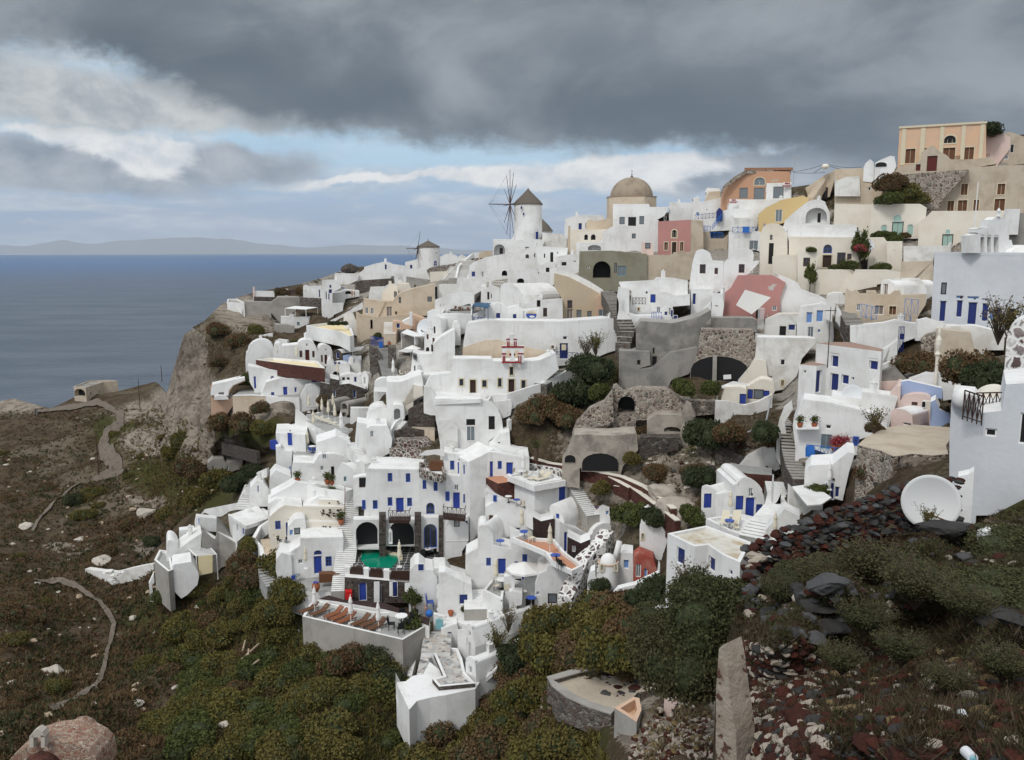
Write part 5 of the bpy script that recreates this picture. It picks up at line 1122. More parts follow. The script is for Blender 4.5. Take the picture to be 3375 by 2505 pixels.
st('stairs', 'dark stone steps rising right of the church to the navy door',[(1600,460),(1700,400),(1790,350)],2.0,8, 'paving_grey', 'stone_grey',Ys=[113,116,119])
bk('church_yard', 'grey paved church yard with white rim',[(690,582),(1130,600),(1160,562),(800,545),(620,510)],(690,620),floor='concrete',par=.25,cat='terrace',Y=109.5)
wl('white_wall', 'white stepped wall along the left of the church yard',[(540,475,620),(600,480,640),(640,560,640),(660,600,660)], 'white',.6,Y=110)
H('white_block', 'low smooth white wall left of the church front',[(540,520),(600,390),(800,365),(800,520)],3,Y=114,cat='wall')
H('apse_house', 'large white plain house with one rounded shoulder and dark doorways',[(700,1000),(650,780),(640,605),(1060,600),(1160,640),(1220,700),(1250,770),(1262,870),(1240,890),(1130,975)],7,Y=107.5,ops=[('k',928,775,1008,832),('k',1130,748,1187,870),('m',928,835,1008,972)])
wl('coping_wall', 'white double coping along the roof edge of the rounded house',[(630,610,640),(1060,590,620)], 'white',.5,Y=107.2,drop=.1)
H('peeling_wall', 'peeling bluish buttress at left of the rounded white house',[(690,1005),(665,850),(670,790),(780,790),(850,865),(850,1000)],1, 'white_aged',Y=106.8,cat='wall')
H('white_block', 'white bulge wall between rounded house and the brown shrubs',[(1150,620),(1330,600),(1345,640),(1330,740),(1260,770),(1200,680)],3,Y=110.5,cat='wall')
H('white_block', 'white lower terrace wall with small dark vent under the rounded house',[(1130,1030),(1240,905),(1320,890),(1330,1040),(1180,1040)],4,Y=105.5,cat='wall',ops=[('n',1212,980,1240,1030)])
for i,(a,ms,lb) in enumerate([([(500,600,680),(560,592,680),(630,598,680)], 'stone_dark', 'round dark dry stone well wall at the top of the terraces'),([(400,690,860),(500,640,850),(640,660,830)], 'stone_dark', 'long dark stone stack wall on the rubble slope'),
 ([(275,900,960),(360,860,930),(520,870,920),(640,880,930)], 'stone_dark', 'rubble step wall at the middle of the stone terraces'),([(270,958,1050),(400,965,1045),(540,950,1030),(600,1000,1030)], 'stone_pebble', 'pebble terrace wall with pale mortar, upper one'),([(230,1040,1130),(380,1050,1150),(540,1080,1150)], 'stone_pebble', 'pebble terrace wall with pale mortar, lower one')]):
 wl('stone_terrace_wall',lb,a,ms,1.6)
bk('earth_terrace', 'dusty earth patch between the stone terraces',[(430,850),(640,880),(650,790),(520,800)],(430,880), 'beige', 'sand',cat='terrace')
st('stairs', 'narrow white stair winding left of the stone terraces',[(260,960),(290,860),(360,790)],1.6,12, 'white', 'white')
wl('stair_wall', 'white curved wall left of the narrow winding stair',[(235,960,990),(250,870,960),(290,800,850),(350,760,800)], 'white',.35)
H('niche_wall', 'white wall with framed blind arch beside stone terraces',[(240,810),(262,680),*arc(262,660,362,665,20),(370,760),(330,820)],3,cat='wall',ops=[('y',270,680,330,780)])
H('white_block', 'curving white wall above the blind arch',[(330,680),(450,590),(540,560),(530,480),(450,460),(445,700),(370,750)],2, 'cream',roof='white',cat='wall')
H('white_hall', 'tall plain white wall block under the round terrace',[(205,690),(205,435),(330,440),(520,365),(540,470),(440,590),(280,650),(262,760)],5,Y=116,cat='building')
H('vault_dome', 'cream white dome roof left of the blind arch',[(20,780),*arc(30,770,250,770,95),(265,800)],6, 'white',Y=117,cat='dome')
H('house', 'white house with small barred window left of the stone terraces',[(20,1100),(22,860),(60,838),(210,835),(230,880),(255,960),(240,1080),(100,1150)],5,Y=109,ops=[('m',53,882,88,940)])
H('hotel', 'large white hotel front with many small blue windows over the pool',[(0,1652),(20,1235),(80,1240),(498,1245),(495,1700)],(1,110,1112),Y=101.5,cat='hotel',ops=[('w',213,1265,258,1342),('w',377,1268,421,1347),('w',213,1485,258,1562),('d',286,1490,366,1625),('w',390,1490,436,1566),('w',78,1512,124,1590),('w',-20,1510,14,1590)])
H('hotel', 'white hotel middle bay with two blue windows beside the wooden pergola terrace',[(495,1700),(498,1280),(745,1300),(745,1700)],5,Y=101.3,cat='hotel',ops=[('w',530,1330,566,1410),('w',630,1345,668,1428),('A',563,1535,640,1635)])
H('hotel', 'white hotel right bay with blue door and dark wooden balcony',[(740,1700),(740,1290),(870,1305),(870,1295),(885,1170),(960,1170),(968,1720)],4,Y=100.8,cat='hotel',ops=[('w',737,1432,776,1515),('d',803,1440,874,1590),('w',900,1455,941,1536),('m',818,1370,858,1418),('w',901,1190,941,1275)],rops=[])
H('hotel_wing', 'white hotel end wall running back with curved roof shoulder',[(962,1720),(958,1172),(1070,1120),(1180,1050),(1190,1400),(1190,1720)],5,Y=100.3,cat='hotel',yaw=24)
bk('flat_roof', 'smooth white roof of the upper hotel storey',[(885,1170),(965,1170),(1180,1050),(1150,985),(820,985),(730,1090),(915,1115)],(885,1300),Y=101.2,cat='roof',drop=0)
H('hotel', 'white upper hotel storey with narrow blue door behind the pergola',[(722,1300),(725,1090),(915,1113),(872,1300)],4,Y=102.6,cat='hotel',ops=[('w',780,1152,820,1235),('d',844,1160,876,1296)])
bk('pergola_terrace', 'stone edged hotel terrace with brown sofa under white sail',[(500,1230),(700,1285),(745,1262),(722,1200),(560,1170),(500,1160)],(500,1290), 'stone_pebble', 'white',Y=101.1,par=.6,h=1.0,drop=0,cat='terrace',edgemat='stone_pebble')
H('sail_awning', 'white cloth sail shade stretched over the hotel terrace',[(495,1105),(560,1060),(720,1045),(735,1110),(700,1108),(640,1095),(580,1105)],.08, 'canvas_white',Y=101.7,drop=0,cat='sail')
pole('sail_pole', 'thin pole at the left corner of the sail shade',557,1085,1215, 'metal_grey',.04,Y=102)
H('sofa', 'brown wooden sofa and counter under the sail shade',[(590,1235),(590,1190),(605,1158),(718,1165),(718,1245)],1, 'brown_wood',Y=102.3,drop=0,cat='sofa')
H('hotel_annex', 'white flat roofed annex with blue doors below the palm',[(1100,1330),(1130,1090),(1185,1090),(1400,1130),(1500,1130),(1500,1290),(1340,1310)],7,Y=99.5,ops=[('d',1138,1158,1174,1310),('w',1213,1155,1250,1229),('d',1288,1167,1355,1290)])
TT=bk('sun_terrace', 'white walled terracotta sun terrace with two loungers',[(1300,1285),(1545,1380),(1830,1330),(1700,1260),(1480,1240)],(1300,1400),floor='terracotta_floor',par=.5,cat='terrace',Y=97,h=.7,drop=0)
put(LW,1560,1330, 'left white lounger on the terracotta sun terrace',40,z=TT['_z'],group='pair of loungers on the terracotta terrace',s=1.25);put(LW,1620,1338, 'right white lounger on the terracotta sun terrace',40,z=TT['_z'],group='pair of loungers on the terracotta terrace',s=1.25)
put(UCW,1445,1320, 'closed white umbrella on the terracotta sun terrace',z=TT['_z'],s=1.25);put(TW,1430,1300, 'white table on the terracotta sun terrace',z=TT['_z']);put(CHN,1375,1290, 'dark chair on the terracotta sun terrace',60,z=TT['_z']);put(CHN,1465,1315, 'dark chair right of the closed umbrella',-60,z=TT['_z'])
H('corner_house', 'white corner house with blue door and two slim blue windows under the sun terrace',[(1230,1480),(1225,1350),(1300,1285),(1545,1380),(1550,1600)],4,Y=96.8,ops=[('w',1340,1390,1365,1466),('d',1396,1412,1446,1565),('w',1479,1440,1507,1522)],lev=(1300,1285,1545,1380))
H('corner_house', 'white house end with tall blue door beside the white edged stair',[(1548,1600),(1545,1380),(1830,1330),(1950,1490),(1760,1570)],5,Y=94.5,ops=[('d',1762,1388,1826,1550)],lev=(1545,1380,1830,1330))
H('stone_panel_house', 'white balcony wall with dark red stone panel',[(1105,1420),(1105,1305),(1215,1360),(1215,1465)],2.5, 'stone_red',roof='terracotta_floor',Y=97.5,cat='balcony',lev=(1105,1305,1215,1360))
H('annex_base', 'white wall with small blue window below the red stone panel',[(1100,1700),(1105,1425),(1240,1490),(1480,1600),(1550,1600),(1545,1720)],4,Y=95.8,cat='house',ops=[('w',1177,1470,1203,1520),('n',1112,1435,1124,1470)])
for i,(x,y) in enumerate([(1310,1530),(1385,1560),(1440,1590)]):put([TW,TB,CHN][i],x,y,['small white table on the balcony by slim blue windows','small blue table on the balcony by slim blue windows','canvas chair on the balcony by slim blue windows'][i],Y=95.2)
st('stairs', 'white edged stair descending right of the tall blue door',[(2080,1652),(1980,1500),(1900,1370),(1850,1320)],1.6,20, 'white', 'concrete')
wl('pebble_wall', 'white mortared pebble wall behind the sun terrace',[(1480,1180,1260),(1600,1200,1290),(1750,1230,1320),(1890,1300,1370)], 'stone_whitewash',.6)
wl('dark_wall', 'dark stone wall with pale coping beside the cave path',[(1500,1130,1180),(1680,1180,1215),(1900,1210,1280),(2200,1290,1350),(2400,1400,1500)], 'stone_red',.6,cap='cream')
# far left headland cluster (500,850 view)
fr(500,850)
H('headland_wall', 'long grey cement retaining wall on top of the headland',[(820,500),(843,395),(1085,400),(1150,358),(1345,358),(1345,440),(1175,600),(1085,500)],6, 'concrete',Y=196,cat='wall',ops=[('B',1098,568,1150,605)])
H('headland_wall', 'square of dark masonry at right end of the headland wall',[(1345,440),(1348,358),(1545,368),(1535,440)],5, 'stone_grey',Y=195.5,cat='wall')
bk('lookout', 'small white rimmed lookout terrace at the tip of the headland',[(682,400),(840,412),(845,405),(775,370),(690,372)],(682,432),par=.4,Y=200,floor='concrete',cat='terrace')
H('hut', 'white flat shed with pink chimney on the headland wall',[(920,350),(918,306),(1112,308),(1115,350)],4,Y=204,cat='hut')
H('chimney', 'slim pink chimney at the left end of the white shed',[(918,350),(918,262),(934,262),(934,350)],.7, 'pale_pink',Y=203,cat='chimney',drop=0)
H('brown_wall', 'dark reddish wall under the white shed',[(925,388),(930,352),(1145,358),(1110,385)],1, 'stone_dark',Y=199,cat='wall')
H('shrine', 'tiny white shrine with blue arched door on the headland',[(1178,345),(1180,300),*arc(1182,298,1240,298,12),(1240,345)],2,Y=207,cat='shrine',ops=[('a',1186,296,1210,328)])
wl('stone_wall', 'dark stone wall behind the tiny shrine',[(1230,290,345),(1370,285,345)], 'stone_dark',.5,Y=208)
H('house', 'white house with tall blue door on the headland',[(1375,360),(1374,265),*arc(1376,264,1420,262,10,5),(1545,262),(1545,360)],6,ops=[('n',1393,290,1404,308),('z',1515,288,1532,358)])
H('house', 'white stepped house with several narrow dark doors near the headland',[(1540,405),(1545,212),(1600,206),(1660,205),(1705,220),(1720,270),(1640,310),(1640,400)],6,ops=[('z',1612,245,1633,275),('z',1607,285,1638,322),('z',1577,305,1592,380),('z',1600,320,1616,380)])
H('house', 'white square house below the rocky knoll with black boulder',[(1655,215),(1662,143),(1880,150),(1870,205),(1750,260)],5,Y=232)
H('parapet_house', 'white wavy parapet running from the knoll toward the small windmill',[(1690,290),(1760,225),(1880,150),(1930,105),(2050,65),*arc(2060,62,2190,68,22),(2203,180),(2000,192)],5,Y=236,cat='wall')
H('white_terrace', 'white terrace with rounded shelter and blue drum on the headland',[(1545,415),(1640,400),(1640,320),(1720,310),(1760,290),(1885,300),(1885,350),(1760,370),(1740,440),(1560,470)],4,Y=193,cat='terrace',ops=[('B',1755,300,1815,330),('l',1735,262,1755,286)])
H('curved_terrace', 'white terrace wall beneath the blue drum terrace',[(1545,500),(1555,420),(1740,415),(1735,480),(1650,520)],4,Y=188,cat='terrace')
wl('sloping_wall', 'long thin white wall sloping down to the yellow terrace',[(1560,600,640),(1700,530,570),(1800,475,510),(1915,400,450)], 'white',.35,Y=180)
pergola('white pergola with dark seats below the headland wall',[(1210,460),(1400,470),(1505,452),(1300,440)],186,5.5,slab=True)
H('house', 'white terrace house with two small gables under the white pergola',[(1170,640),(1172,540),(1245,545),(1262,520),(1290,520),(1300,545),(1440,540),(1440,590),(1330,640)],5,Y=184,ops=[('t',1318,582,1345,612)])
H('stone_terrace', 'grey rocky terrace wall with white steps under the gabled terrace house',[(1110,660),(1115,605),(1225,605),(1300,625),(1290,690)],3, 'concrete',Y=176,cat='terrace')
wl('white_wall', 'low white curved wall among shrubs left of the yellow terrace',[(972,705,740),(1095,680,720)], 'white',.4);wl('white_wall', 'white curved kerb wall above the spotted white dome',[(1000,740,760),(1070,775,800),(1150,735,780),(1230,745,780)], 'white',.5)
H('white_wall_house', 'small white stepped walls right of the yellow terrace',[(1740,580),(1745,520),(1830,510),(1850,560),(1900,660),(1915,740),(1820,690)],3,Y=163,cat='wall')
bk('yellow_terrace', 'tall white house with pale yellow roof terrace and three dark plants',[(1403,612),(1705,668),(1800,712),(1835,700),(1812,640),(1730,572)],(1403,735),floor='cream_yellow',par=.5,drop=0,cat='house')
for i,x in enumerate((1632,1677,1745)):put(BD[0],x,608,['left','middle','right'][i]+' dark round plant on the yellow roof terrace',Y=158,s=.9,group='plants on the yellow roof terrace')
H('white_dome', 'white lumpy dome with embedded dark stones at the cliff edge',[(850,930),(855,880),*arc(870,860,1110,840,100),(1115,930)],5,Y=156,cat='dome')
H('court_house', 'white courtyard house with two round gables and dark red door',[(1100,950),(1105,820),*arc(1105,818,1172,812,32),(1325,795),*arc(1325,800,1480,805,52),(1508,850),*arc(1510,845,1640,855,55),(1645,970),(1510,1000)],6,Y=151,ops=[('n',1137,840,1148,870),('n',1400,775,1418,802),('s',1340,842,1368,902),('r',1392,835,1433,936),('s',1456,845,1480,902),('n',1575,820,1589,848),('r',1568,880,1594,962),('s',1535,882,1554,946),('n',1138,800,1145,822)])
bk('courtyard', 'pale yellow courtyard with white rim on a dark red stone wall',[(945,925),(1310,973),(1570,1003),(1505,935),(1100,905)],(945,990), 'stone_red', 'cream_yellow',par=.45,cat='courtyard',edgemat='white',Y=146,drop=1)
H('red_wall', 'dark red stone wall under the right end of the courtyard',[(1310,1085),(1312,1003),(1572,1005),(1560,1060),(1430,1090)],2, 'stone_red',roof='white',Y=145,cat='wall')
H('house', 'white house with blue door and bougainvillea below the red wall',[(930,1200),(890,1130),(873,988),(1240,1050),(1240,1190)],5,Y=142,ops=[('d',922,1075,953,1188),('a',1075,1070,1115,1112)])
H('shutter_wall', 'small white wall with blue shutter under the courtyard',[(1240,1100),(1245,1050),(1310,1030),(1290,1095)],2,Y=143,cat='wall',ops=[('l',1247,1055,1277,1090)])
H('house', 'low white house front with three blue doors at the terrace edge',[(990,1252),(1035,1140),(1165,1102),(1440,1110),(1410,1160),(1385,1255)],5,Y=139,ops=[('d',1190,1170,1236,1248),('d',1293,1175,1319,1222),('W',1083,1220,1113,1246)])
H('sign_post_wall', 'white wall with blue framed round window above the tall arch',[(1435,1170),(1440,1072),(1530,1070),(1530,1190)],2,Y=138.5,cat='wall',ops=[('w',1448,1085,1500,1128)])
H('tall_arch', 'white tall archway beside dark stone houses',[(1330,1365),(1350,1260),(1390,1180),*arc(1390,1175,1530,1190,30),(1535,1350)],2,Y=137.5,cat='archway',ops=[('y',1395,1150,1520,1350),('z',1478,1180,1498,1340)])
H('peach_corner', 'white and peach corner house at the lower left edge of the far cluster',[(540,1410),(535,1205),(550,1160),(845,1090),(850,1120),(740,1165),(695,1245),(700,1290),(735,1258),(740,1340),(690,1410)],4, 'peach_wall',roof='white',Y=141,ops=[('S',608,1222,655,1246)])
H('parapet', 'white rounded parapet on the peach corner house',[(533,1248),(540,1200),(555,1150),(845,1085),(848,1108),(740,1155),(700,1205),(695,1250)],1.5, 'white',Y=140.5,cat='parapet',drop=0,ops=[('S',608,1222,655,1246)])
H('ledge', 'half round white ledge on the peach corner house',[(565,1290),(568,1262),(600,1248),(670,1250),(700,1285)],1.2, 'white',Y=139.6,cat='ledge',drop=0)
wl('retaining_wall', 'long beige stained retaining wall with white coping under the far terrace',[(735,1255,1340),(900,1250,1400),(1100,1262,1410),(1345,1270,1400)], 'beige',.6,cap='white',Y=137.5)
bk('far_terrace', 'grey paved terrace behind the beige retaining wall',[(735,1252),(1340,1265),(1330,1215),(1000,1195),(830,1190)],(735,1262),floor='paving_grey',Y=138.2,h=.5,cat='terrace')
H('stone_house', 'dark stone two storey house with navy doors in the far hotel cluster',[(1510,1360),(1530,1190),(1535,1130),(1615,1145),(1618,1090),(1700,1110),(1705,1150),(1790,1140),(1945,1190),(1900,1380)],5, 'stone_dark',roof='white',Y=135.5,ops=[('z',1825,1200,1856,1273),('z',1650,1200,1671,1262),('z',1735,1290,1760,1320)])
for i,(a,b,c,d) in enumerate([(1540,1370,1605,1300),(1715,1385,1780,1310)]):
 H('stone_vault',['left','right'][i]+' small stone barrel vault with white arch beside the cream umbrellas',[(a,b),(a,(b+c)/2-120 if 0 else d+40),*arc(a,d+30,c if i==0 else a+70,d+30,38),(a+68,b)],5, 'concrete',yaw=-45,Y=132-i,cat='vault',ops=[('y',a+5,d+8,a+60,b-4)])
H('stone_vault_house', 'stone fronted vault with white curved roof and blue door in the far cluster',[(1642,930),(1642,880),*arc(1642,872,1725,880,45),(1728,935)],7, 'stone_dark',roof='white',yaw=-50,Y=149,ops=[('z',1668,855,1699,917)])
H('blue_wall', 'violet blue wall beside the stone fronted vault',[(1728,935),(1735,885),(1810,880),(1800,940)],2, 'blue_wall',Y=148.5,cat='wall')
H('vaulted_house', 'white vault with small blue window above dark stone in the far cluster',[(1785,1035),(1785,960),*arc(1785,945,1897,975,62),(1897,1038)],8,yaw=-42,Y=146,ops=[('z',1828,917,1843,960)],rops=[])
H('vaulted_house', 'white rounded house bay in the middle of the far cluster',[(1575,1075),(1590,960),(1620,900),(1655,965),*arc(1655,985,1800,990,25),(1800,1085)],5,Y=143,ops=[('W',1658,946,1710,962),('B',1642,1030,1705,1085)])
H('porch_house', 'white porch with dark openings and blue doors in the far cluster',[(1700,1165),(1705,1080),(1800,1060),(1870,1075),(1905,1060),(1905,1200)],4,Y=140,cat='house',ops=[('z',1835,1080,1863,1146),('n',1725,1082,1760,1140),('n',1768,1082,1802,1138)])
H('vaulted_house', 'white barrel roofed cabin with slim blue door in the far cluster',[(1912,1205),(1905,1090),*arc(1905,1075,1968,1088,42),(1970,1210)],8,yaw=-50,Y=139,ops=[('z',1924,1082,1940,1146)])
for i,(x,y,Y) in enumerate([(1318,945,148),(1825,892,148),(1690,1092,140),(1428,1402,133),(1510,1408,131),(1548,1440,128),(1605,1462,126),(1648,1395,131),(1665,1495,124),(1470,1560,122)]):
 put(UC,x,y, 'closed cream umbrella '+['in the yellow courtyard','beside the stone fronted vault','on the white bay terrace','by the tall archway','left of the loungers','in the middle of the lounger row','in front of the lounger row','behind the lounger row','right of the loungers','at the corner by the blue door house'][i],Y=Y,s=1.1,group='cream umbrellas of the far hotel')
bk('lounger_deck', 'beige deck with cream umbrellas and rows of loungers',[(1400,1480),(1620,1600),(1830,1560),(1830,1440),(1560,1390),(1400,1420)],(1400,1500), 'white', 'paving_grey',Y=127,cat='terrace')
for i in range(6):put(LW,1500+i*36,1462+i*14,['first','second','third','fourth','fifth','sixth'][i]+' pale lounger from the left on the far deck',150,Y=126.5-i*.6,s=.85,group='loungers on the far deck')
H('lounge_wall', 'white parapet block right of the far lounger deck',[(1800,1480),(1805,1372),(2010,1372),(1990,1480)],2,Y=124,cat='wall')
H('ramp', 'white sloping ramp wall left of the far lounger deck',[(1300,1480),(1305,1385),(1330,1390),(1460,1500),(1440,1520)],.8,Y=127,cat='wall')
# right of centre (1900,550 view, lower half)
fr(1900,550)
H('vaulted_house', 'tall white vaulted house with cream barrel roof and three dark windows',[(1015,1140),(1048,900),(1060,840),*arc(1065,830,1235,860,85),(1335,865),(1335,1115),(1240,1160)],6,roof='white_aged',Y=127,ops=[('s',1120,884,1171,968),('s',1254,917,1283,973)])
H('vaulted_house', 'white side vault with red framed window right of the tall vaulted house',[(1335,1115),(1338,880),(1420,800),*arc(1430,800,1610,810,60),(1600,870),(1660,860),(1560,970),(1460,1000),(1440,1060)],5,roof='white_aged',Y=126,ops=[('s',1474,883,1524,962),('n',1575,940,1600,956)])
H('house', 'flat white house with blue shutter and balcony rails left of the tall vaulted house',[(480,1330),(500,1120),(400,1085),(385,1055),(700,1040),(730,1012),(880,1020),(1010,1045),(1010,1155),(830,1160),(790,1165),(770,1330)],6,Y=125.5,ops=[('W',672,1157,717,1232),('n',447,1130,475,1190),('R',550,1270,580,1312),('n',625,1128,650,1155)])
railing('railing', 'short black balcony rail with green plant on the flat white house',(510,1250),(626,1250), 'black',n=4,Y=124,h=1)
railing('railing', 'tiny black balcony rail at left of the flat white house',(430,1245),(478,1248), 'black',n=2,Y=124,h=.9)
H('vaulted_house', 'low white vault with cream roof beside blue gate and mailbox',[(725,1345),(725,1170),*arc(730,1165,880,1180,30,6),(1030,1165),(1030,1250),(875,1262),(870,1400)],4,roof='white_aged',Y=123,ops=[('m',728,1270,762,1325),('Z',797,1312,828,1350),('M',838,1280,858,1345),('z',853,1295,877,1362),('z',880,1345,917,1405)])
H('house', 'white block with tall navy door under the tall vaulted house',[(1040,1260),(1040,1115),(1240,1120),(1235,1215),(1180,1260)],4,Y=124.5,ops=[('z',1054,1148,1083,1250)])
H('narrow_tower', 'narrow white tower with slit window above the grey ruined wall',[(1222,1370),(1230,1160),(1325,1160),(1340,1250),(1325,1370)],4,Y=121.5,cat='house',ops=[('n',1256,1256,1287,1272)])
railing('gate', 'blue picket gate in front of the low cream roofed vault',(682,1392),(772,1395), 'blue_frame',n=6,Y=121,h=1.2,cross=False)
wl('curved_wall', 'white curving wall from the narrow tower down to the blue gate',[(540,1400,1500),(600,1400,1440),(880,1412,1420),(950,1400,1412),(1060,1350,1400),(1160,1290,1340),(1222,1225,1300)], 'white',.4,Y=120)
wl('stair_wall', 'white stair wall descending left of the flat white house',[(385,1090,1200),(370,1180,1280),(400,1290,1370),(540,1400,1520)], 'white',.4,Y=121)
H('white_wall', 'plain white wall under the flat white house',[(385,1330),(385,1100),(480,1120),(480,1330),(540,1350),(780,1350),(770,1400),(540,1420)],3,Y=122.5,cat='wall')
st('stairs', 'dark worn stair between the white retaining wall and the grey ruin',[(420,1640),(470,1480),(400,1340),(340,1230),(280,1130)],2.2,26, 'concrete', 'stone_grey',Ys=[116,118,123,131,140])
H('pink_ruin', 'roofless pink plastered house with white cloth awning',[(1320,1390),(1325,1160),(1400,1100),(1465,985),(1780,985),(1900,1050),(1850,1180),(1845,1310),(1820,1370),(1660,1385)],4, 'pink',Y=124,cat='ruin',ops=[('m',1776,1262,1816,1306),('k',1630,1290,1665,1375)])
H('dark_stone_wall', 'dark bare stone patch at the right of the pink ruin',[(1765,1200),(1775,1000),(1895,1035),(1850,1180),(1800,1230)],.3, 'stone_rubble',Y=123.6,drop=0,cat='wall')
H('awning', 'large white cloth awning draped over the pink ruin yard',[(1448,1255),(1530,1115),(1765,1185),(1660,1280),(1590,1338)],.12, 'canvas_white',Y=121,drop=0,cat='awning')
H('white_gable_wall', 'broad white wall sloping down to the right of the pink ruin',[(1845,1330),(1850,1180),(1890,1040),(1800,980),(1890,1010),(2000,1060),(2040,1125),(2203,1180),(2350,1260),(2340,1330)],5,roof='white',Y=122,cat='wall')
H('workshop', 'white workshop with tan awning and dark doorway hung with tyres',[(1700,1540),(1710,1400),(1830,1345),(2025,1345),(2020,1420),(1995,1420),(1992,1540)],5, 'white_aged',roof='cream',Y=117,cat='workshop',ops=[('k',1845,1445,1900,1532),('z',1925,1430,1985,1485)])
H('house', 'white cube house with two light blue windows and hipped top',[(1998,1580),(2000,1420),(2030,1280),(2230,1250),(2320,1290),(2330,1430),(2340,1600)],5,Y=114,ops=[('l',2088,1318,2138,1418),('l',2180,1300,2236,1408),('m',2100,1450,2150,1550),('l',2190,1475,2215,1505)])
railing('railing', 'white picket fence left of the tyre workshop',(1645,1475),(1695,1478), 'trim_white',n=5,Y=117,h=3,cross=False)
H('wall', 'grey and white stained wall between narrow tower and workshop',[(1220,1500),(1222,1370),(1600,1375),(1640,1400),(1640,1500),(1400,1510)],4, 'grey_plaster',Y=118.5,cat='wall')
H('ledge_wall', 'long white patterned terrace ledge under the workshop',[(1620,1600),(1625,1525),(1800,1540),(2203,1590),(2203,1640)],1, 'white_aged',Y=112.5,cat='wall')
fr(1900,1000)
H('grey_ruin', 'big dark grey plastered ruin wall with pale door slot and tiny windows',[(540,600),(540,210),(585,160),(860,180),(940,165),(1000,150),(1130,110),(1220,60),(1225,130),(1130,230),(1110,490),(1040,600),(870,700),(700,770),(400,770),(385,640),(385,430),(540,420)],6, 'dark_plaster',roof='concrete',Y=114,cat='ruin',ops=[('h',690,403,710,458),('k',690,480,728,560),('h',550,512,580,558)])
H('door_slot', 'tall beige blocked doorway on the grey ruin wall',[(612,435),(612,255),(662,258),(660,435)],.2, 'beige',Y=113.8,drop=0,cat='doorway')
H('grey_ruin', 'pale grey lower ruin block with small dark window',[(385,640),(385,430),(440,432),(665,440),(670,560),(540,600)],3, 'grey_plaster',Y=112.6,cat='ruin',ops=[('h',549,513,582,559)])
H('grey_ruin', 'smooth pale grey rock wall under the ruin',[(400,770),(400,690),(520,660),(540,600),(700,580),(850,450),(1100,400),(1100,500),(1020,640),(860,700),(830,770)],3, 'grey_plaster',Y=112,cat='wall')
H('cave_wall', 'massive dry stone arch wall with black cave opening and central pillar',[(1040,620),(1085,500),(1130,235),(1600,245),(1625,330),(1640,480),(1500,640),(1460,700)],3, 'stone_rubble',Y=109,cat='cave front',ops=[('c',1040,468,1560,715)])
H('pillar', 'single pale concrete pillar in the black cave opening',[(1232,705),(1238,472),(1275,472),(1272,705)],.6, 'concrete',Y=108.4,cat='pillar')
H('notice', 'small white notice board inside the cave mouth',[(1335,690),(1333,650),(1403,645),(1405,685)],.05, 'trim_white',Y=108,drop=0,cat='notice')
H('peeling_house', 'peeling cream and white house wall right of the cave',[(1465,710),(1560,600),(1620,500),(1640,320),(2120,330),(2180,340),(2050,490),(2000,660),(1880,780),(1780,800),(1740,700)],5, 'white_aged',Y=106,cat='house',ops=[('n',1852,506,1893,562),('n',1738,658,1780,690),('p',1850,686,1890,760)])
H('cream_patch', 'bare cream plaster buttress right of the cave',[(1470,715),(1620,505),(1720,520),(1740,700),(1600,740)],.6, 'cream',Y=105.4,cat='wall',drop=0)
H('hut', 'cream hut with blue shutters and wide dark window',[(1545,920),(1550,770),(1640,715),*arc(1650,712,1790,735,20,5),(1800,800),(1750,880)],4, 'cream',Y=98,cat='hut',ops=[('S',1608,778,1697,872),('W',1555,778,1600,868),('W',1700,790,1748,842)])
H('hut_lean_to', 'cream lean to with solid blue gate in front of the shuttered hut',[(1310,880),(1345,775),(1480,770),(1545,790),(1540,920)],3, 'cream',Y=97,cat='hut',ops=[('W',1482,820,1537,914)])
pergola('bare rusty frame beside the blue shuttered hut',[(1280,770),(1440,775),(1575,740),(1420,715)],98,3)
wl('yard_wall', 'weathered white yard wall curving below the shuttered hut',[(1265,880,960),(1400,890,990),(1520,925,1000),(1650,890,960),(1780,825,880)], 'white_aged',.4,Y=94)
H('ruin_arch', 'crumbling whitish stone ruin with black arched doorway',[(330,1100),(330,770),(360,755),(430,820),(560,780),(830,790),(960,880),(1280,900),(1290,1000),(1100,1020),(1000,1010),(960,1000),(860,1020),(720,1020),(640,1060),(540,1060)],3, 'stone_rubble',Y=101,cat='ruin',ops=[('c',378,840,530,1003)])
H('ruin_wall', 'broken rubble wall sloping left from the black arched doorway',[(-40,1190),(0,1090),(120,960),(250,900),(330,800),(335,1100),(160,1120)],2, 'stone_rubble',Y=100,cat='ruin')
H('cave_rock', 'smooth grey rock shelter with low black opening in the gully',[(640,1190),(640,1060),(720,1010),(860,1010),(960,1020),(965,1190)],4, 'cave_rock',Y=97.5,cat='rock shelter',ops=[('c',795,1118,942,1172)])
H('white_rock', 'pale eroded rock stub with brown stone set in it',[(940,1240),(960,1000),(1000,900),(1040,930),(1080,1030),(1060,1240)],2, 'cave_rock',Y=96,cat='rock',ops=[('R',970,1115,1030,1155)])
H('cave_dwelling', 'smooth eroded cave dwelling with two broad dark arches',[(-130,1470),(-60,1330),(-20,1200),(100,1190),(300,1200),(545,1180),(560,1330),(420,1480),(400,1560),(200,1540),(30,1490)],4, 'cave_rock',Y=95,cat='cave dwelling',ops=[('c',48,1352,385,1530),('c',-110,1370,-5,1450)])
H('rubble_heap', 'dark red rubble wall in the gully below the rock shelter',[(560,1330),(580,1215),(940,1220),(920,1330),(830,1350)],2, 'stone_dark',Y=94.5,cat='rubble')
H('white_wall', 'pale pointed ruin wall with crumbling white edge beside dark steps',[(1460,1500),(1560,1390),(1725,1300),(1740,1235),(1790,1290),(1850,1500),(1800,1520),(1720,1470)],2, 'white_aged',Y=84,cat='wall')
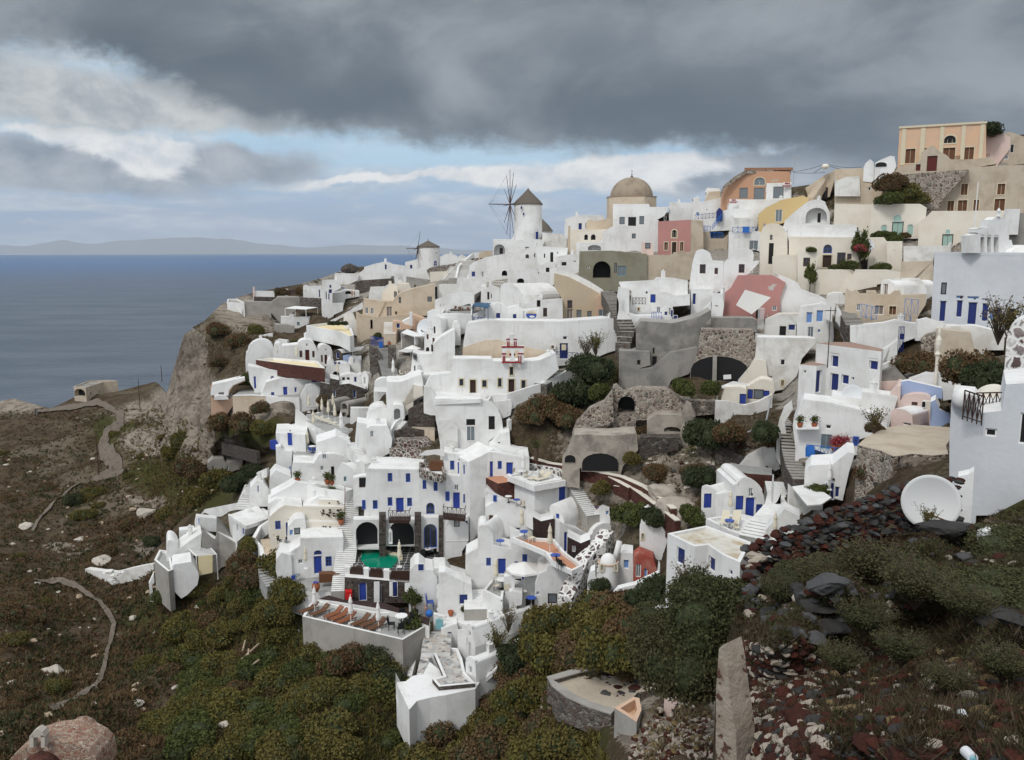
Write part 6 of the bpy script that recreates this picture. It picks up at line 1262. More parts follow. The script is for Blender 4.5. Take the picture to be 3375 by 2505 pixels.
H('rubble_wall', 'dark rubble wall with cream coping sloping in the gully',[(1255,1440),(1262,1280),(1520,1395),(1470,1480),(1300,1450)],1.5, 'stone_dark',Y=86,cat='wall')
H('red_rubble_wall', 'dark red stone wall under the grey slab with white coping',[(1360,1652),(1385,1510),(1560,1545),(1775,1560),(1765,1640)],3, 'stone_red',roof='paving_grey',Y=80,cat='wall')
H('wall', 'curved pale stair parapet at the top of the long dark stairs',[(1820,1170),(1840,1060),(1880,960),(1955,900),(1965,960),(1890,1080),(1920,1290),(1890,1310)],.5, 'white_aged',Y=82,cat='wall')
st('stairs', 'long dark stone stairs descending between white walls at the right',[(2060,1600),(1990,1480),(1950,1330),(1930,1100),(1990,980),(2060,880)],1.8,34, 'concrete', 'stone_dark',Ys=[72,75,79,84,88,93])
def pipes():
 m=MB();P=[W(*px(x,y),Y) for x,y,Y in ((1765,855,88),(1745,960,87.5),(1720,1080,87),(1600,1150,86.5),(1340,1260,86))]
 for a,b in zip(P,P[1:]):m.tube(a,b,.09,n=6)
 o=m.build('drain_pipe', 'metal_grey',None,P[0]);tag(o, 'long pale drain pipe running down beside the shuttered hut yard', 'pipe')
pipes()
# right side houses (2600,900 view)
fr(2600,900,2.7535)
H('house', 'beige house with crenellated parapet and three door recesses',[(500,480),(510,190),(520,150),(570,190),(600,160),(640,200),(700,200),(705,170),(790,170),(805,205),(920,205),(960,172),(1010,172),(1030,210),(1250,205),(1240,290),(1180,380),(1030,380),(980,390),(790,440)],5, 'beige',Y=104,ops=[('M',778,292,858,380),('p',903,290,980,388),('m',615,280,650,345)])
H('vaulted_house', 'white barrel roof with rounded gable over the crenellated beige house',[(830,205),(835,110),*arc(838,105,948,125,45),(950,205)],8, 'white',Y=106.5,yaw=-38,ops=[('M',858,95,893,200)])
H('barrel_vault', 'white curved barrel roof seen side on above the beige house',[(900,205),(900,70),(1100,58),(1180,60),(1220,95),(1250,150),(1252,205)],4, 'white',Y=108.5)
railing('railing', 'faded blue railing along the beige house terrace',(650,400),(795,435), 'light_blue',n=3,Y=100.5,h=1.6)
railing('gate', 'blue crossed double gate at the right of the beige house',(1040,455),(1160,465), 'light_blue',n=2,Y=99,h=2.9)
H('cream_wall', 'cream terrace wall under the beige crenellated house',[(560,490),(640,380),(790,440),(980,390),(1040,375),(1170,400),(1170,475),(800,480)],2, 'beige',Y=101,cat='wall')
H('white_house_dish', 'white clutter of stacked water tanks left of the beige house',[(340,240),(345,200),(395,178),(480,180),(525,240),(520,280),(400,275)],3,Y=110,cat='tank')
st('stairs', 'dark steps with white edge between the light blue windows house and the beige house',[(600,480),(560,400),(500,340)],2,12, 'concrete', 'stone_dark',Ys=[98,102,106])
wl('stair_wall', 'white wavy stair wall right of the light blue windows house',[(535,500,530),(490,420,460),(470,340,380),(440,290,330)], 'white',.4,Y=103)
H('long_white_wall', 'long smooth white wall with wavy top under the beige house',[(690,680),(555,620),(555,490),(700,480),(860,465),(960,440),(1100,465),(1350,495),(1350,560),(1150,580),(1040,620),(980,720),(870,690)],4,Y=95,cat='wall',ops=[('z',1008,548,1047,610)])
railing('railing', 'navy picket gate below the long smooth white wall',(985,718),(1035,718), 'navy',n=4,Y=91,h=2.8,cross=False)
bk('house', 'white two storey house with brown roof and deep navy windows',[(250,638),(840,712),(860,690),(575,628),(420,625)],(250,1050),floor='brown_roof',Y=87.5,ops=[(0,'z',385,745,445,858),(0,'z',730,790,803,885),(0,'z',378,905,443,1080),(0,'z',478,918,540,1015),(0,'z',565,940,592,975),(0,'m',378,722,458,738),(0,'m',722,768,812,784)],drop=3)
H('white_stair_block', 'white house corner going down behind the white stair wall',[(840,880),(845,712),(920,660),(985,610),(985,720),(965,820),(930,810),(820,880)],3,Y=88.5,cat='house')
bk('house', 'small white cube with navy door and brown flat roof',[(95,830),(250,842),(365,826),(225,808)],(95,1080),floor='brown_roof',Y=86,ops=[(0,'n',132,878,158,912),(1,'z',252,885,290,1082)])
pole('mast', 'thin dark mast in front of the brown roofed white house',352,305,815, 'cable',.05,Y=86,arms=1)
wl('stair_wall', 'smooth white diagonal stair wall in front of the two storey house',[(450,1060,1110),(540,980,1040),(640,925,990),(780,865,900),(925,800,840)], 'white',.35,Y=84.5)
st('stairs', 'dark stone steps climbing right below the white diagonal wall',[(560,1085),(700,980),(830,900),(950,830)],1.6,16, 'concrete', 'stone_dark',Ys=[83,84.5,86,88])
H('grey_wall', 'grey rendered wall below the dark stone steps',[(560,1160),(560,1085),(700,990),(830,910),(960,845),(1010,900),(1080,970),(790,1000),(780,1080),(660,1100)],2, 'grey_plaster',Y=84,cat='wall')
H('ochre_wall', 'large tan weathered retaining wall under the pale blue building',[(1310,940),(1325,620),(1345,510),(1650,540),(1680,680),(1740,760),(1640,780),(1560,870),(1480,945)],2, 'sand',Y=82,cat='wall')
H('white_wall', 'white peeling upper wall right of the tan retaining wall',[(1650,680),(1640,540),(1350,505),(1350,480),(1700,480),(1960,545),(1950,700),(1800,700)],2, 'white_aged',Y=82.5,cat='wall')
H('stone_end_wall', 'dark stone buttress left of the tan retaining wall',[(1200,720),(1195,600),(1240,560),(1330,535),(1320,760)],1.5, 'stone_rubble',Y=83,cat='wall')
H('pale_house', 'pale lilac low house with small dark window',[(780,1110),(785,995),(1020,985),(1030,1120)],3, 'pale_pink',Y=82,ops=[('n',848,1055,875,1098)])
H('white_house', 'plain white flat topped house block under the pale lilac house',[(385,1180),(390,1115),(660,1165),(665,1095),(930,1130),(985,1140),(900,1420),(640,1260)],4,Y=78,cat='house')
H('pink_house', 'pale pink house with small shuttered window and barrel top',[(900,1420),(905,1130),(985,1030),(1015,1025),(1010,1160),*arc(1020,1150,1290,1140,48),(1290,1400)],5, 'pale_pink',Y=76.5,ops=[('s',1115,1168,1165,1230)])
H('blue_wall', 'periwinkle blue parapet wall with white coping above the pink house',[(1012,1160),(1018,985),(1080,975),(1390,1045),(1395,1140),(1240,1140),(1160,1105),(1080,1115)],1, 'blue_wall',roof='white',Y=78,cat='wall')
H('pale_vault', 'pale pink barrel roofed annex with little dark opening',[(925,1400),(925,1260),*arc(930,1255,1120,1300,42),(1125,1395)],6, 'pale_pink',roof='white',yaw=-25,Y=74.5,cat='house',ops=[('n',1035,1352,1110,1390)])
H('blue_corner', 'sky blue painted corner wall with plants beside the pink annex',[(1280,1395),(1285,1170),(1330,1150),(1370,1240),(1460,1275),(1470,1390)],3, 'blue_wall',roof='white',Y=73.5,cat='wall')
H('ac_unit', 'cream air conditioner with round black fan by the blue corner',[(1215,1235),(1215,1160),(1285,1165),(1285,1245)],.5, 'cream',Y=73.2,drop=0,cat='air conditioner',ops=[('B',1205,1158,1243,1222)])
H('white_chapel', 'low white house with pale finial below the tan wall',[(1080,1040),(1085,975),(1240,915),(1340,930),(1480,940),(1570,960),(1560,1130),(1400,1160),(1395,1050)],4,Y=79.5,cat='house')
def finial():
 b=W(*px(1328,1030),78.5);m=MB();m.lathe(b,[(.16,0),(.15,2.9),(.28,3.1),(.12,3.4),(.26,4.0),(.26,4.5),(.1,4.9),(.14,5.2),(.02,5.9)],12);o=m.build('finial', 'cream',None,b);tag(o, 'cream turned stone finial rising from the low white house', 'finial')
finial()
H('planter_house', 'white house with blue framed door, flower box and roof planters',[(60,1600),(35,1380),(100,1210),(135,1165),(380,1195),(640,1260),(885,1330),(890,1420),(640,1500),(620,1652),(400,1660),(230,1600)],5,Y=76,cat='house',ops=[('n',335,1375,386,1418),('t',295,1460,384,1600),('m',425,1480,475,1560),('w',583,1480,632,1565)])
railing('railing', 'bright blue gate and cross railing in front of the planter house',(155,1665),(480,1700), 'blue_bright',n=5,Y=73.5,h=1.1)
H('fence_gate', 'rounded bright blue picket gate at left of the blue cross railing',[(150,1668),(150,1590),*arc(152,1585,235,1590,22,6),(238,1668)],.12, 'blue_bright',Y=73.4,drop=0,cat='gate')
H('ledge', 'white ledge holding two clay pots on the planter house',[(62,1420),(62,1404),(275,1404),(275,1420)],1.6,Y=74.6,drop=0,cat='ledge')
for i,(x,y) in enumerate([(100,1400),(230,1402)]):put(POT,x,y,['left','right'][i]+' clay pot on the ledge of the planter house',Y=75,s=1.05,group='clay pots of the planter house')
for i,(x,y) in enumerate([(410,1610),(450,1595),(490,1590),(520,1585)]):put(POTR,x,y,['first','second','third','fourth'][i]+' red flowering pot from the left beside the blue framed door',Y=75,s=1.2,group='flower pots by the blue framed door')
satdish('satellite_dish', 'white satellite dish on the low roof below the dark steps',583,1110,1.05,79,(-.1,-1,.35))
H('balcony_house', 'near white building with dark wooden balcony rail cut by the right edge',[(1455,2130),(1458,1470),(1475,1160),(1680,1180),(1750,1270),(1930,1250),(1970,1010),(2300,990),(2300,2200),(1700,2200)],6, 'white_bluish',roof='white',Y=42,cat='house',ops=[('n',1785,1405,1885,1490),('n',2105,1265,2200,1560)],drop=5)
railing('railing', 'dark brown wooden balcony rail with crossed panels on the near white building',(1575,1330),(1745,1385), 'dark_wood',n=4,Y=41.3,h=1.5)
railing('railing', 'dark wooden rail behind the rounded white dome cap',(1690,1255),(1935,1250), 'dark_wood',n=4,Y=44,h=1.0)
def ball(lb,x,y,Y,r,nm='ball',mat='white',sz=1):
 b=W(*px(x,y),Y);m=MB();m.lathe(b,[(r*math.sin(t),-r*math.cos(t)*sz) for t in [math.pi*i/10 for i in range(11)]],16);o=m.build(nm,mat,None,b,smooth=True);tag(o,lb,nm)
ball('round white ball finial on the near building parapet',1592,1138,42,.6)
H('half_dome', 'cream half dome roof behind the near balcony',[(1675,1200),*arc(1680,1170,1960,1130,75),(1965,1200)],3, 'cream',Y=46,cat='dome')
H('hood', 'curved white hood over the small dark window of the near building',[(1780,1400),(1850,1310),(1930,1250),(1925,1410)],.6, 'white',Y=41.6,drop=0,cat='hood')
H('spotted_tower', 'white and grey spotted round tower with white dome at the right edge',[(1945,1020),(1975,610),*arc(1980,600,2300,520,150),(2300,1020)],4, 'stone_whitewash',roof='white',Y=50,cat='tower')
bk('roof_terrace', 'flat dusty earth roof on a rubble wall right of the planter house',[(625,1560),(720,1585),(830,1610),(950,1665),(1120,1640),(1300,1655),(1480,1640),(1460,1400),(1130,1375),(920,1395),(800,1440),(700,1490)],(640,1720), 'stone_rubble', 'sand',Y=62,cat='roof',drop=6)
# blue shutter house and stairs (2200,1400 view)
fr(2200,1400)
H('vaulted_house', 'white vaulted house with blue door and open blue shutters beside curved stair',[(600,850),(610,560),(640,540),*arc(645,560,880,680,110),(885,860),(740,1000),(700,960)],(6,640,545),Y=75,yaw=18,ops=[('m',738,575,775,655),('d',712,660,792,885),('W',622,645,686,772),('W',806,722,858,832)])
H('vaulted_house', 'small white vaulted wing with blue shuttered window at its left',[(305,760),(308,590),*arc(308,590,440,650,45),(440,840)],(9,610,545),Y=77,yaw=18,ops=[('W',333,625,398,755)])
H('house', 'white wall between the two blue shuttered vaults',[(438,840),(438,648),(610,620),(612,860)],4,Y=76,cat='house')
SDK=bk('sun_deck', 'white walled deck with cushioned chairs above the stained flat roof',[(350,850),(560,960),(720,1010),(900,860),(640,800),(480,830)],(350,900),floor='white',par=.35,Y=73.5,cat='terrace')
for i,(x,y) in enumerate([(520,900),(620,900)]):put(LW,x,y,['left','right'][i]+' cream cushioned lounge chair on the deck by blue shutters',70,Y=72.3,group='cushioned lounge chairs',s=1.15)
put(TB,560,940, 'round blue table on the deck by blue shutters',Y=71.6);put(CHW,630,975, 'white chair with blue cushion at the deck edge',30,Y=71.2);put(UC,566,830, 'closed umbrella behind the cushioned lounge chairs',Y=74.2,s=.95)
bk('house', 'white flat roofed house with stained roof, navy window and blue door',[(0,985),(245,1105),(365,1090),(500,1180),(660,1250),(760,1065),(350,915)],(0,1330),floor='roof_stained',par=.2,pth=.3,Y=66,drop=4,ops=[(0,'Z',85,1100,153,1285),(2,'z',372,1180,428,1350),(3,'Z',558,1310,588,1372)])
st('stairs', 'broad curved white stair rising beside the blue shuttered house',[(820,1040),(930,880),(1050,740),(1070,640),(1040,520)],3.2,24, 'white', 'paving_grey',Ys=[67,69.5,72.5,75,78])
wl('stair_wall', 'white wall left of the broad curved stair',[(735,950,1040),(880,830,930),(1000,690,760),(1030,620,700),(960,520,600),(965,455,520)], 'white',.35,Y=73)
wl('stair_wall', 'cracked grey white wall right of the broad curved stair',[(1110,545,650),(1160,600,700),(1200,655,790),(1300,700,820),(1330,750,840)], 'white_aged',.5,Y=70)
H('terrace_block', 'white wall with dark red stone infill beside the closed grey umbrella',[(890,1030),(890,960),(1060,765),(1200,830),(1195,950),(1000,1040)],2, 'white',Y=65,cat='wall')
H('stone_infill', 'dark red stone panel in the white wall',[(1060,850),(1055,775),(1200,838),(1175,915)],.1, 'lava_red_black',Y=64.8,drop=0,cat='panel')
put(UC,970,1040, 'closed grey umbrella beside the dark red stone panel',Y=63,s=.85)
H('step_block', 'white house wall running up to the dark stairs with railing pond',[(1240,560),(1245,430),(1300,370),(1500,360),(1640,250),(1700,260),(1650,420),(1600,640),(1590,690),(1470,660),(1420,560)],4,Y=69,cat='house',ops=[('z',1480,520,1510,680),('l',1430,520,1452,605),('z',1522,560,1558,665)])
bk('plunge_pool', 'small pale blue plunge pool on a white rounded roof',[(1290,400),(1500,410),(1580,395),(1480,365),(1330,378)],(1290,440), 'white', 'tile_blue',par=.15,Y=70,cat='pool',h=.6,drop=.5)
bk('white_court', 'white paved court with bush below the plunge pool',[(1130,560),(1270,730),(1400,720),(1490,660),(1420,610),(1240,545)],(1130,600),floor='white',Y=69.5,h=.1,drop=0,cat='terrace')
put(BG[0],1350,630, 'round green shrub in the white paved court',Y=68.5,s=1.15)
put(UCW,1465,590, 'closed white umbrella beside the blue shutters of the court',Y=68,s=.9)
# left lower hotel part (800,1350 view)
fr(800,1350)
bk('vaulted_house', 'white house with bright blue door at the left edge of the village',[(300,212),(568,228),(600,120),(310,130)],(300,340),Y=122,drop=3,ops=[(0,'d',403,205,457,330)])
H('white_wall', 'white tower wall below the blue door house',[(305,500),(300,340),(345,330),(355,370),(450,380),(440,560),(335,555)],3,Y=120,cat='wall',ops=[('l',418,508,442,560)])
H('blue_gate', 'bright blue curved fence hanging at the cliff edge',[(250,355),(245,285),(300,275),(330,320),(305,370)],.5, 'blue',Y=121.5,drop=0,cat='fence')
DT=bk('dining_terrace', 'paved dining terrace with long table row and cream umbrellas',[(455,410),(665,412),(840,240),(700,90),(600,130),(570,300)],(455,450),floor='paving_grey',Y=119,cat='terrace')
for i,(x,y) in enumerate([(640,180),(590,375)]):put(UC,x,y,['closed cream umbrella at the back of the dining terrace','closed cream umbrella at the front of the dining terrace'][i],z=DT['_z'],s=1.2)
put(UCW,897,250, 'closed white umbrella left of the stone terraces',Y=112,s=1.35)
for i,(x,y) in enumerate([(620,210),(650,225),(680,245),(630,240),(620,395),(655,398)]):put(CHBL if i>3 else CHB,x,y,['back left dark chair','back dark chair','right dark chair','middle dark chair','front blue chair','front right blue chair'][i]+' of the dining terrace',40*i,z=DT['_z'],group='chairs of the dining terrace')
for i,(x,y) in enumerate([(640,212),(635,390)]):put(TW,x,y,['long set table at the back of the dining terrace','small table at the front of the dining terrace'][i],z=DT['_z'],s=1.3)
H('white_block', 'white stepped block with flat inner court at the middle of the lower hotel',[(665,420),(668,300),(840,245),(850,235),(975,300),(1010,350),(1130,470),(1150,500),(1040,490),(960,420),(850,400),(720,400)],5,Y=114,cat='house')
bk('pergola_house', 'white ribbed flat roof below the dining terrace',[(460,500),(640,510),(690,430),(560,415),(480,420)],(460,560),Y=113,cat='house',h=2)
H('arched_house', 'white house with broad arched parapet, small barred windows and grey door',[(445,590),(460,490),(640,500),(680,430),(720,410),*arc(740,440,970,480,45),(960,500),(860,600),(850,690),(650,640)],4,Y=111.5,cat='house',ops=[('m',703,512,738,553),('m',718,400,762,442),('k',800,517,833,600)])
bk('court_terrace', 'grey paved court with clay pots behind a white parapet',[(480,660),(700,715),(930,745),(1000,720),(850,680),(640,640),(520,630)],(480,700),floor='paving_grey',Y=110,par=.35,cat='terrace')
for i,(x,y) in enumerate([(498,662),(770,678),(812,682),(800,768),(822,770),(893,1042)]):put(POT,x,y, 'potted plant '+['at the left corner of the grey court','left of two by the grey court wall','right of two by the grey court wall','left of a pair on the white roof edge','right of a pair on the white roof edge','on the stone studded roof beside the long stair'][i],Y=[110,109,109,107,107,102.5][i],s=[1.5,1.6,1.3,1,1,1.6][i],group='potted plants of the lower hotel')
H('vaulted_house', 'small white vault with dark window between grey court and hotel',[(850,735),(850,565),(880,510),*arc(885,505,1035,610,35,6),(1020,690),(1000,730)],(2,960,490),Y=108.5,ops=[('t',917,608,942,650)])
st('stairs', 'narrow white stair with notched edge above the hotel roof',[(1150,490),(1060,400),(980,300)],1.3,16, 'white', 'white',Ys=[108,111,114])
H('white_wall', 'big smooth white wall with small barred window in the lower hotel',[(1010,440),(1040,130),(1120,140),(1300,160),(1310,215),(1345,270),(1330,330),(1230,440),(1150,480)],5,Y=112.5,cat='house',ops=[('m',1155,192,1189,252)])
H('house', 'white terrace bay with canvas chair at the hotel corner',[(1002,710),(1005,635),(1060,620),(1145,612),(1143,705)],2,Y=104,cat='house',ops=[('k',1055,618,1138,700)])
H('white_box', 'white small outhouse box beside the narrow notched stair',[(1030,545),(1030,480),(1070,465),(1140,480),(1130,560)],2,Y=108.8,cat='hut')
H('stepped_house', 'stepped cream white roofs studded with dark stones',[(545,1000),(550,900),(560,890),(600,860),(690,800),(925,820),(925,1010)],4,Y=106,cat='house')
H('cream_house', 'smooth cream roof bank below the grey court',[(260,860),(255,800),(440,700),(480,665),(920,755),(925,830),(600,850),(370,830)],4, 'white',Y=107.5,cat='house')
for i,(y0,y1,xa,Y) in enumerate([(815,870,690,105.6),(890,1005,545,104),(1030,1150,575,102.5)]):
 H('studded_wall',['upper','middle','lower'][i]+' cream wall studded with dark pebbles beside the long white stair',[(xa,y1),(xa,y0),(925,y0+8),(920,y1)],2.5, 'cream',roof='white',Y=Y,cat='wall')
def studs():
 rs=random.Random(4);fx=[]
 for y0,y1,xa,Y,n in [(830,860,730,105.6,6),(905,1000,560,104,46),(1060,1145,610,102.5,36)]:
  m=MB()
  for i in range(n):
   c=W(*px(rs.uniform(xa,905),rs.uniform(y0,y1)),Y-.02);m.cbox(c-Vector((0,0,.08)),rs.uniform(.15,.3),.12,rs.uniform(.12,.2),0)
  fx.append(m)
 walls=[o for o in COL.objects if o.name.startswith('studded_wall')]
 for m,w in zip(fx,walls):o=m.build('pebbles', 'lava_red_black',w);o['kind']='stuff'
studs()
H('gable_house', 'cream low gabled house with blue window and half open door',[(245,1160),(245,985),(330,910),(380,880),(545,900),(545,985),(420,1050),(385,1180)],5, 'cream',roof='white',Y=103,cat='house',ops=[('w',293,1012,346,1085),('z',385,1020,440,1145)])
H('white_cube', 'small white cube left of the gabled cream house',[(230,1000),(232,855),(300,810),(360,820),(365,870),(250,975)],4,Y=106,cat='house')
H('letterbox_house', 'white rounded house bay with blue letter box and dark framed window',[(405,1230),(410,1060),(450,1020),*arc(455,1015,570,1000,22),(575,1080),(530,1150),(520,1240)],4, 'white',Y=101,cat='house',ops=[('S',466,1075,523,1132),('l',422,1093,460,1142)])
H('lower_house', 'white thick walled lower house with blue fanlight door beside the long stair',[(310,1480),(305,1400),(330,1310),(420,1310),(520,1250),(525,1180),(915,1170),(910,1280),(880,1340),(875,1490)],5,Y=97.5,cat='house',ops=[('d',640,1333,725,1490),('A',645,1280,718,1315),('w',750,1335,810,1420),('m',503,1362,545,1398)])
H('white_bulge', 'bulging whitewashed rock at the left of the lower house',[(330,1570),(300,1470),(305,1360),(350,1300),(440,1320),(450,1500),(430,1575)],3,Y=96.5,cat='rock')
LT=bk('lower_terrace', 'pale grey terrace in front of the blue fanlight door',[(330,1600),(560,1652),(800,1660),(900,1560),(880,1480),(430,1500)],(330,1640), 'white', 'paving_grey',Y=95,cat='terrace')
put(CHBL,460,1570, 'blue chair on the pale terrace of the lower house',200,z=LT['_z'],s=1.1);put(TG,492,1560, 'round grey table on the pale terrace of the lower house',z=LT['_z'],s=1.1)
H('bench', 'long brown wooden bench on the pale terrace',[(692,1575),(692,1495),(880,1490),(875,1560)],1, 'brown_wood',Y=94.6,drop=0,cat='bench')
put(JAR,667,1652, 'large terracotta jar with blue rim on the pale terrace',Y=92.5,s=1.1)
put(UC,573,1445, 'closed cream umbrella against the lower house wall',Y=96,s=1.05)
wl('parapet', 'curved white parapet along the cliff edge of the lower hotel',[(420,1700,1760),(300,1640,1700),(220,1540,1600),(175,1420,1500),(150,1250,1330),(115,1165,1230),(170,1060,1110),(260,990,1040)], 'white',.5,Y=None)
st('stairs', 'pale green grey steps along the curved cliff parapet',[(320,1590),(250,1480),(240,1370)],2.8,9, 'paving_grey', 'paving_grey',Ys=[95.5,98,100])
bk('peach_yard', 'sandy peach yard above the pale green grey steps',[(220,1370),(310,1360),(420,1240),(400,1180),(240,1170),(160,1180)],(220,1400), 'white', 'beige',Y=100,cat='terrace')
for i,(x,y) in enumerate([(335,1215),(405,1240),(300,1190)]):put([CHB,TG,CHW][i],x,y,['dark folding chair in the sandy yard','glass table in the sandy yard','white chair behind the table in the sandy yard'][i],70,Y=101)
st('stairs', 'long straight white stair with thin rails at the left of the hotel',[(900,1652),(915,1500),(940,1300),(955,1100),(965,900),(968,750)],2.5,52, 'white', 'concrete',Ys=[92.5,95,98.5,102,105,107.5])
railing('handrail', 'thin brown handrail along the left of the long straight stair',(925,1290),(930,760), 'rust',n=8,cross=False,h=1.0,Y=None)
H('hotel_arcade', 'hotel ground floor wall with pool arch at the left',[(1005,1270),(1005,1000),(1240,1000),(1240,1270)],1.5,Y=99.6,cat='hotel wall',ops=[('B',1022,1025,1232,1250)],drop=0)
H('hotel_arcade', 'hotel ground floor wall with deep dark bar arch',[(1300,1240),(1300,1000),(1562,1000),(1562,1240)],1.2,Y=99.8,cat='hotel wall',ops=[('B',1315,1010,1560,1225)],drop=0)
H('hotel_arcade', 'hotel ground floor wall with open blue arched doors',[(1618,1280),(1618,980),(1780,980),(1780,1290)],1.2,Y=99.6,cat='hotel wall',ops=[('D',1642,1040,1765,1255)],drop=0)
H('hotel_arcade', 'hotel ground floor wall with wide seating niche and blue door',[(1818,1300),(1825,980),(2050,985),(2050,1190),(1990,1290)],1.2,Y=98.8,cat='hotel wall',ops=[('y',1830,985,2050,1190),('k',1918,985,1968,1060),('z',1985,1010,2045,1175)],drop=1)
for i,(a,b,c,d) in enumerate([(1237,955,1300,1240),(1560,955,1620,1225),(1778,985,1820,1270)]):
 H('stone_pillar',['left','middle','right'][i]+' dark stone pillar of the hotel arcade',[(a,d),(a,b),(c,b),(c,d)],1.2, 'stone_dark',Y=98.9-.2*i,cat='pillar',group='stone pillars of the hotel arcade')
PT=bk('pool_terrace', 'black and white checked paving of the pool terrace',[(1000,1430),(1660,1480),(1830,1370),(1830,1260),(1620,1240),(1010,1230)],(1000,1500), 'white', 'paving_check',Y=95.5,cat='terrace')
zt=PT['_z']
def pool():
 A=[onz(*px(x,y),zt+.03) for x,y in ((1075,1100),(1232,1100),(1232,1235),(1262,1290),(1330,1318),(1408,1330),(1410,1370),(1350,1437),(1130,1430),(1072,1365),(1090,1240))]
 rt=root('swimming_pool', 'emerald green swimming pool curving out of the hotel arch', 'pool',A[0]);m=MB();m.add(A,[tuple(range(len(A)))])
 mm,k,b=newmat('pool_water',.08,.5);p=gpos(k);k.l.new(k.mix(k.noise(p,1.2,3),(.0,.16,.095),(.0,.27,.16)),b.inputs['Base Color']);bp=k('ShaderNodeBump',{'Strength':.3, 'Distance':.1, 'Height':k.noise(p,3,3)});k.l.new(bp.outputs[0],b.inputs['Normal'])
 m.build('water', 'pool_water',rt,recalc=False);e=MB();N=len(A)
 for i in (2,3,4,5):a,b2=A[i],A[i+1];d=(b2-a).normalized();n=Vector((-d.y,d.x,0));n=n if n.y>0 or n.x>.2 else -n;e.box(a-Vector((0,0,.2)),b2-a,n*.55,(0,0,.42))
 e.build('kerb', 'trim_cream',rt)
pool()
for nm,a,b,Y,lb in (('balcony',(1325,1000),(1512,1000),99, 'brown wooden balcony with crossed rails above the dark bar arch'),('balcony',(1820,965),(2018,985),98, 'brown wooden balcony with crossed rails above the seating niche')):
 rt=railing('balcony',lb,a,b, 'dark_wood',n=5,Y=Y-1.3,h=1.15,cat='balcony');A,B=W(*px(*a),Y-1.3),W(*px(*b),Y-1.3);m=MB();m.box(A-Vector((0,0,.45)),B-A,(0,1.5,0),(0,0,.4));m.build('deck', 'dark_wood',rt)
 for q in (A,B):m=MB();m.tube(q+Vector((0,0,1.1)),q+Vector((0,1.4,1.1)),.05);m.tube(q+Vector((0,0,.1)),q+Vector((0,1.4,.1)),.05);m.build('side_rail', 'dark_wood',rt)
for i,(x,y,p_) in enumerate([(1425,1430,UC),(1697,1290,UC)]):put(p_,x,y,['closed cream umbrella at the front edge of the pool','closed cream umbrella between the dark dining chairs'][i],z=zt,s=1.25)
for i,(x,y) in enumerate([(1640,1350),(1760,1340),(1700,1320),(1660,1290),(1745,1300)]):put(CHB,x,y,['front left','front right','middle','back left','back right'][i]+' dark dining chair on the checked terrace',50*i,z=zt,s=1.1,group='dark dining chairs on the checked terrace')
put(TW,1680,1325, 'white square table on the checked terrace',z=zt,s=1.2)
LANT=None
H('lantern', 'tall white lattice lantern beside the dark bar arch',[(1325,1222),(1325,1105),(1340,1085),(1357,1105),(1360,1222)],.5, 'trim_white',Y=98,drop=0,cat='lantern',ops=[('m',1330,1115,1356,1210)])
wl('pool_wall', 'white pillared wall with dark rattan panels in front of the pool',[(925,1440,1520),(1090,1450,1530),(1280,1470,1550),(1560,1500,1580),(1610,1500,1590)], 'white',.35,Y=94)
for i,(a,b) in enumerate([(970,1095),(1145,1275),(1335,1560)]):H('rattan_screen',['left','middle','right'][i]+' dark rattan lounger back over the pool wall',[(a,1500+i*18),(a+15,1432+i*18),(b-5,1437+i*18),(b,1520+i*18)],.35, 'dark_wood',Y=93.7,drop=0,cat='screen')
for i,(a,w) in enumerate([(925,45),(1098,46),(1280,50),(1555,52)]):H('white_pillar',['first','second','third','fourth'][i]+' square white pillar from the left on the pool wall',[(a,1530+i*12),(a,1432+i*14),(a+w,1432+i*14),(a+w,1530+i*14)],.7,Y=93.5,drop=.5,cat='pillar',group='white pillars on the pool wall')
plaster('old_plaster',(.35,.30,.24),(.24,.18,.13),1,.6,1.5,1,(3.0,.60,(.10,.05,.035)))
flatm('dish_white',(.60,.61,.60),.45,.12,.4,.5)
# lower middle houses (1500,1500 view)
fr(1500,1500)
H('vaulted_house', 'white vaulted house stepping down with grey window beside the pebble wall',[(945,900),(950,620),(1235,740),*arc(1235,745,1420,680,75),(1430,700),(1240,900)],6,Y=90,yaw=20,ops=[('d',990,700,1022,880),('m',1297,698,1340,752)])
H('barrel_vault', 'white barrel roof with small square window behind the dark stone bathrooms',[(880,640),(855,480),*arc(860,470,990,610,60),(990,800),(900,760)],9,Y=92,yaw=-35,ops=[('w',915,528,945,578),('d',912,595,945,755)])
H('stone_cabin', 'upper dark lava stone cabin with white flat top',[(710,760),(705,560),(780,600),(895,575),(895,765),(785,790)],2.5, 'lava_red_black',roof='white',Y=91,cat='cabin')
H('stone_cabin', 'lower dark lava stone cabin with small frosted windows',[(1015,960),(1020,740),(1140,800),(1225,765),(1230,890),(1150,990)],2.5, 'lava_red_black',roof='white',Y=86,cat='cabin',ops=[('m',1060,822,1092,880)])
H('white_wall', 'white middle wall with small brown window between the vaults',[(270,760),(275,470),(400,400),(700,510),(705,800),(540,860),(500,740),(270,800)],4,Y=95,cat='house',ops=[('w',345,365,378,420),('s',308,545,345,595),('z',540,660,590,728)])
H('vaulted_house', 'white rounded barrel roofed house with blue door and square blue windows',[(90,1190),(95,920),(205,860),(205,700),*arc(210,690,345,740,60)[:6],(345,740),(350,830),(505,870),(510,800),(505,745),(820,880),(870,940),(860,1010),(700,1080),(620,1120),(440,1130)],4,Y=90.5,ops=[('w',282,932,325,1005),('d',386,940,465,1085),('w',610,900,655,970),('w',540,965,573,1025),('d',600,990,665,1140)])
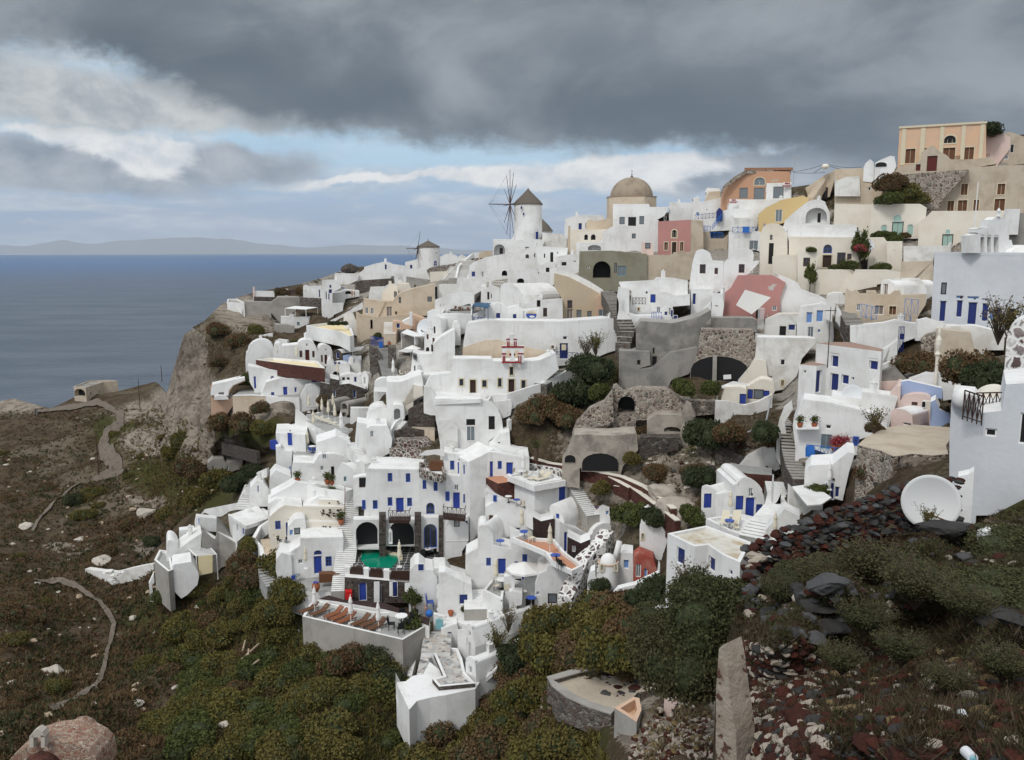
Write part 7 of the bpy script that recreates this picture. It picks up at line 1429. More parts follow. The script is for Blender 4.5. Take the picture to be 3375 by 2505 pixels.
H('barrel_vault', 'smooth white barrel roof over the square blue windows house',[(210,760),(210,690),*arc(212,690,345,740,70),(345,840)],(11,480,605),Y=91.5,yaw=28)
RD=bk('red_terrace', 'terracotta tiled terrace with blue table beside the lava stone cabins',[(505,745),(820,880),(870,960),(1060,1050),(1160,1000),(1000,880),(900,760),(740,750),(640,720)],(505,870),floor='terracotta_floor',par=.35,Y=89,h=.5,drop=0,cat='terrace')
for i,(x,y,p_) in enumerate([(628,765,TB),(912,985,TB),(695,790,CHW),(945,1010,CHB),(970,1040,CHB),(605,730,UC),(860,900,UC)]):
 put(p_,x,y,['blue round table on the upper terracotta terrace','blue round table on the lower terracotta terrace','white slatted chair on the upper terracotta terrace','dark chair left on the lower terracotta terrace','dark chair right on the lower terracotta terrace','closed cream umbrella on the upper terracotta terrace','closed cream umbrella on the lower terracotta terrace'][i],30*i,z=RD['_z'],s=1.25)
put(TB,410,845, 'blue oval table on the small roof ledge beside the white barrel',Y=91,s=1.2)
H('house', 'low white barrel house with dark framed window and blue gate',[(722,1390),(725,1200),(760,1080),(830,1050),*arc(840,1010,1150,1080,20,5),(1150,1090),(1050,1290),(1040,1400),(730,1420)],5,Y=84.5,cat='vaulted_house',ops=[('S',842,1255,925,1348),('a',735,1237,770,1272)])
railing('gate', 'blue picket gate beside the low barrel house',(975,1395),(1050,1380), 'blue',n=5,Y=83,h=2,cross=False)
railing('gate', 'blue picket gate at the end of the lower terracotta terrace',(1070,1045),(1145,1005), 'blue',n=5,Y=85,h=1.3,cross=False)
H('screen_wall', 'white rounded partition wall behind the white open umbrella',[(570,1260),(580,1180),(660,1120),(735,1110),(740,1280),(640,1300)],.8,Y=87.5,cat='wall')
put(UOW,628,1235, 'large white open umbrella in the lower middle courtyard',Y=87,s=1.25);put(UC,370,1190, 'closed cream umbrella by the half open blue door',Y=88.5,s=1.25)
CT=bk('courtyard', 'small white court with round table and four dark wood chairs',[(255,1225),(430,1310),(440,1240),(600,1230),(640,1150),(440,1110),(330,1130)],(255,1290),floor='paving_grey',par=.3,Y=86.5,cat='terrace')
put(TW,427,1215, 'round white table among dark wood chairs in the small court',z=CT['_z'],s=1.5)
for i,(x,y,r) in enumerate([(375,1225,90),(470,1260,180),(500,1205,-90),(470,1170,0)]):put(CHN,x,y,['left','front','right','back'][i]+' dark wood chair at the round white table',r,z=CT['_z'],s=1.35,group='chairs at the round white table')
H('white_block', 'white outdoor counter box in the small court',[(445,1150),(445,1105),(540,1090),(540,1160)],1,Y=86,cat='counter')
H('white_bench_wall', 'white stepped wall block right of the round table court',[(490,1330),(490,1240),(520,1235),(610,1260),(605,1360),(560,1370)],1.5,Y=85,cat='wall')
put(TB,692,1370, 'blue bar table beside the low barrel house',Y=84.3,s=1.3)
st('stairs', 'white stair with grey treads descending between the low terrace walls',[(215,1400),(210,1220)],3.2,9, 'white', 'concrete',Ys=[86,90])
H('cypress_wall', 'white stair side wall with navy window left of the grey treads',[(-160,1400),(-150,1080),(-90,1080),(0,1130),(150,1190),(165,1390),(150,1420)],2.5,Y=87.5,cat='house',ops=[('Z',35,1265,118,1355)])
H('gable_wall', 'white wavy gabled house front with tall blue door',[(-420,1390),(-410,1060),(-370,1010),(-330,1000),(-270,1050),(-200,1060),(-160,1120),(-155,1400)],4,Y=90,cat='house',ops=[('z',-340,985,-280,1050)])
fr(1000,1900)
opening_house=H('house', 'white house bay with big royal blue door and framed vent above',[(1050,320),(1060,60),(1130,0),(1190,-60),(1290,-60),(1340,10),(1540,70),(1540,290),(1300,310)],4,Y=91,ops=[('z',1180,75,1277,255),('m',1197,-5,1255,70),('W',1297,132,1335,212),('Z',1408,165,1495,258)])
H('stone_house', 'rough stone lower storey with royal blue doors under the pool wall',[(370,230),(375,5),(1050,60),(1050,240),(740,240)],3, 'stone_dark',roof='white',Y=92.8,cat='house',ops=[('d',500,62,578,222),('z',690,60,712,240),('z',805,45,858,180)],drop=.5)
for i,(a,b,c,d) in enumerate([(640,50,690,240),(780,50,806,180),(920,60,1000,140)]):H('wall_strip',['left','middle','right'][i]+' whitewashed wall strip in the stone lower storey',[(a,d),(a,b),(c,b),(c,d)],.1,Y=92.6,drop=0,cat='panel')
H('red_cabinet', 'bright red metal cooler standing against the stone storey',[(378,208),(378,140),(442,140),(440,215)],.8, 'red_metal',Y=91.5,drop=0,cat='cooler')
bk('dark_path', 'dark grey cobbled path in front of the stone lower storey',[(130,205),(290,225),(740,300),(860,330),(1140,450),(1150,380),(920,310),(740,240),(380,215),(230,170)],(130,215), 'white', 'lava_red_black',Y=90.5,h=.6,cat='path')
LD=bk('lounger_terrace', 'long white terrace of brown loungers on a tall grey retaining wall',[(-10,362),(900,575),(1130,440),(930,330),(660,320),(300,255),(110,215),(60,250)],(-10,640), 'concrete', 'paving_grey',par=.35,Y=86.5,drop=3,cat='terrace',edgemat='white')
zl=LD['_z']
for i,(x,y,p_) in enumerate([(50,325,LB),(150,350,LB),(275,370,LO),(330,392,LO),(390,420,LO),(520,440,LB),(600,452,LB),(665,480,LB)]):
 put(p_,x,y,['first','second','third','fourth','fifth','sixth','seventh','last'][i]+(' dark brown' if p_ is LB else ' orange brown')+' lounger from the left on the long terrace',48,z=zl,s=1.22,group='brown loungers on the long terrace')
for i,(x,y) in enumerate([(105,335),(432,425),(682,485)]):put(UCW,x,y,['left','middle','right'][i]+' closed white umbrella on the lounger terrace',z=zl,s=1.2,group='umbrellas on the lounger terrace')
put(TW,890,450, 'white round table at the right end of the lounger terrace',z=zl,s=1.6)
for i,(x,y,r) in enumerate([(800,480,90),(885,520,200),(960,450,-60),(905,415,20),(1000,420,-30)]):put(CHB,x,y,['left','front','right','back','far right'][i]+' black folding chair around the lounger terrace table',r,z=zl,s=1.5,group='black chairs at the lounger terrace table')
person('person in white standing at the terrace by the potted tree',1015,345,88.5,1.75, 'cloth_white', 'cloth_white',150)
person('person in white shirt and black trousers beside a blue tub',1112,380,87.5,1.7, 'cloth_white', 'cloth_black',120)
ball('round blue plastic tub held beside the person in black trousers',1142,335,87.2,.42, 'tub', 'blue_bright')
put(TR,985,290, 'green potted tree against the stone storey',Y=88.3,s=1.8);put(TR,1015,620, 'dense green orange tree at the corner of the lounger terrace',Y=84.6,s=(2.5,2.5,2.8))
put(UCW,1232,300, 'closed white umbrella in front of the royal blue door',Y=88.5,s=1.2);put(POTE,1338,355, 'large tan clay urn on the white ledge',Y=87,s=1.3);put(POTE,1625,338, 'brown clay pot on the white ledge',Y=87,s=1.0)
put(BG[1],1480,300, 'small round green shrub beside the navy window',Y=88,s=.9);put(BG[1],1825,340, 'small round cactus in a pot on the white ledge',Y=86.5,s=.75);put(CHBL,1150,290, 'tall teal deck chair by the white house wall',100,Y=89,s=1.8)
bk('roof_terrace', 'broad smooth white roof below the ledge with the clay urn',[(1180,345),(1290,385),(1480,440),(1540,560),(1800,520),(1980,460),(2090,350),(1920,310),(1760,260),(1640,300)],(1180,420),Y=87.5,drop=5,cat='roof')
H('spur_house', 'white rounded gable with narrow dark slits beside the paved spur',[(1400,740),(1400,500),(1475,490),*arc(1475,480,1530,490,40),(1560,640),(1560,760)],8,Y=81.5,cat='house',yaw=-55,ops=[('n',1480,560,1493,640),('M',1500,590,1522,740),('n',1500,490,1518,550)])
H('vaulted_house', 'small white barrel vault at the right edge of the paved spur',[(1475,930),(1470,780),*arc(1475,770,1560,800,38),(1570,950)],7,Y=76.5,yaw=-52,ops=[('m',1502,805,1530,890)])
H('white_wall', 'white wall with pale blue hatch beside the paved spur steps',[(1250,640),(1250,490),(1395,440),(1410,520),(1410,700)],2,Y=84.5,cat='wall',ops=[('l',1308,503,1347,562)])
H('aqua_gate', 'pointed pale turquoise gate at the top of the crazy paved steps',[(1200,480),(1202,400),(1235,388),(1270,408),(1268,482)],.3, 'aqua',Y=85,drop=0,cat='gate')
st('stairs', 'crazy paved steps running down to the white spur terrace',[(1200,680),(1210,600),(1225,500)],3,9, 'paving_crazy', 'white',Ys=[81,83,85])
WS=bk('white_spur', 'smooth white rounded tip of the spur above a tall white wall',[(840,960),(960,1210),(1030,1130),(1150,1100),(1300,1075),(1560,1020),(1600,960),(1290,890),(1140,770),(1080,880),(985,905),(930,950)],(840,1270), 'white',Y=76,drop=1,cat='terrace')
bk('paved_spur', 'crazy paved terrace of the white spur',[(1170,930),(1230,1000),(1560,970),(1470,870),(1440,740),(1400,650),(1250,640),(1180,690),(1270,900)],(1170,1000), 'stone_dark', 'paving_crazy',par=.3,z=WS['_z']+.42,h=.4,cat='terrace',edgemat='white',drop=0)
bk('paved_strip', 'narrow paved strip left of the low white parapet',[(1030,880),(1080,880),(1180,690),(1120,640),(1080,650)],(1030,940), 'white', 'paving_crazy',z=WS['_z']+.12,h=.1,drop=0,cat='terrace')
H('spur_wall', 'tall white wall of the spur facing the scrub slope',[(930,1460),(955,1180),(985,1215),(1060,1140),(1560,1040),(1580,1000),(1760,840),(1750,870),(1400,1160),(1100,1320)],3,Y=75.8,cat='wall')
H('spur_wall', 'short white wall at the left tip of the spur',[(870,1320),(840,1100),(838,965),(905,1090),(945,1090),(965,1215),(930,1380)],2,Y=75.6,cat='wall',drop=1)
wl('spur_parapet', 'long straight white parapet at the left edge of the paved strip',[(985,900,960),(1030,720,800),(1060,640,700)], 'white',.6,Y=None)
wl('white_wall', 'low white wall at the edge of the broad white roof',[(1180,340,400),(1290,370,420)], 'white',.5,Y=86.5)
fr(1500,1500)
wl('pebble_wall', 'long white wall set with black stones descending beside the barrel house',[(1440,690,760),(1370,780,880),(1280,870,960),(1200,960,1060),(1130,1160,1260),(1060,1300,1400)], 'stone_whitewash',1.6,Y=None)
def dome_house():
 b=W(*px(1385,1190),80);rt=root('round_house', 'round whitewashed house with small dome and arched windows', 'house',b);s=80/(FS*F);m=MB();m.lathe(b,[(100*s,-2),(96*s,0),(93*s,235*s),(0,235*s)],28);m.build('wall', 'white',rt,smooth=False)
 m=MB();m.lathe(b,[(98*s,232*s),(99*s,246*s),(88*s,246*s),(86*s,234*s)],28);m.build('rim', 'peach_wall',rt)
 m=MB();m.lathe(b+Vector((0,0,236*s)),[(78*s*math.cos(t),92*s*math.sin(t)) for t in [math.pi/2*i/8 for i in range(9)]],26);m.tube(b+Vector((78*s,.5,260*s)),b+Vector((110*s,.5,430*s)),.35,.3,10);m.build('dome', 'white',rt,smooth=True)
 pl=Pl(b-Vector((0,95*s,0)),(1,0))
 for o in (('e',1310,985,1355,1055),('e',1440,980,1478,1055)):opening(*o,pl,rt)
dome_house()
H('round_house_wing', 'white wing with light blue window right of the little dome',[(1470,1160),(1480,920),(1530,900),(1615,910),(1620,1150)],3,Y=80.5,cat='house',ops=[('l',1530,950,1578,1035)])
H('red_wall', 'peeling red painted wall with tall white framed slots',[(1615,1165),(1618,930),(1670,890),(1800,940),(1840,1060),(1700,1140)],2, 'red_plaster',Y=80,cat='house',ops=[('m',1640,990,1685,1110),('l',1715,1030,1745,1110)])
H('tower_vault', 'tall white narrow barrel vault with half moon window',[(1675,930),(1675,690),*arc(1680,690,1790,640,70)[:7],(1870,640),(1930,720),(1925,790),(1870,960),(1790,950)],3,Y=82,cat='vaulted_house',ops=[('e',1685,700,1720,775)])
wl('garden_wall', 'thick rounded white garden wall curving below the red wall',[(1420,1290,1330),(1490,1210,1260),(1640,1175,1220),(1760,1120,1160),(1850,1075,1120),(1860,980,1060)], 'white',.8,Y=76)
H('gate_house', 'white rounded gate pier with turquoise gate',[(1195,1310),(1200,1180),(1230,1060),(1270,1040),(1285,1200),(1260,1330)],1.5,Y=79,cat='gate',ops=[('l',1262,1215,1305,1345)])
H('pebble_wall', 'white wall with black stones right of the turquoise gate',[(1305,1380),(1310,1270),(1350,1280),(1420,1320),(1400,1410),(1370,1415)],1, 'stone_whitewash',Y=77.5,cat='wall')
H('pebble_wall', 'white and black stone base under the round house',[(1280,1190),(1285,1050),(1340,1100),(1420,1190),(1410,1215)],1, 'stone_whitewash',Y=78.6,cat='wall')
put(BD[0],1310,1215, 'dark green clipped shrub beside the turquoise gate',Y=78,s=1.25)
bk('white_block', 'white block of a half hidden house under the big grey shrub',[(1700,1420),(1830,1450),(1960,1330),(1840,1360)],(1700,1520),Y=66,cat='house',ops=[(0,'z',1800,1450,1825,1510)])
st('stairs', 'white steps under the scrub right of the turquoise gate',[(1640,1540),(1560,1500),(1400,1440)],1.6,9, 'white', 'concrete',Ys=[70,72,76])
wl('path_wall', 'lower dark stone path wall with pale coping in the gully',[(1440,280,330),(1600,300,370),(1750,410,500),(1900,520,610),(2000,600,660)], 'stone_red',.5,cap='cream',Y=None)
wl('dark_wall', 'tall dark stone wall with pale coping along the gully path',[(1080,110,200),(1300,160,240),(1500,200,290),(1700,290,380),(1850,390,480),(1960,490,600)], 'stone_red',.6,cap='cream',Y=None)
put(JAR,1300,540, 'terracotta jar with white rim at the top of the white edged stair',Y=93,s=.8)
H('stair_landing', 'white landing with small blue gate right of the terracotta jar',[(1250,600),(1260,540),(1340,470),(1400,490),(1410,600)],2,Y=92,cat='terrace',ops=[('l',1368,505,1396,548)])
# lower left cluster (400,1550 view)
fr(400,1550)
st('stairs', 'white stair with dark risers climbing along the cliff edge',[(1110,360),(1150,260),(1200,130)],2.6,15, 'white', 'stone_grey',Ys=[118,121,125])
wl('parapet', 'long white cliff parapet left of the dark riser stair',[(690,440,470),(755,355,420),(900,325,410),(1065,295,370),(1110,200,270),(1170,90,150),(1250,10,80),(1320,-20,40)], 'white',.5,Y=None)
H('vaulted_house', 'white house with smooth peaked roof at the cliff edge',[(990,600),(970,410),(1060,470),(1130,510),(1110,600),(1050,650)],(1,1250,320),Y=113,lev=(970,410,1130,510),ops=[('d',1045,483,1064,560),('d',1100,515,1120,590)])
bk('roof_terrace', 'pale peaked roof slab above the small cliff house',[(975,405),(1130,505),(1330,440),(1240,318),(1140,350)],(975,440),Y=113.2,h=.5,drop=0,cat='roof')
put(UO,1235,160, 'open cream umbrella beside the cliff edge stair',Y=122,s=1.2) if 0 else None
H('white_block', 'white terrace walls with small blue panels at the top of the cliff stair',[(1160,300),(1170,160),(1230,95),(1290,110),(1340,170),(1350,330),(1200,330)],3,Y=117,cat='wall',ops=[('l',1232,140,1252,200)])
H('white_block', 'smooth white block right of the cliff stair top',[(1345,270),(1350,60),(1400,0),(1540,55),(1545,280),(1440,300)],4,Y=114,cat='house')
H('white_gate_wall', 'white wall with blue gates and potted plant left of the small cliff house',[(668,500),(680,430),(870,450),(870,560),(740,550),(670,640)],2,Y=116,cat='wall',ops=[('l',693,430,715,490)])
wl('grey_wall', 'grey rough stone retaining wall rising behind the white pergola',[(730,560,700),(850,625,760),(880,560,800),(1040,660,740)], 'concrete',.6,cap='white',Y=112.5)
H('grey_wall', 'tall grey stone retaining wall under the small cliff house',[(730,700),(735,560),(865,640),(868,450),(1050,660),(1040,720),(870,930),(870,800)],2, 'grey_plaster',Y=112,cat='wall')
H('white_gate_wall', 'small white wall with dark square opening beyond the pergola',[(525,620),(525,545),(662,530),(665,600),(600,630)],1.5,Y=117,cat='wall',ops=[('n',570,565,625,625)])
H('vaulted_house', 'white rounded roof house left of the slatted pergola',[(410,870),(412,690),*arc(415,680,520,730,55),(640,640),(730,580),(720,700),(600,830)],5,Y=111)
pergola('white slatted pergola with tan blind on the lowest left house',[(680,780),(865,765),(770,660),(600,700)],109,3.6)
H('blind', 'tan roller blind hanging under the slatted pergola',[(705,955),(695,785),(828,770),(828,930)],.1, 'cream_yellow',Y=108.6,drop=0,cat='blind')
H('lowest_house', 'tall white walled house tapering down the left cliff',[(545,1165),(480,1100),(462,870),(480,855),(635,830),(700,930),(705,965),(690,1040),(600,1130)],4,Y=107,drop=0,cat='house')
bk('grey_terrace', 'curved grey walled terrace with white rim at the far left',[(298,812),(425,918),(470,900),(450,800),(410,728),(345,720)],(298,1010), 'concrete', 'paving_grey',par=.4,Y=110,cat='terrace',edgemat='white')
H('buttress', 'white slanting buttress at the foot of the left grey wall',[(250,1035),(295,940),(300,1020),(280,1040)],1,Y=110.5,cat='buttress')
wl('white_path_wall', 'rough white wall trailing down the hillside at far left',[(-330,895,930),(-200,915,950),(-60,930,960),(60,900,930),(180,870,900),(290,850,880)], 'white_aged',1.0,Y=None)
WRK=[(TQ,.4+.2*(q % 3)) for q,TQ in enumerate([tuple(W(*px(x,y),117)) for x,y in ((-150,930),(-100,920),(-60,945),(-20,930),(-80,990),(-50,1010),(20,925))])]
# left hillside (0,1150 view)
fr(0,1150)
bk('bunker', 'abandoned brown concrete building with black garage opening by the road',[(668,340),(778,350),(935,300),(1068,290),(1010,282),(880,285),(800,292)],(668,435), 'sand', 'grey_plaster',Y=258,cat='building',par=.4,ops=[(0,'c',672,358,776,437),(1,'n',818,392,832,418),(1,'n',900,372,912,402),(2,'n',1030,335,1042,362)])
for i,(x,y0,y1) in enumerate([(1470,148,288),(1272,275,548),(895,775,1128)]):pole('utility_pole',['farthest thin wooden pole at the cliff foot','middle wooden pole beside the road bend','nearest wooden pole on the brown slope by the pale track'][i],x,y0,y1, 'sail_pole',.13,cat='utility pole')
H('ruin', 'small grey ruin with square holes above the brown shrubs',[(1880,1120),(1885,1040),(1930,1000),(2030,1000),(2050,1030),(2203,1000),(2203,1080),(2000,1150)],3, 'concrete',Y=150,cat='ruin',ops=[('n',1922,1060,1948,1115),('n',2012,1065,2028,1105),('n',2055,1065,2075,1105)])
H('ruin', 'long low grey terrace wall above the small grey ruin',[(1960,1000),(1962,915),(2010,880),(2260,900),(2330,960),(2300,1010)],3, 'concrete',Y=156,cat='ruin')
wl('dark_wall', 'thin dark stone wall line above the grey ruins',[(2010,850,880),(2203,900,925),(2330,930,960)], 'stone_dark',.5,Y=None)
H('gate_pier', 'small dark doorway shed at the left end of the road',[(312,598),(315,545),(340,545),(342,600)],1.5, 'stone_grey',cat='shed',ops=[('n',316,555,338,596)])
def strip(name,pts,mat,off=.42):
 mb=MB();n=0;P=[]
 for (x,y,w),(x2,y2,w2) in zip(pts,pts[1:]):
  k=max(2,int(math.hypot(x2-x,y2-y)/10))
  for i in range(k):t=i/k;P.append((x+(x2-x)*t,y+(y2-y)*t,w+(w2-w)*t))
 P.append(pts[-1]);V=[]
 for i,(x,y,w) in enumerate(P):
  a=P[max(0,i-1)];b=P[min(len(P)-1,i+1)];dx,dy=b[0]-a[0],b[1]-a[1];L=math.hypot(dx,dy) or 1;nx,ny=-dy/L,dx/L*1
  for j in range(5):
   s=(j/4-.5)*w*(.85+.5*vn(np.array([i*.37]),np.array([j*3.1]))[0]);V.append(TERR(*px(x+nx*s,y+ny*s)))
 mb.add(V,[(i*5+j,i*5+j+1,i*5+j+6,i*5+j+5) for i in range(len(P)-1) for j in range(4)])
 mb.v=[(a,b,c+off) for a,b,c in mb.v];tag(mb.build(name,mat,recalc=True),kind='structure')
def roads():
 fr(0,1150);strip('dirt_road',[(330,580,30),(520,555,34),(700,520,44),(880,480,60),(1000,530,70),(1080,610,80),(1090,680,85),(1020,770,95),(930,850,110),(960,930,150),(1050,1000,150),(1050,1060,130),(930,1120,60),(800,1210,40),(640,1300,30),(500,1420,24),(380,1520,22),(290,1640,30)], 'road_gravel')
 fr(0,1905,2.226);strip('footpath',[(250,5,26),(420,0,26),(560,30,34),(690,105,36),(745,190,36),(790,235,44),(838,290,40),(815,370,36),(790,470,34),(765,590,34),(715,720,46),(640,830,60),(540,930,80),(440,1020,90),(380,1070,100)], 'road_gravel')
flatm('road_gravel',(.22,.185,.15),.95,.8,.1,.6)
fr(0,1905,2.226)
def brick_dome():
 Y=62;b=W(*px(430,1290),Y);s=Y/(FS*1.0*F);s=Y/(2.226*F);rt=root('ruined_chapel', 'crumbling brick domed chapel roof with little bell arch in the lower left corner', 'chapel',b)
 m=MB();m.lathe(b+Vector((40*s,3,-90*s)),[(150*s*math.cos(t),225*s*math.sin(t)) for t in [math.pi/2*i/9 for i in range(10)]],26);m.build('dome', 'brick_ruin',rt,smooth=True)
 pl=Pl(b,(1,0));m=MB();m.prism([pl.hit(*q) for q in [(25,1460),*arc(45,1400,715,1370,185),(725,1460)]],(0,3.2,0));m.build('wall', 'brick_ruin',rt)
 p2=Pl(b-Vector((0,.6,0)),(1,0))
 for nm,q in (('bell_pier',[(215,1245),(215,1160),(245,1150),(245,1245)]),('bell_pier',[(300,1245),(300,1155),(328,1160),(328,1245)]),('bell_arch',[(215,1165),(240,1130),(275,1110),(310,1130),(328,1165),(300,1170),(245,1170)])):
  m=MB();m.prism([p2.hit(*z) for z in q],(0,.7,0));m.build(nm, 'pale_stone',rt)
 m=MB();m.lathe(p2.hit(300,1420),[(150*s*math.cos(t),150*s*math.sin(t)) for t in [math.pi/2*i/7 for i in range(8)]],22);m.build('apse', 'stone_red',rt,smooth=True)
stone('brick_ruin',[(.22,.08,.05),(.42,.32,.24),(.28,.12,.08),(.5,.42,.34)],(.42,.35,.27),3.4,.05)
brick_dome()
for i,(a,b,c,d) in enumerate([((1775,560),(1800,455),88,87),((1770,600),(1900,480),88,86),((1815,625),(1825,520),87,87),((1780,690),(1900,600),86,85)]):
 m=MB();p,q=W(*px(*a),gd(*px(*a))-1),W(*px(*b),gd(*px(*b))-2);m.tube(p,q,.16,.1,6);tag(m.build('broken_plank', 'tan_stone',None,p),['upright','long diagonal','short upright','lowest diagonal'][i]+' broken tan plank in the scrub below the grey wall', 'plank', 'broken planks in the scrub')
m=MB();p=W(*px(1400,975),gd(*px(1420,1040))-1);q=W(*px(1440,1050),gd(*px(1420,1040))-1);m.tube(p,q,.16,n=8);tag(m.build('white_pipe', 'plastic_white',None,p), 'short white plastic pipe lying in the scrub', 'pipe')
# near ruins and dish (1775,1905 and 2575,1400 views)
fr(1775,1905)
YD=bk('dusty_yard', 'dusty beige floor inside the oval ruin',[(150,990),(280,1110),(440,1200),(680,1270),(900,1040),(1130,1000),(1110,830),(900,860),(700,830),(420,870),(200,920)],(150,1060), 'stone_grey', 'sand',Y=57.5,h=.5,drop=2,cat='terrace')
yy=lambda x,y:onz(*px(x,y),YD['_z']).y
wl('ruin_wall', 'oval cement rimmed ruin wall below the shrubs',[(x,y-k,y,yy(x,y)+o) for x,y,k,o in [(690,860,50,.3),(420,900,50,.3),(135,985,55,.3),(125,1040,55,-.4),(250,1140,55,-.4),(450,1225,50,-.4),(660,1290,50,-.4)]], 'stone_grey',.6,cap='concrete')
wl('white_kerb', 'thin white kerb at the back of the dusty ruin floor',[(770,880,900),(900,850,870),(1110,810,830)], 'white_aged',.4,Y=60)
bk('pink_tub', 'peach plastered open tub on the rubble slope',[(690,1180),(890,1305),(935,1195),(915,1090),(860,1078)],(690,1270), 'concrete', 'peach',par=.7,Y=50,drop=1.5,cat='tub',edgemat='peach_wall')
H('pale_slab', 'pale lilac plastered slab leaning on the rubble slope',[(1135,1200),(1155,960),(1210,880),(1280,890),(1320,1030),(1290,1070),(1210,1230)],.6, 'pale_pink',Y=50,cat='slab',drop=.5)
H('plaster_wall', 'tall cracked tan plaster wall end with grass on top in the foreground',[(1600,2300),(1612,1000),(1638,640),(1668,610),(1715,850),(1740,1100),(1790,1400),(1820,2300)],.5, 'old_plaster',Y=12.3,yaw=-35,cat='wall')
fr(2575,1400)
satdish('satellite_dish', 'huge white satellite dish standing behind the foreground stones',1358,705,.93,27.2,(-.42,-1,.28), 'dish_white')
H('white_wall', 'white wall foot with flared top right of the huge dish',[(1600,700),(1605,470),(1700,450),(1750,420),(1745,520),(1735,700)],1,Y=36,cat='wall')
H('sack', 'crumpled white plastic sack among the stones',[(1780,1090),(1775,1000),(1850,962),(1900,980),(1925,1060),(1870,1110)],.5, 'plastic_white',Y=24.5,cat='sack',drop=0)
def cyl(lb,a,b,Y,r,mat,nm='bottle',cp=None):
 rt=root(nm,lb,nm,W(*px(*a),Y));m=MB();p,q=W(*px(*a),Y),W(*px(*b),Y-.15);m.tube(p,q,r,r*.95,12);m.build('body',mat,rt,smooth=False);m=MB();m.tube(q,q+(q-p)*.18,r*.6,r*.4,10);m.build('cap',cp or 'blue_bright',rt)
nb=lambda x,y:float(nearD(px(x,y)[0]/1.5162,px(x,y)[1]/1.5162)[0])-.35
cyl('white plastic bottle with blue cap lying in the dry grass at right',(1860,1440),(1920,1510),nb(1900,1500),.09, 'plastic_white')
fr(2575,1905);cyl('white plastic bottle in the dry grass near the bottom edge',(1670,1570),(1740,1640),nb(1700,1620),.06, 'plastic_white',cp='aqua')
cyl('pale plastic bottle lying between red stones',(1630,1220),(1675,1310),nb(1650,1280),.06, 'plastic_white',cp='plastic_white')
# signs and cables on the ridge
fr(1900,550)
def sign(label,x0,y0,x1,y1,Y,lines):
 pl=Pl(W(*px(x0,y1),Y),(1,0));A,B=pl.hit(x0,y1),pl.hit(x1,y0);w=(B-A).dot(pl.d);h=B.z-A.z;rt=root('shop_sign',label, 'sign',A);m=MB();m.box(A,pl.d*w,(0,0,h),-pl.n*.08);m.build('board', 'trim_white',rt)
 for i,t in enumerate(lines):
  c=bpy.data.curves.new('lettering', 'FONT');c.body=t;c.size=h*.5;c.extrude=.02;c.align_x='CENTER';c.offset=.012
  t_=bpy.data.objects.new('t',c);COL.objects.link(t_);bpy.context.view_layer.update();me=bpy.data.meshes.new_from_object(t_.evaluated_get(bpy.context.evaluated_depsgraph_get()));bpy.data.objects.remove(t_);o=bpy.data.objects.new('lettering',me);COL.objects.link(o);me.materials.clear();me.materials.append(MATS['trim_red']);o.parent=rt;o.rotation_euler=(math.pi/2,0,0)
  o.location=Vector((w/2,-.03,h-(i+1)*h/len(lines)+h*.09));
sign('white board reading mini market in red on the long parapet',1390,292,1462,330,163.5,['MINI', 'MARKET'])
sign('white board reading mini market in red at the corner of the shop',1876,140,1952,184,165,['MINI', 'MARKET'])
def cables():
 fr(2600,380,2.7535);m=MB()
 for (x0,y0),(x1,y1),sag in (((0,515),(330,440),14),((330,440),(660,470),18),((40,520),(330,520),6),((330,450),(480,490),4),((230,520),(330,450),3)):
  P=[W(*px(x0+(x1-x0)*i/8,y0+(y1-y0)*i/8+sag*math.sin(math.pi*i/8)),158) for i in range(9)]
  for a,b in zip(P,P[1:]):m.tube(a,b,.045,n=4)
 tag(m.build('overhead_cables', 'cable',None,P[0]), 'sagging dark cable bundle strung across the skyline', 'cable')
 pole('mast', 'thin antenna mast at the right end of the orange ruin',42,375,600, 'metal_grey',.05,Y=165,arms=1)
 ball('cream round lamp ornament where the cables meet',330,465,158,.7, 'ornament', 'cream',.7)
 satdish('satellite_dish', 'round white dish beside the bougainvillea on the cream house',733,1178,.85,131,(.3,-1,.3));b=W(*px(640,1400),130)
 put(TR,640,1395, 'tall bougainvillea with red flowers climbing the cream house',Y=130.5,s=(2.2,2.2,5.0));put(BP,645,1235, 'red bougainvillea flower cluster at the top of the climber',Y=129.6,s=1.5)
 for i,(x,y,s) in enumerate([(510,1395,1.6),(560,1390,1.7),(410,1395,1.0),(870,1400,1.4),(790,1400,1.1),(210,1240,1.0)]):put(BG[i % 2],x,y,['round green plant in front of the brown window','leafy green plant left of the bougainvillea','small plant beside the brown door','clipped plant at the right of the cream terrace','low plant under the small dish','round plant on top of the cream annex'][i],Y=129,s=s)
 put(TR,190,1590, 'narrow dark conifer beside the cream annex steps',Y=127,s=(1.5,1.5,3.4))
 for i,(x,y,s,lb) in enumerate([(900,800,2.4,'green creeper hanging left over the white wall under the mansion'),(960,640,2.8,'brown green creeper covering the top left of the stone retaining wall'),(1060,740,3.0,'creeper mass in the middle of the stone retaining wall'),(1170,800,2.4,'yellow green creeper at the foot of the stone retaining wall'),(900,680,2.6,'dry creeper at the left edge of the stone retaining wall'),(1820,170,2.6,'dark ivy clinging to the top corner of the ruin beside the mansion'),(820,1110,1.5,'low plants left of the mint doors'),(915,1105,1.2,'clay potted plant at the left of the mint door'),(1060,1110,1.1,'plant at the right of the mint door'),(950,1150,1.5,'plants on the cream ledge below the mint doors')]):
  put([BG,BB,BO,BO,BB,BD,BG,BG,BB,BG][i][0],x,y,lb,Y=[139,146,145.5,145,146,149,138,138.5,138,134][i],s=s)
cables()
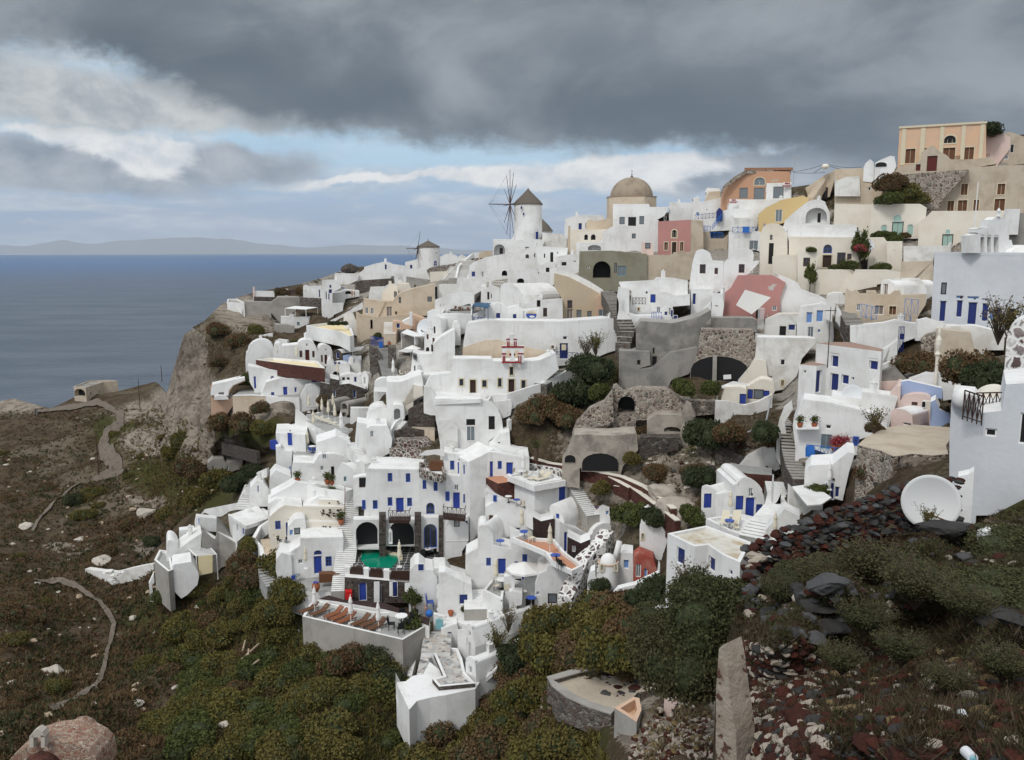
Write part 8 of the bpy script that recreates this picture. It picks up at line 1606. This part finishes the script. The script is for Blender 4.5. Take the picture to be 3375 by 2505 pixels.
fr(500,850);person('person in dark clothes on the headland terrace',1820,360,190,1.75, 'cloth_black', 'cloth_black');person('person in dark coat standing right of another on the headland terrace',1840,362,189,1.7, 'cloth_black', 'cloth_black',90)
b=W(*px(1805,100),236);m=MB();addrock(m,b,2.9,np.random.RandomState(2),(1.2,1,.8));tag(m.build('boulder', 'stone_dark',None,b), 'rounded black boulder on the knoll against the sea', 'boulder')
build_terrain();build_near()
leafmat('twig_dark',[(.03,.021,.013),(.06,.045,.028),(.04,.02,.013)])
leafmat('leaf_grass',[(.018,.013,.008),(.04,.03,.015),(.03,.035,.015)])
# vegetation and loose stones
def D(u,v):return u*1.5162,v*1.5162
def plantD(p,u,v,label,s,dY=-1.0,rz=None,group=None,Y=None,dz=0):
 q=W(*D(u,v),Y or gd(*D(u,v))+dY);o=copy_tree(p,q+Vector((0,0,dz)),rnd.uniform(0,6.28) if rz is None else rz,s,label)
 if group:o['group']=group
 return o
BIG=[
(1245,870,6.5,BD,'big dark green bush beside the white retaining wall'),(1200,900,5.5,BB,'brown olive bush left of the gully ruin'),(1290,820,6,BD,'tall dark bush under the navy railing'),(1150,910,4.5,BB,'brown bush beside the rounded white house'),(1300,860,4,BG,'green bush above the black arched doorway'),(1235,915,4.5,BB,'round brown bush above the gully ruin'),
(1265,800,5,BD,'dark bush at the end of the white retaining wall'),(1490,850,3.6,BG,'flat green bush at the left of the cave pillar'),(1540,850,3.2,BG,'small green bush in front of the cave'),(1530,960,5,BD,'large grey green bush in the middle of the gully'),(1590,950,3.6,BB,'brown bush under the shuttered hut'),(1660,950,3.4,BD,'dark bush left of the dark stairs'),(1520,1050,3.6,BD,'dark green bush above the small vaulted wing'),(1430,1030,3,BB,'round brown bush in the gully sand'),(1370,1000,2.6,BO,'olive bush right of the cave dwelling'),
(1310,1065,2.8,BO,'olive bush beside the gully path wall'),(1370,1130,4.2,BG,'green bush between the path and the tall white vault'),(1420,1130,3,BD,'small dark bush above the tall white vault'),(1510,1130,3.2,BG,'green bush left of the blue shuttered window'),(2130,830,5.2,BB,'huge brown green bush below the pale blue building'),(1985,800,4,BB,'brown bush on the dark buttress by the tan wall'),(2150,850,4.5,BD,'dark bush behind the near dome cap'),(1885,1030,2.6,BB,'brown bush on the rubble wall of the earth roof'),(1905,935,1.6,BB,'dry tuft at the left edge of the earth roof'),
(820,730,2.2,BG,'clipped round tree beside the small white outside stair'),(700,870,2.4,BB,'round brown bush on the beige retaining wall'),(565,890,3.6,BB,'dark brown bush below the beige retaining wall'),(480,925,6,BB,'wide brown bush mass under the peach corner house'),(530,925,5,BB,'second brown bush under the peach corner house'),(570,935,4,BO,'olive bush left of the blue door house'),(390,960,5,BO,'big olive bush below the pale cliff foot'),(370,985,4,BO,'small olive bush below the pale cliff foot'),
(420,1030,6,BB,'large brown bush above the white cliff parapet'),(470,1050,6,BO,'large olive bush above the white cliff parapet'),(430,1085,5,BO,'round olive bush just above the white cliff parapet'),(510,1060,4.5,BD,'dark bush left of the cliff stair'),(545,1030,4,BD,'dark bush beside the blue fence'),(640,750,3,BG,'green bush left of the yellow roof terrace'),(540,830,4,BG,'green bushes above the peach corner house'),(480,790,4,BB,'brown bush on the upper cliff slope'),(470,720,5,BB,'brown bush crowning the pale cliff'),(520,745,5,BB,'brown bush on top of the headland slope'),(560,720,4,BO,'olive bush under the headland wall'),
(655,635,3.4,BB,'round brown bush behind the headland house'),(615,635,3.4,BB,'brown bush behind the tiny shrine'),(330,1180,3,BD,'dark bush beside the pale boulder on the left slope'),(160,1090,4,BD,'lone dark round bush on the brown slope'),(250,945,3.5,BO,'olive bush beside the pale road'),
(600,1240,5,BO,'big olive bush under the curved cliff parapet'),(625,1300,5,BO,'olive bush at the left of the grey terrace wall'),(560,1260,4.6,BB,'brown olive bush on the crest under the hotel'),(545,1190,3.4,BO,'olive bush beside the small cliff house'),(600,1340,4.5,BO,'olive bush below the corner of the grey terrace wall'),(520,1230,4.5,BB,'brown bush on the crest left of the hotel'),
(350,1300,3,BG,'white flowering green bush under the leftmost house'),(760,1440,4.5,BB,'brown bush against the grey terrace wall'),(820,1440,4,BD,'dark green bush at the right foot of the grey terrace wall'),(845,1480,3.5,BD,'dark bush left of the white spur'),(1170,1370,5,BO,'olive bush at the top of the slope right of the white spur'),(1240,1360,5,BO,'big olive bush right of the black stone wall'),(1300,1390,5.5,BO,'broad olive bush in the middle of the right scrub slope'),(1260,1420,4.5,BB,'brown bush in the right scrub slope'),(1360,1400,5,BB,'brown olive bush left of the giant grey shrub'),(1190,1430,5,BO,'olive bush beside the spur wall'),(1330,1440,4.5,BO,'olive bush above the oval ruin'),(1120,1440,4,BD,'dark bush against the spur wall'),
(1250,1475,3.5,BO,'olive bush left of the oval ruin'),(1150,1520,4.5,BO,'olive bush at the foot of the spur wall'),(1400,1330,4,BD,'dark bush under the rounded garden wall'),(1420,1290,3.4,BD,'dark bush between garden wall and giant shrub'),(2020,1090,1.5,BB,'dry bush at the left of the huge dish')]
def plants():
 for u,v,s,k,lb in BIG:
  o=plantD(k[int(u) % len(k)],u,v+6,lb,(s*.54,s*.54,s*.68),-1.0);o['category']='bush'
 for i,(u,v,s) in enumerate([(1500,1475,3.5),(1570,1385,2.5),(1450,1395,2.3),(1530,1310,1.7)]):
  o=plantD(NB,u,v,['giant','right hand','left hand','upper'][i]+' grey green leafy shrub growing in front of the flat roofed house',(s*.72,s*.72,s*.8),Y=[33,24,35,30][i])
 for i,(u,v,s,p,Y) in enumerate([(1800,1290,2.6,ND,21.5),(1900,1260,2.8,ND,21.5),(1990,1300,2.2,ND,18),(2225,1190,1.9,NB,24),(1860,1250,1.7,NB,22.5),(1700,1300,1.8,ND,21.5),(2100,1330,1.6,ND,15.8),(1880,1360,1.7,ND,17),(1960,1420,1.3,ND,13.5),(2200,1290,1.7,NB,18),(1960,1230,1.3,NB,22.5),(2060,1480,1.0,ND,11.5),(1750,1250,1.2,NB,23),(2180,1450,1.2,ND,12),(1830,1440,1.2,ND,14)]):
  plantD(p,u,v, 'dry twiggy shrub '*(p is ND)+'low leafy green shrub '*(p is NB)+['behind the fallen boulders','below the middle of the stone wall','below the huge dish','at the right edge by the near white building','under the middle of the stone wall','under the left end of the stone wall','left of the dark slab stones','in the middle of the near slope','in the near hollow','at the right edge above the bottle','left of the slabs under the huge dish','near the red stones at right','at the foot of the wall left part','at the lower right edge','above the white chips'][i],(s*.8,s*.8,s*.42),Y=Y,dz=-.2)
 for i,(u,v,s,Y,lb) in enumerate([(1295,770,3.4,117,'tall wispy weed in front of the white retaining wall'),(1275,775,3.0,117,'second wispy weed in front of the white retaining wall'),(1080,1420,3.0,79,'grey twiggy bush at the edge of the broad white roof'),(1105,1370,2.8,82,'thin twiggy bush on the white roof corner'),(2015,1150,.8,26,'bare twigs in front of the huge dish'),(2170,740,4.0,72,'thin grey tree in front of the pale blue building'),(2205,760,4.0,70,'thin grey bush at the right edge of the terrace wall'),(1500,1290,2.4,52,'wispy twigs in front of the flat roofed house'),(1900,940,2.2,66,'dry twiggy bush on the earth roof corner')]):
  plantD(TWG[i % 2],u,v,lb,s,Y=Y)
 b=W(*D(1165,1000),99.5);rt=root('palm_tree', 'small palm beside the hotel annex and the cave dwelling', 'palm tree',b);m=MB();m.tube(b,b+Vector((0,0,1.6)),.3,.22,9);m.build('trunk', 'bark',rt);m=MB()
 for i in range(26):
  a=rnd.uniform(0,6.28);e=rnd.uniform(.2,1.3);p=b+Vector((0,0,1.6));d=Vector((math.cos(a)*math.cos(e),math.sin(a)*math.cos(e),math.sin(e)));s=Vector((-math.sin(a),math.cos(a),0))
  for j in range(9):
   q=p+d*.36;d=(d+Vector((0,0,-.14))).normalized()
   for w in (1,-1):m.add([p,p+d*.12,q+s*w*.42*(1-j/11)-Vector((0,0,.12))],[(0,1,2)])
   p=q
 m.build('fronds', 'leaf_green',rt,recalc=False)
plants()
def inpoly(u,v,P):
 c=np.zeros(len(u),bool);j=len(P)-1
 for i in range(len(P)):
  a,b=P[i],P[j];t=(a[1]>v)!=(b[1]>v);c ^=t & (u<(b[0]-a[0])*(v-a[1])/((b[1]-a[1]) or 1e-9)+a[0]);j=i
 return c
def scatter(name,label,zones,mat,sz,seed,near=False,wd=.22,blade=1.0):
 rs=np.random.RandomState(seed);m=MB();C=[]
 for poly,n in zones:
  a=np.array(poly,float);k=0
  while k<n:
   q=rs.rand(n*3,2)*(a.max(0)-a.min(0))+a.min(0);q=q[inpoly(q[:,0],q[:,1],poly)][:n-k];k+=len(q);C.append(q)
 q=np.vstack(C);P=np.array([tuple((NEARP if near else TERR)(x*1.5162,y*1.5162)) for x,y in q])
 fq=.9 if near else .16;P=P[(fbm(P[:,0]*fq+seed,P[:,1]*fq,3)>-.06) | (rs.rand(len(P))<.22)]
 n=len(P);V=[];Fc=[]
 for t in range(7):
  a=rs.normal(size=(n,3));a[:,2]=np.abs(a[:,2])+.5*blade;a /=np.linalg.norm(a,axis=1)[:,None];s=rs.normal(size=(n,3));s[:,2] *=.3;s /=np.linalg.norm(s,axis=1)[:,None]
  L=(sz*(.5+rs.rand(n)*1.1))[:,None];o=P+rs.normal(size=(n,3))*sz*.35*np.array((1,1,.25));V.append(np.stack([o-s*L*wd,o+s*L*wd,o+a*L],1).reshape(-1,3))
 V=np.vstack(V);m.v=V.tolist();m.f=[(3*i,3*i+1,3*i+2) for i in range(len(V)//3)]
 tag(m.build(name,mat,recalc=False),label,name.replace('_', ' '),kind='stuff')
LEFT=[(0,895),(250,880),(350,900),(440,980),(560,1020),(430,1110),(330,1180),(360,1290),(560,1200),(630,1330),(870,1420),(860,1600),(1000,1652),(0,1652)]
RIGHT=[(1080,1440),(1200,1330),(1400,1330),(1420,1440),(1200,1480),(1290,1580),(1330,1652),(900,1652),(900,1600)]
scatter('scrub', 'low brown and olive scrub covering the left hillside',[(LEFT,21000)], 'leaf_brown',.42,5)
scatter('scrub', 'low olive scrub on the slope around the white spur',[([(430,1300),(560,1180),(640,1350),(880,1430),(860,1652),(350,1652),(400,1450)],9000),(RIGHT,9000),([(250,900),(400,900),(560,1010),(400,1100),(280,1010)],2500)], 'leaf_olive',.42,6)
scatter('scrub', 'dry weeds in the gully around the cave ruins',[([(1130,900),(1330,800),(1480,850),(1700,900),(1680,1100),(1480,1180),(1320,1130),(1180,1000)],1800),([(420,700),(560,700),(640,760),(560,800),(440,800)],1500)], 'leaf_dry',.35,7)
scatter('dry_grass', 'dark dry grass covering the near slope',[([(1590,1290),(1700,1240),(1960,1150),(2226,1100),(2300,1652),(1640,1652),(1600,1400)],13000)], 'leaf_grass',.085,8,True,blade=1.2)
NZ=[(1590,1310),(1700,1260),(1960,1180),(2226,1120),(2300,1652),(1660,1652),(1600,1420)]
scatter('dry_twigs', 'tangled dry twigs and stems over the near slope',[(NZ,4500)], 'twig_dark',.2,18,True,.035,1.0)
scatter('green_weeds', 'olive weeds between the near stones',[([(1620,1290),(1960,1180),(2226,1150),(2226,1300),(1900,1360),(1700,1400)],7000),(NZ,4000)], 'leaf_near',.09,19,True,.2,1.0)
scatter('scrub', 'grey green scrub patches on the left hillside',[(LEFT,9000)], 'leaf_near',.5,21)
scatter('weeds', 'weeds and dry grass on the tan rubble slope',[([(1390,1560),(1440,1500),(1500,1420),(1566,1420),(1566,1652),(1400,1652)],1500)], 'leaf_dry',.25,22)
LMK=[(205,845,'road bunker'),(260,920,'road bend'),(215,985,'wooden pole'),(320,1105,'pale boulder'),(160,1090,'lone dark bush'),(180,1250,'trailing white wall'),(245,1330,'footpath bend'),(220,1450,'lower footpath'),(110,1440,'tan rock'),(100,1600,'brick chapel'),(20,1180,'left picture edge'),(10,1400,'left edge of the lower slope'),(340,1460,'leaning stone fragment'),(540,1420,'broken planks'),(420,1560,'white plastic pipe'),(620,1550,'bottom middle scrub'),(760,1440,'grey terrace wall'),(470,1250,'hotel crest'),(860,1520,'white spur tip'),(1150,1500,'spur wall'),(1240,1400,'barrel house wall'),(1340,1380,'giant shrub'),(1250,1520,'oval ruin'),(1000,1620,'bottom edge'),(1440,1100,'pitted boulder'),(1540,960,'gully bush'),(1400,1000,'cave dwelling'),(1620,1040,'dark stairs'),(360,1230,'leftmost house'),(420,1010,'cliff foot bush'),(300,1400,'right side of the footpath'),(60,1000,'far left slope'),(60,1290,'middle left slope'),(420,1400,'crest scrub')]
def where(u,v,s,c):
 x,y,n=min(LMK,key=lambda q:math.hypot(q[0]-u,q[1]-v));dx,dy=u-x,v-y;r=math.hypot(dx,dy)
 d='just ' if r<28 else 'well ' if r>60 else ''
 p=('right of' if dx>0 else 'left of') if abs(dx)>2*abs(dy) else ('below' if dy>0 else 'above') if abs(dy)>2*abs(dx) else ('below and ' if dy>0 else 'above and ')+('right of' if dx>0 else 'left of')
 LB=('small ' if s<1.8 else 'large ' if s>2.5 else 'middling ')+c+' scrub bush '+d+p+' the '+n
 k=LBS.setdefault(LB,0);LBS[LB]+=1
 return LB+['', ', farther one', ', third one along', ', outermost one', ', last one'][min(k,4)]
LBS={}
def smallbushes():
 rs=random.Random(12);zs=[(LEFT,60, 'brown or olive scrub bush scattered on the left hillside',BB+BO, 'scrub bushes of the left hillside'),([(380,1330),(560,1200),(640,1350),(860,1440),(850,1640),(380,1640)],92, 'olive scrub bush on the slope below the lounger terrace',BO+BG, 'scrub bushes below the lounger terrace'),(RIGHT,60, 'olive scrub bush on the slope right of the white spur',BO+BB, 'scrub bushes right of the white spur'),([(1340,880),(1680,900),(1640,1100),(1400,1130)],12, 'small scrub bush scattered in the gully',BB, 'scrub bushes in the gully')]
 for poly,n,lb,ks,g in zs:
  a=np.array(poly,float);k=0
  while k<n:
   u,v=rs.uniform(a[:,0].min(),a[:,0].max()),rs.uniform(a[:,1].min(),a[:,1].max())
   if not inpoly(np.array([u]),np.array([v]),poly)[0]:continue
   if poly is LEFT and (abs(u-235)<25 and v<1040 or abs(u-230)<22 and 1280<v<1480 or abs(u-175)<30 and v>1470 or abs(u-240)<60 and 900<v<1030):continue
   s=rs.uniform(1.6,3.6) if poly is LEFT else rs.uniform(1.8,4.4) if n>20 else rs.uniform(1.2,2.6)
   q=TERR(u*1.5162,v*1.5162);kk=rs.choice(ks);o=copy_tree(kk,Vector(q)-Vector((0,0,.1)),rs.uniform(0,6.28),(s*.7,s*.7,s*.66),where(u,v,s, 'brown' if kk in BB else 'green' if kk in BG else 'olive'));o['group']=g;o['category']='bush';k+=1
smallbushes()
# stones
def stonemass(name,label,mat_list,pts,seed,kind=None,cat=None,sq=(1,1,.8)):
 rs=np.random.RandomState(seed);ms=[MB() for _ in mat_list]
 for c,s in pts:addrock(ms[rs.randint(len(ms))],c,s*(.75+.5*rs.rand()),rs,(sq[0]*(.8+.4*rs.rand()),sq[1],sq[2]*(.8+.3*rs.rand())))
 if kind=='stuff':
  for m,mt in zip(ms,mat_list):
   if m.v:tag(m.build(name,mt,recalc=False),label+', '+mt.replace('_', ' '),cat or name,kind='stuff')
 else:
  rt=root(name,label,cat or name.replace('_', ' '),pts[0][0])
  for m,mt in zip(ms,mat_list):
   if m.v:m.build('stones',mt,rt,recalc=False)
flatm('basalt',(.052,.05,.048),.85,.9,.3,5);flatm('basalt_blue',(.092,.092,.094),.85,.8,.3,4);flatm('scoria',(.095,.032,.022),.95,.9,.1,6);flatm('scoria_dark',(.07,.028,.022),.95,.9,.1,6);flatm('chalk',(.46,.40,.33),.95,.7,.1,5);flatm('ochre_stone',(.22,.16,.08),.95,.7,.1,5)
def near_wall():
 rs=np.random.RandomState(5);pts=[]
 C=[(1622,1290,1190,25.6),(1700,1252,1160,24.8),(1760,1230,1132,24.8),(1850,1200,1100,25.4),(1930,1176,1074,26.8),(2000,1160,1052,28.5),(2085,1150,1045,30)]
 for (u0,b0,t0,y0),(u1,b1,t1,y1) in zip(C,C[1:]):
  n=int((u1-u0)/9)
  for i in range(n):
   f=(i+rs.rand()*.6)/n;u=u0+(u1-u0)*f;b=b0+(b1-b0)*f+14;t=t0+(t1-t0)*f;y=y0+(y1-y0)*f;k=8
   for j in range(k):
    v=b+(t-b)*j/(k-1)+rs.uniform(-4,4);p=W(*D(u+rs.uniform(-6,6),v),y+.12*j+rs.uniform(-.12,.12));pts.append((tuple(p),.10+.15*rs.rand()**1.5))
    p2=W(*D(u+rs.uniform(-6,6),v-4),y+.12*j+.45);pts.append((tuple(p2),.13+.1*rs.rand()))
 stonemass('dry_stone_wall', 'long foreground wall of dark and red volcanic stones climbing to the huge dish',['basalt', 'scoria_dark', 'basalt_blue', 'basalt', 'scoria_dark', 'basalt', 'scoria'],pts,3,cat='wall')
 pts=[(tuple(W(*D(1640-(i % 4)*5+rs.uniform(-14,20),1190+i*5.2),26-i*.12)),.17+.1*rs.rand()) for i in range(34)]
 stonemass('stacked_wall', 'stacked stones at the left end of the foreground wall',['basalt', 'chalk', 'scoria_dark', 'basalt_blue'],pts,4,cat='wall')
near_wall()
def rubble():
 rs=np.random.RandomState(9)
 def zone(poly,n,lo,hi,near=True):
  a=np.array(poly,float);out=[]
  while len(out)<n:
   u,v=rs.uniform(a[:,0].min(),a[:,0].max()),rs.uniform(a[:,1].min(),a[:,1].max())
   if inpoly(np.array([u]),np.array([v]),poly)[0]:out.append((tuple((NEARP if near else TERR)(u*1.5162,v*1.5162)),lo+(hi-lo)*rs.rand()**2.5))
  return out
 stonemass('rubble', 'chips and stones strewn on the near slope at the plaster wall',['scoria', 'chalk', 'scoria_dark', 'basalt', 'chalk', 'scoria_dark'],zone([(1580,1400),(1640,1390),(1700,1440),(1780,1460),(1800,1652),(1590,1652)],3200,.03,.19),1, 'stuff')
 stonemass('rubble', 'scattered small stones in the dark near grass',['scoria', 'scoria_dark', 'ochre_stone', 'basalt', 'scoria_dark', 'chalk', 'scoria', 'basalt'],zone([(1700,1400),(2226,1430),(2226,1652),(1700,1652)],2600,.02,.17),2, 'stuff')
 stonemass('rubble', 'loose stones below the huge dish and wall',['basalt', 'basalt_blue', 'scoria_dark', 'basalt', 'chalk'],zone([(1640,1300),(1960,1180),(2226,1120),(2226,1300),(2060,1300),(1700,1420)],600,.05,.26),3, 'stuff')
 stonemass('rubble', 'tan and red rubble slope beside the plaster wall',['scoria', 'chalk', 'ochre_stone', 'scoria_dark', 'chalk'],zone([(1370,1580),(1440,1520),(1500,1440),(1560,1430),(1566,1652),(1370,1652)],1900,.05,.30,False),4, 'stuff')
 stonemass('rubble', 'stone heap inside the oval ruin',['basalt', 'scoria_dark', 'chalk', 'basalt_blue'],[((p[0][0],p[0][1],p[0][2]+.5+rs.rand()*.7),p[1]) for p in zone([(1290,1470),(1370,1460),(1380,1510),(1320,1525),(1260,1500)],130,.2,.55,False)],5, 'stuff')
 stonemass('rubble', 'pale boulders and dark stones in the gully',['chalk', 'basalt', 'scoria_dark', 'pale_stone'],zone([(1340,880),(1540,880),(1660,980),(1640,1100),(1480,1140),(1400,1060)],420,.12,.6,False),6, 'stuff')
 stonemass('rubble', 'pale stones dotted over the left hillside',['pale_stone', 'tan_stone'],zone(LEFT,420,.10,.7,False),7, 'stuff')
 stonemass('rubble', 'white and grey stone pile left of the oval ruin',['chalk', 'basalt'],zone([(1150,1500),(1215,1490),(1215,1560),(1150,1560)],60,.15,.5,False),8, 'stuff')
 for i,(u,v,s,mt,q,lb) in enumerate([(1795,1290,.45,'basalt_blue',(1.3,1,.8),'large blue grey boulder on the near slope'),(1735,1290,.4,'basalt',(.8,1,1.3),'dark upright boulder left of the large blue grey boulder'),(1780,1330,.36,'basalt',(1.6,1,.6),'flat dark boulder under the large blue grey boulder'),(1790,1372,.42,'basalt',(1.6,1,.6),'long dark slab boulder in the boulder pile'),(1765,1398,.30,'basalt_blue',(1.5,1,.7),'rounded grey boulder at the foot of the pile'),(1755,1360,.24,'basalt_blue',(.8,1,1.1),'small blue grey boulder in the middle of the pile'),(1740,1325,.3,'basalt',(.8,1,1.3),'dark boulder at the left of the pile'),(1605,1000+440,.2,'chalk',(1,1,1),'pale stone near the plaster wall top'),
  (1695,1505,.14,'basalt_blue',(1.2,1,.8),'blue grey stone among the white chips'),(1760,1470,.16,'basalt',(1.6,1,.5),'flat black stone above the chips'),(1735,1165+330,.16,'scoria',(1,1,1),'red scoria stone beside white chips'),(1840,1560,.2,'ochre_stone',(1,1,.9),'mossy ochre stone among red stones'),(1750,1570,.28,'scoria_dark',(1.4,1,.8),'large brown red stone near the bottom'),(2145,1350,.26,'basalt',(1.1,1,.8),'rounded dark boulder at the right edge'),(2200,1370,.3,'basalt',(1.2,1,.7),'dark boulder cut by the right edge'),(2190,1320,.4,'basalt',(2,1,.4),'flat dark slab near the right edge'),
  (2040,1150,.55,'basalt',(1.8,1,.7),'dark slab boulder under the huge dish'),(2085,1140,.4,'basalt_blue',(1.5,1,.7),'grey boulder at the right foot of the huge dish'),(2100,1210,.4,'basalt_blue',(1.4,1,.8),'grey boulder below the plastic sack'),(1670,1330,.4,'basalt',(1,1,.8),'dark stone at the foot of the wall end'),(1930,1490,.13,'scoria',(1,1,1),'red stone alone in the grass'),(2070,1450,.12,'scoria',(1.2,1,.8),'small red stone right of the green grass'),(2105,1520,.16,'chalk',(1.2,1,.8),'pinkish white stone in the right grass'),(1920,1570,.16,'scoria',(1.4,1,.8),'red stone among stones in the middle bottom'),(1900,1130+500,.2,'scoria_dark',(1.3,1,.8),'brown stone at the bottom edge')]):
  c=NEARP(*D(u,v+4));m=MB();V,Fc=rockv(np.random.RandomState(100+i),3,.6);V=V*np.array(q)*s;m.add((V+np.array(c)+np.array((0,0,s*q[2]*.35))).tolist(),Fc);tag(m.build('boulder',mt,None,c),lb, 'boulder')
 for i,(u,v,s,lb) in enumerate([(320,1105,2.2,'pale boulder in the middle of the left slope'),(60,1140,1.6,'pale stone block on the far left slope'),(215,1225,1.8,'pale square boulder beside the footpath'),(175,1155,1.2,'pale broken rock above the footpath'),(505,1560,1.4,'pale rock patch in the scrub'),(1460,1110,2.6,'big pale pitted boulder in the gully'),(1440,1075,2.2,'dark boulder above the pitted boulder'),(110,1440,1.6,'tan rock beside the lower footpath')]):
  c=TERR(*D(u,v));m=MB();V,Fc=rockv(np.random.RandomState(200+i),3,.6);m.add((V*s*np.array((1.1,1,.8))+np.array(c)).tolist(),Fc);tag(m.build('boulder', 'cave_rock' if u>1000 else 'pale_stone',None,c),lb, 'boulder')
rubble()
roads()
stonemass('painted_rocks', 'white painted rocks beside the trailing wall',['white_aged'],WRK,31)
# air between here and the island
def haze():
 m=bpy.data.materials.new('haze');m.use_nodes=True;n=m.node_tree;n.nodes.clear();o=n.nodes.new('ShaderNodeOutputMaterial');v=n.nodes.new('ShaderNodeVolumePrincipled')
 v.inputs['Color'].default_value=(.72,.84,1,1);v.inputs['Density'].default_value=HAZE_D;n.links.new(v.outputs[0],o.inputs['Volume']);MATS['haze']=m
 b=MB();b.box((-72000,-72000,-13),(144000,0,0),(0,144000,0),(0,0,1800));tag(b.build('haze', 'haze'),kind='stuff')
HAZE_D=1.8e-5
haze()
# tidy up
for o in HID:
 for c in list(o.children):
  for g in list(c.children):bpy.data.objects.remove(g)
  bpy.data.objects.remove(c)
 bpy.data.objects.remove(o)
for o in COL.objects:
 for k in ('_b', '_z', '_pl'):
  if k in o:del o[k]
 if o.parent is not None and 'category' in o:del o['category']
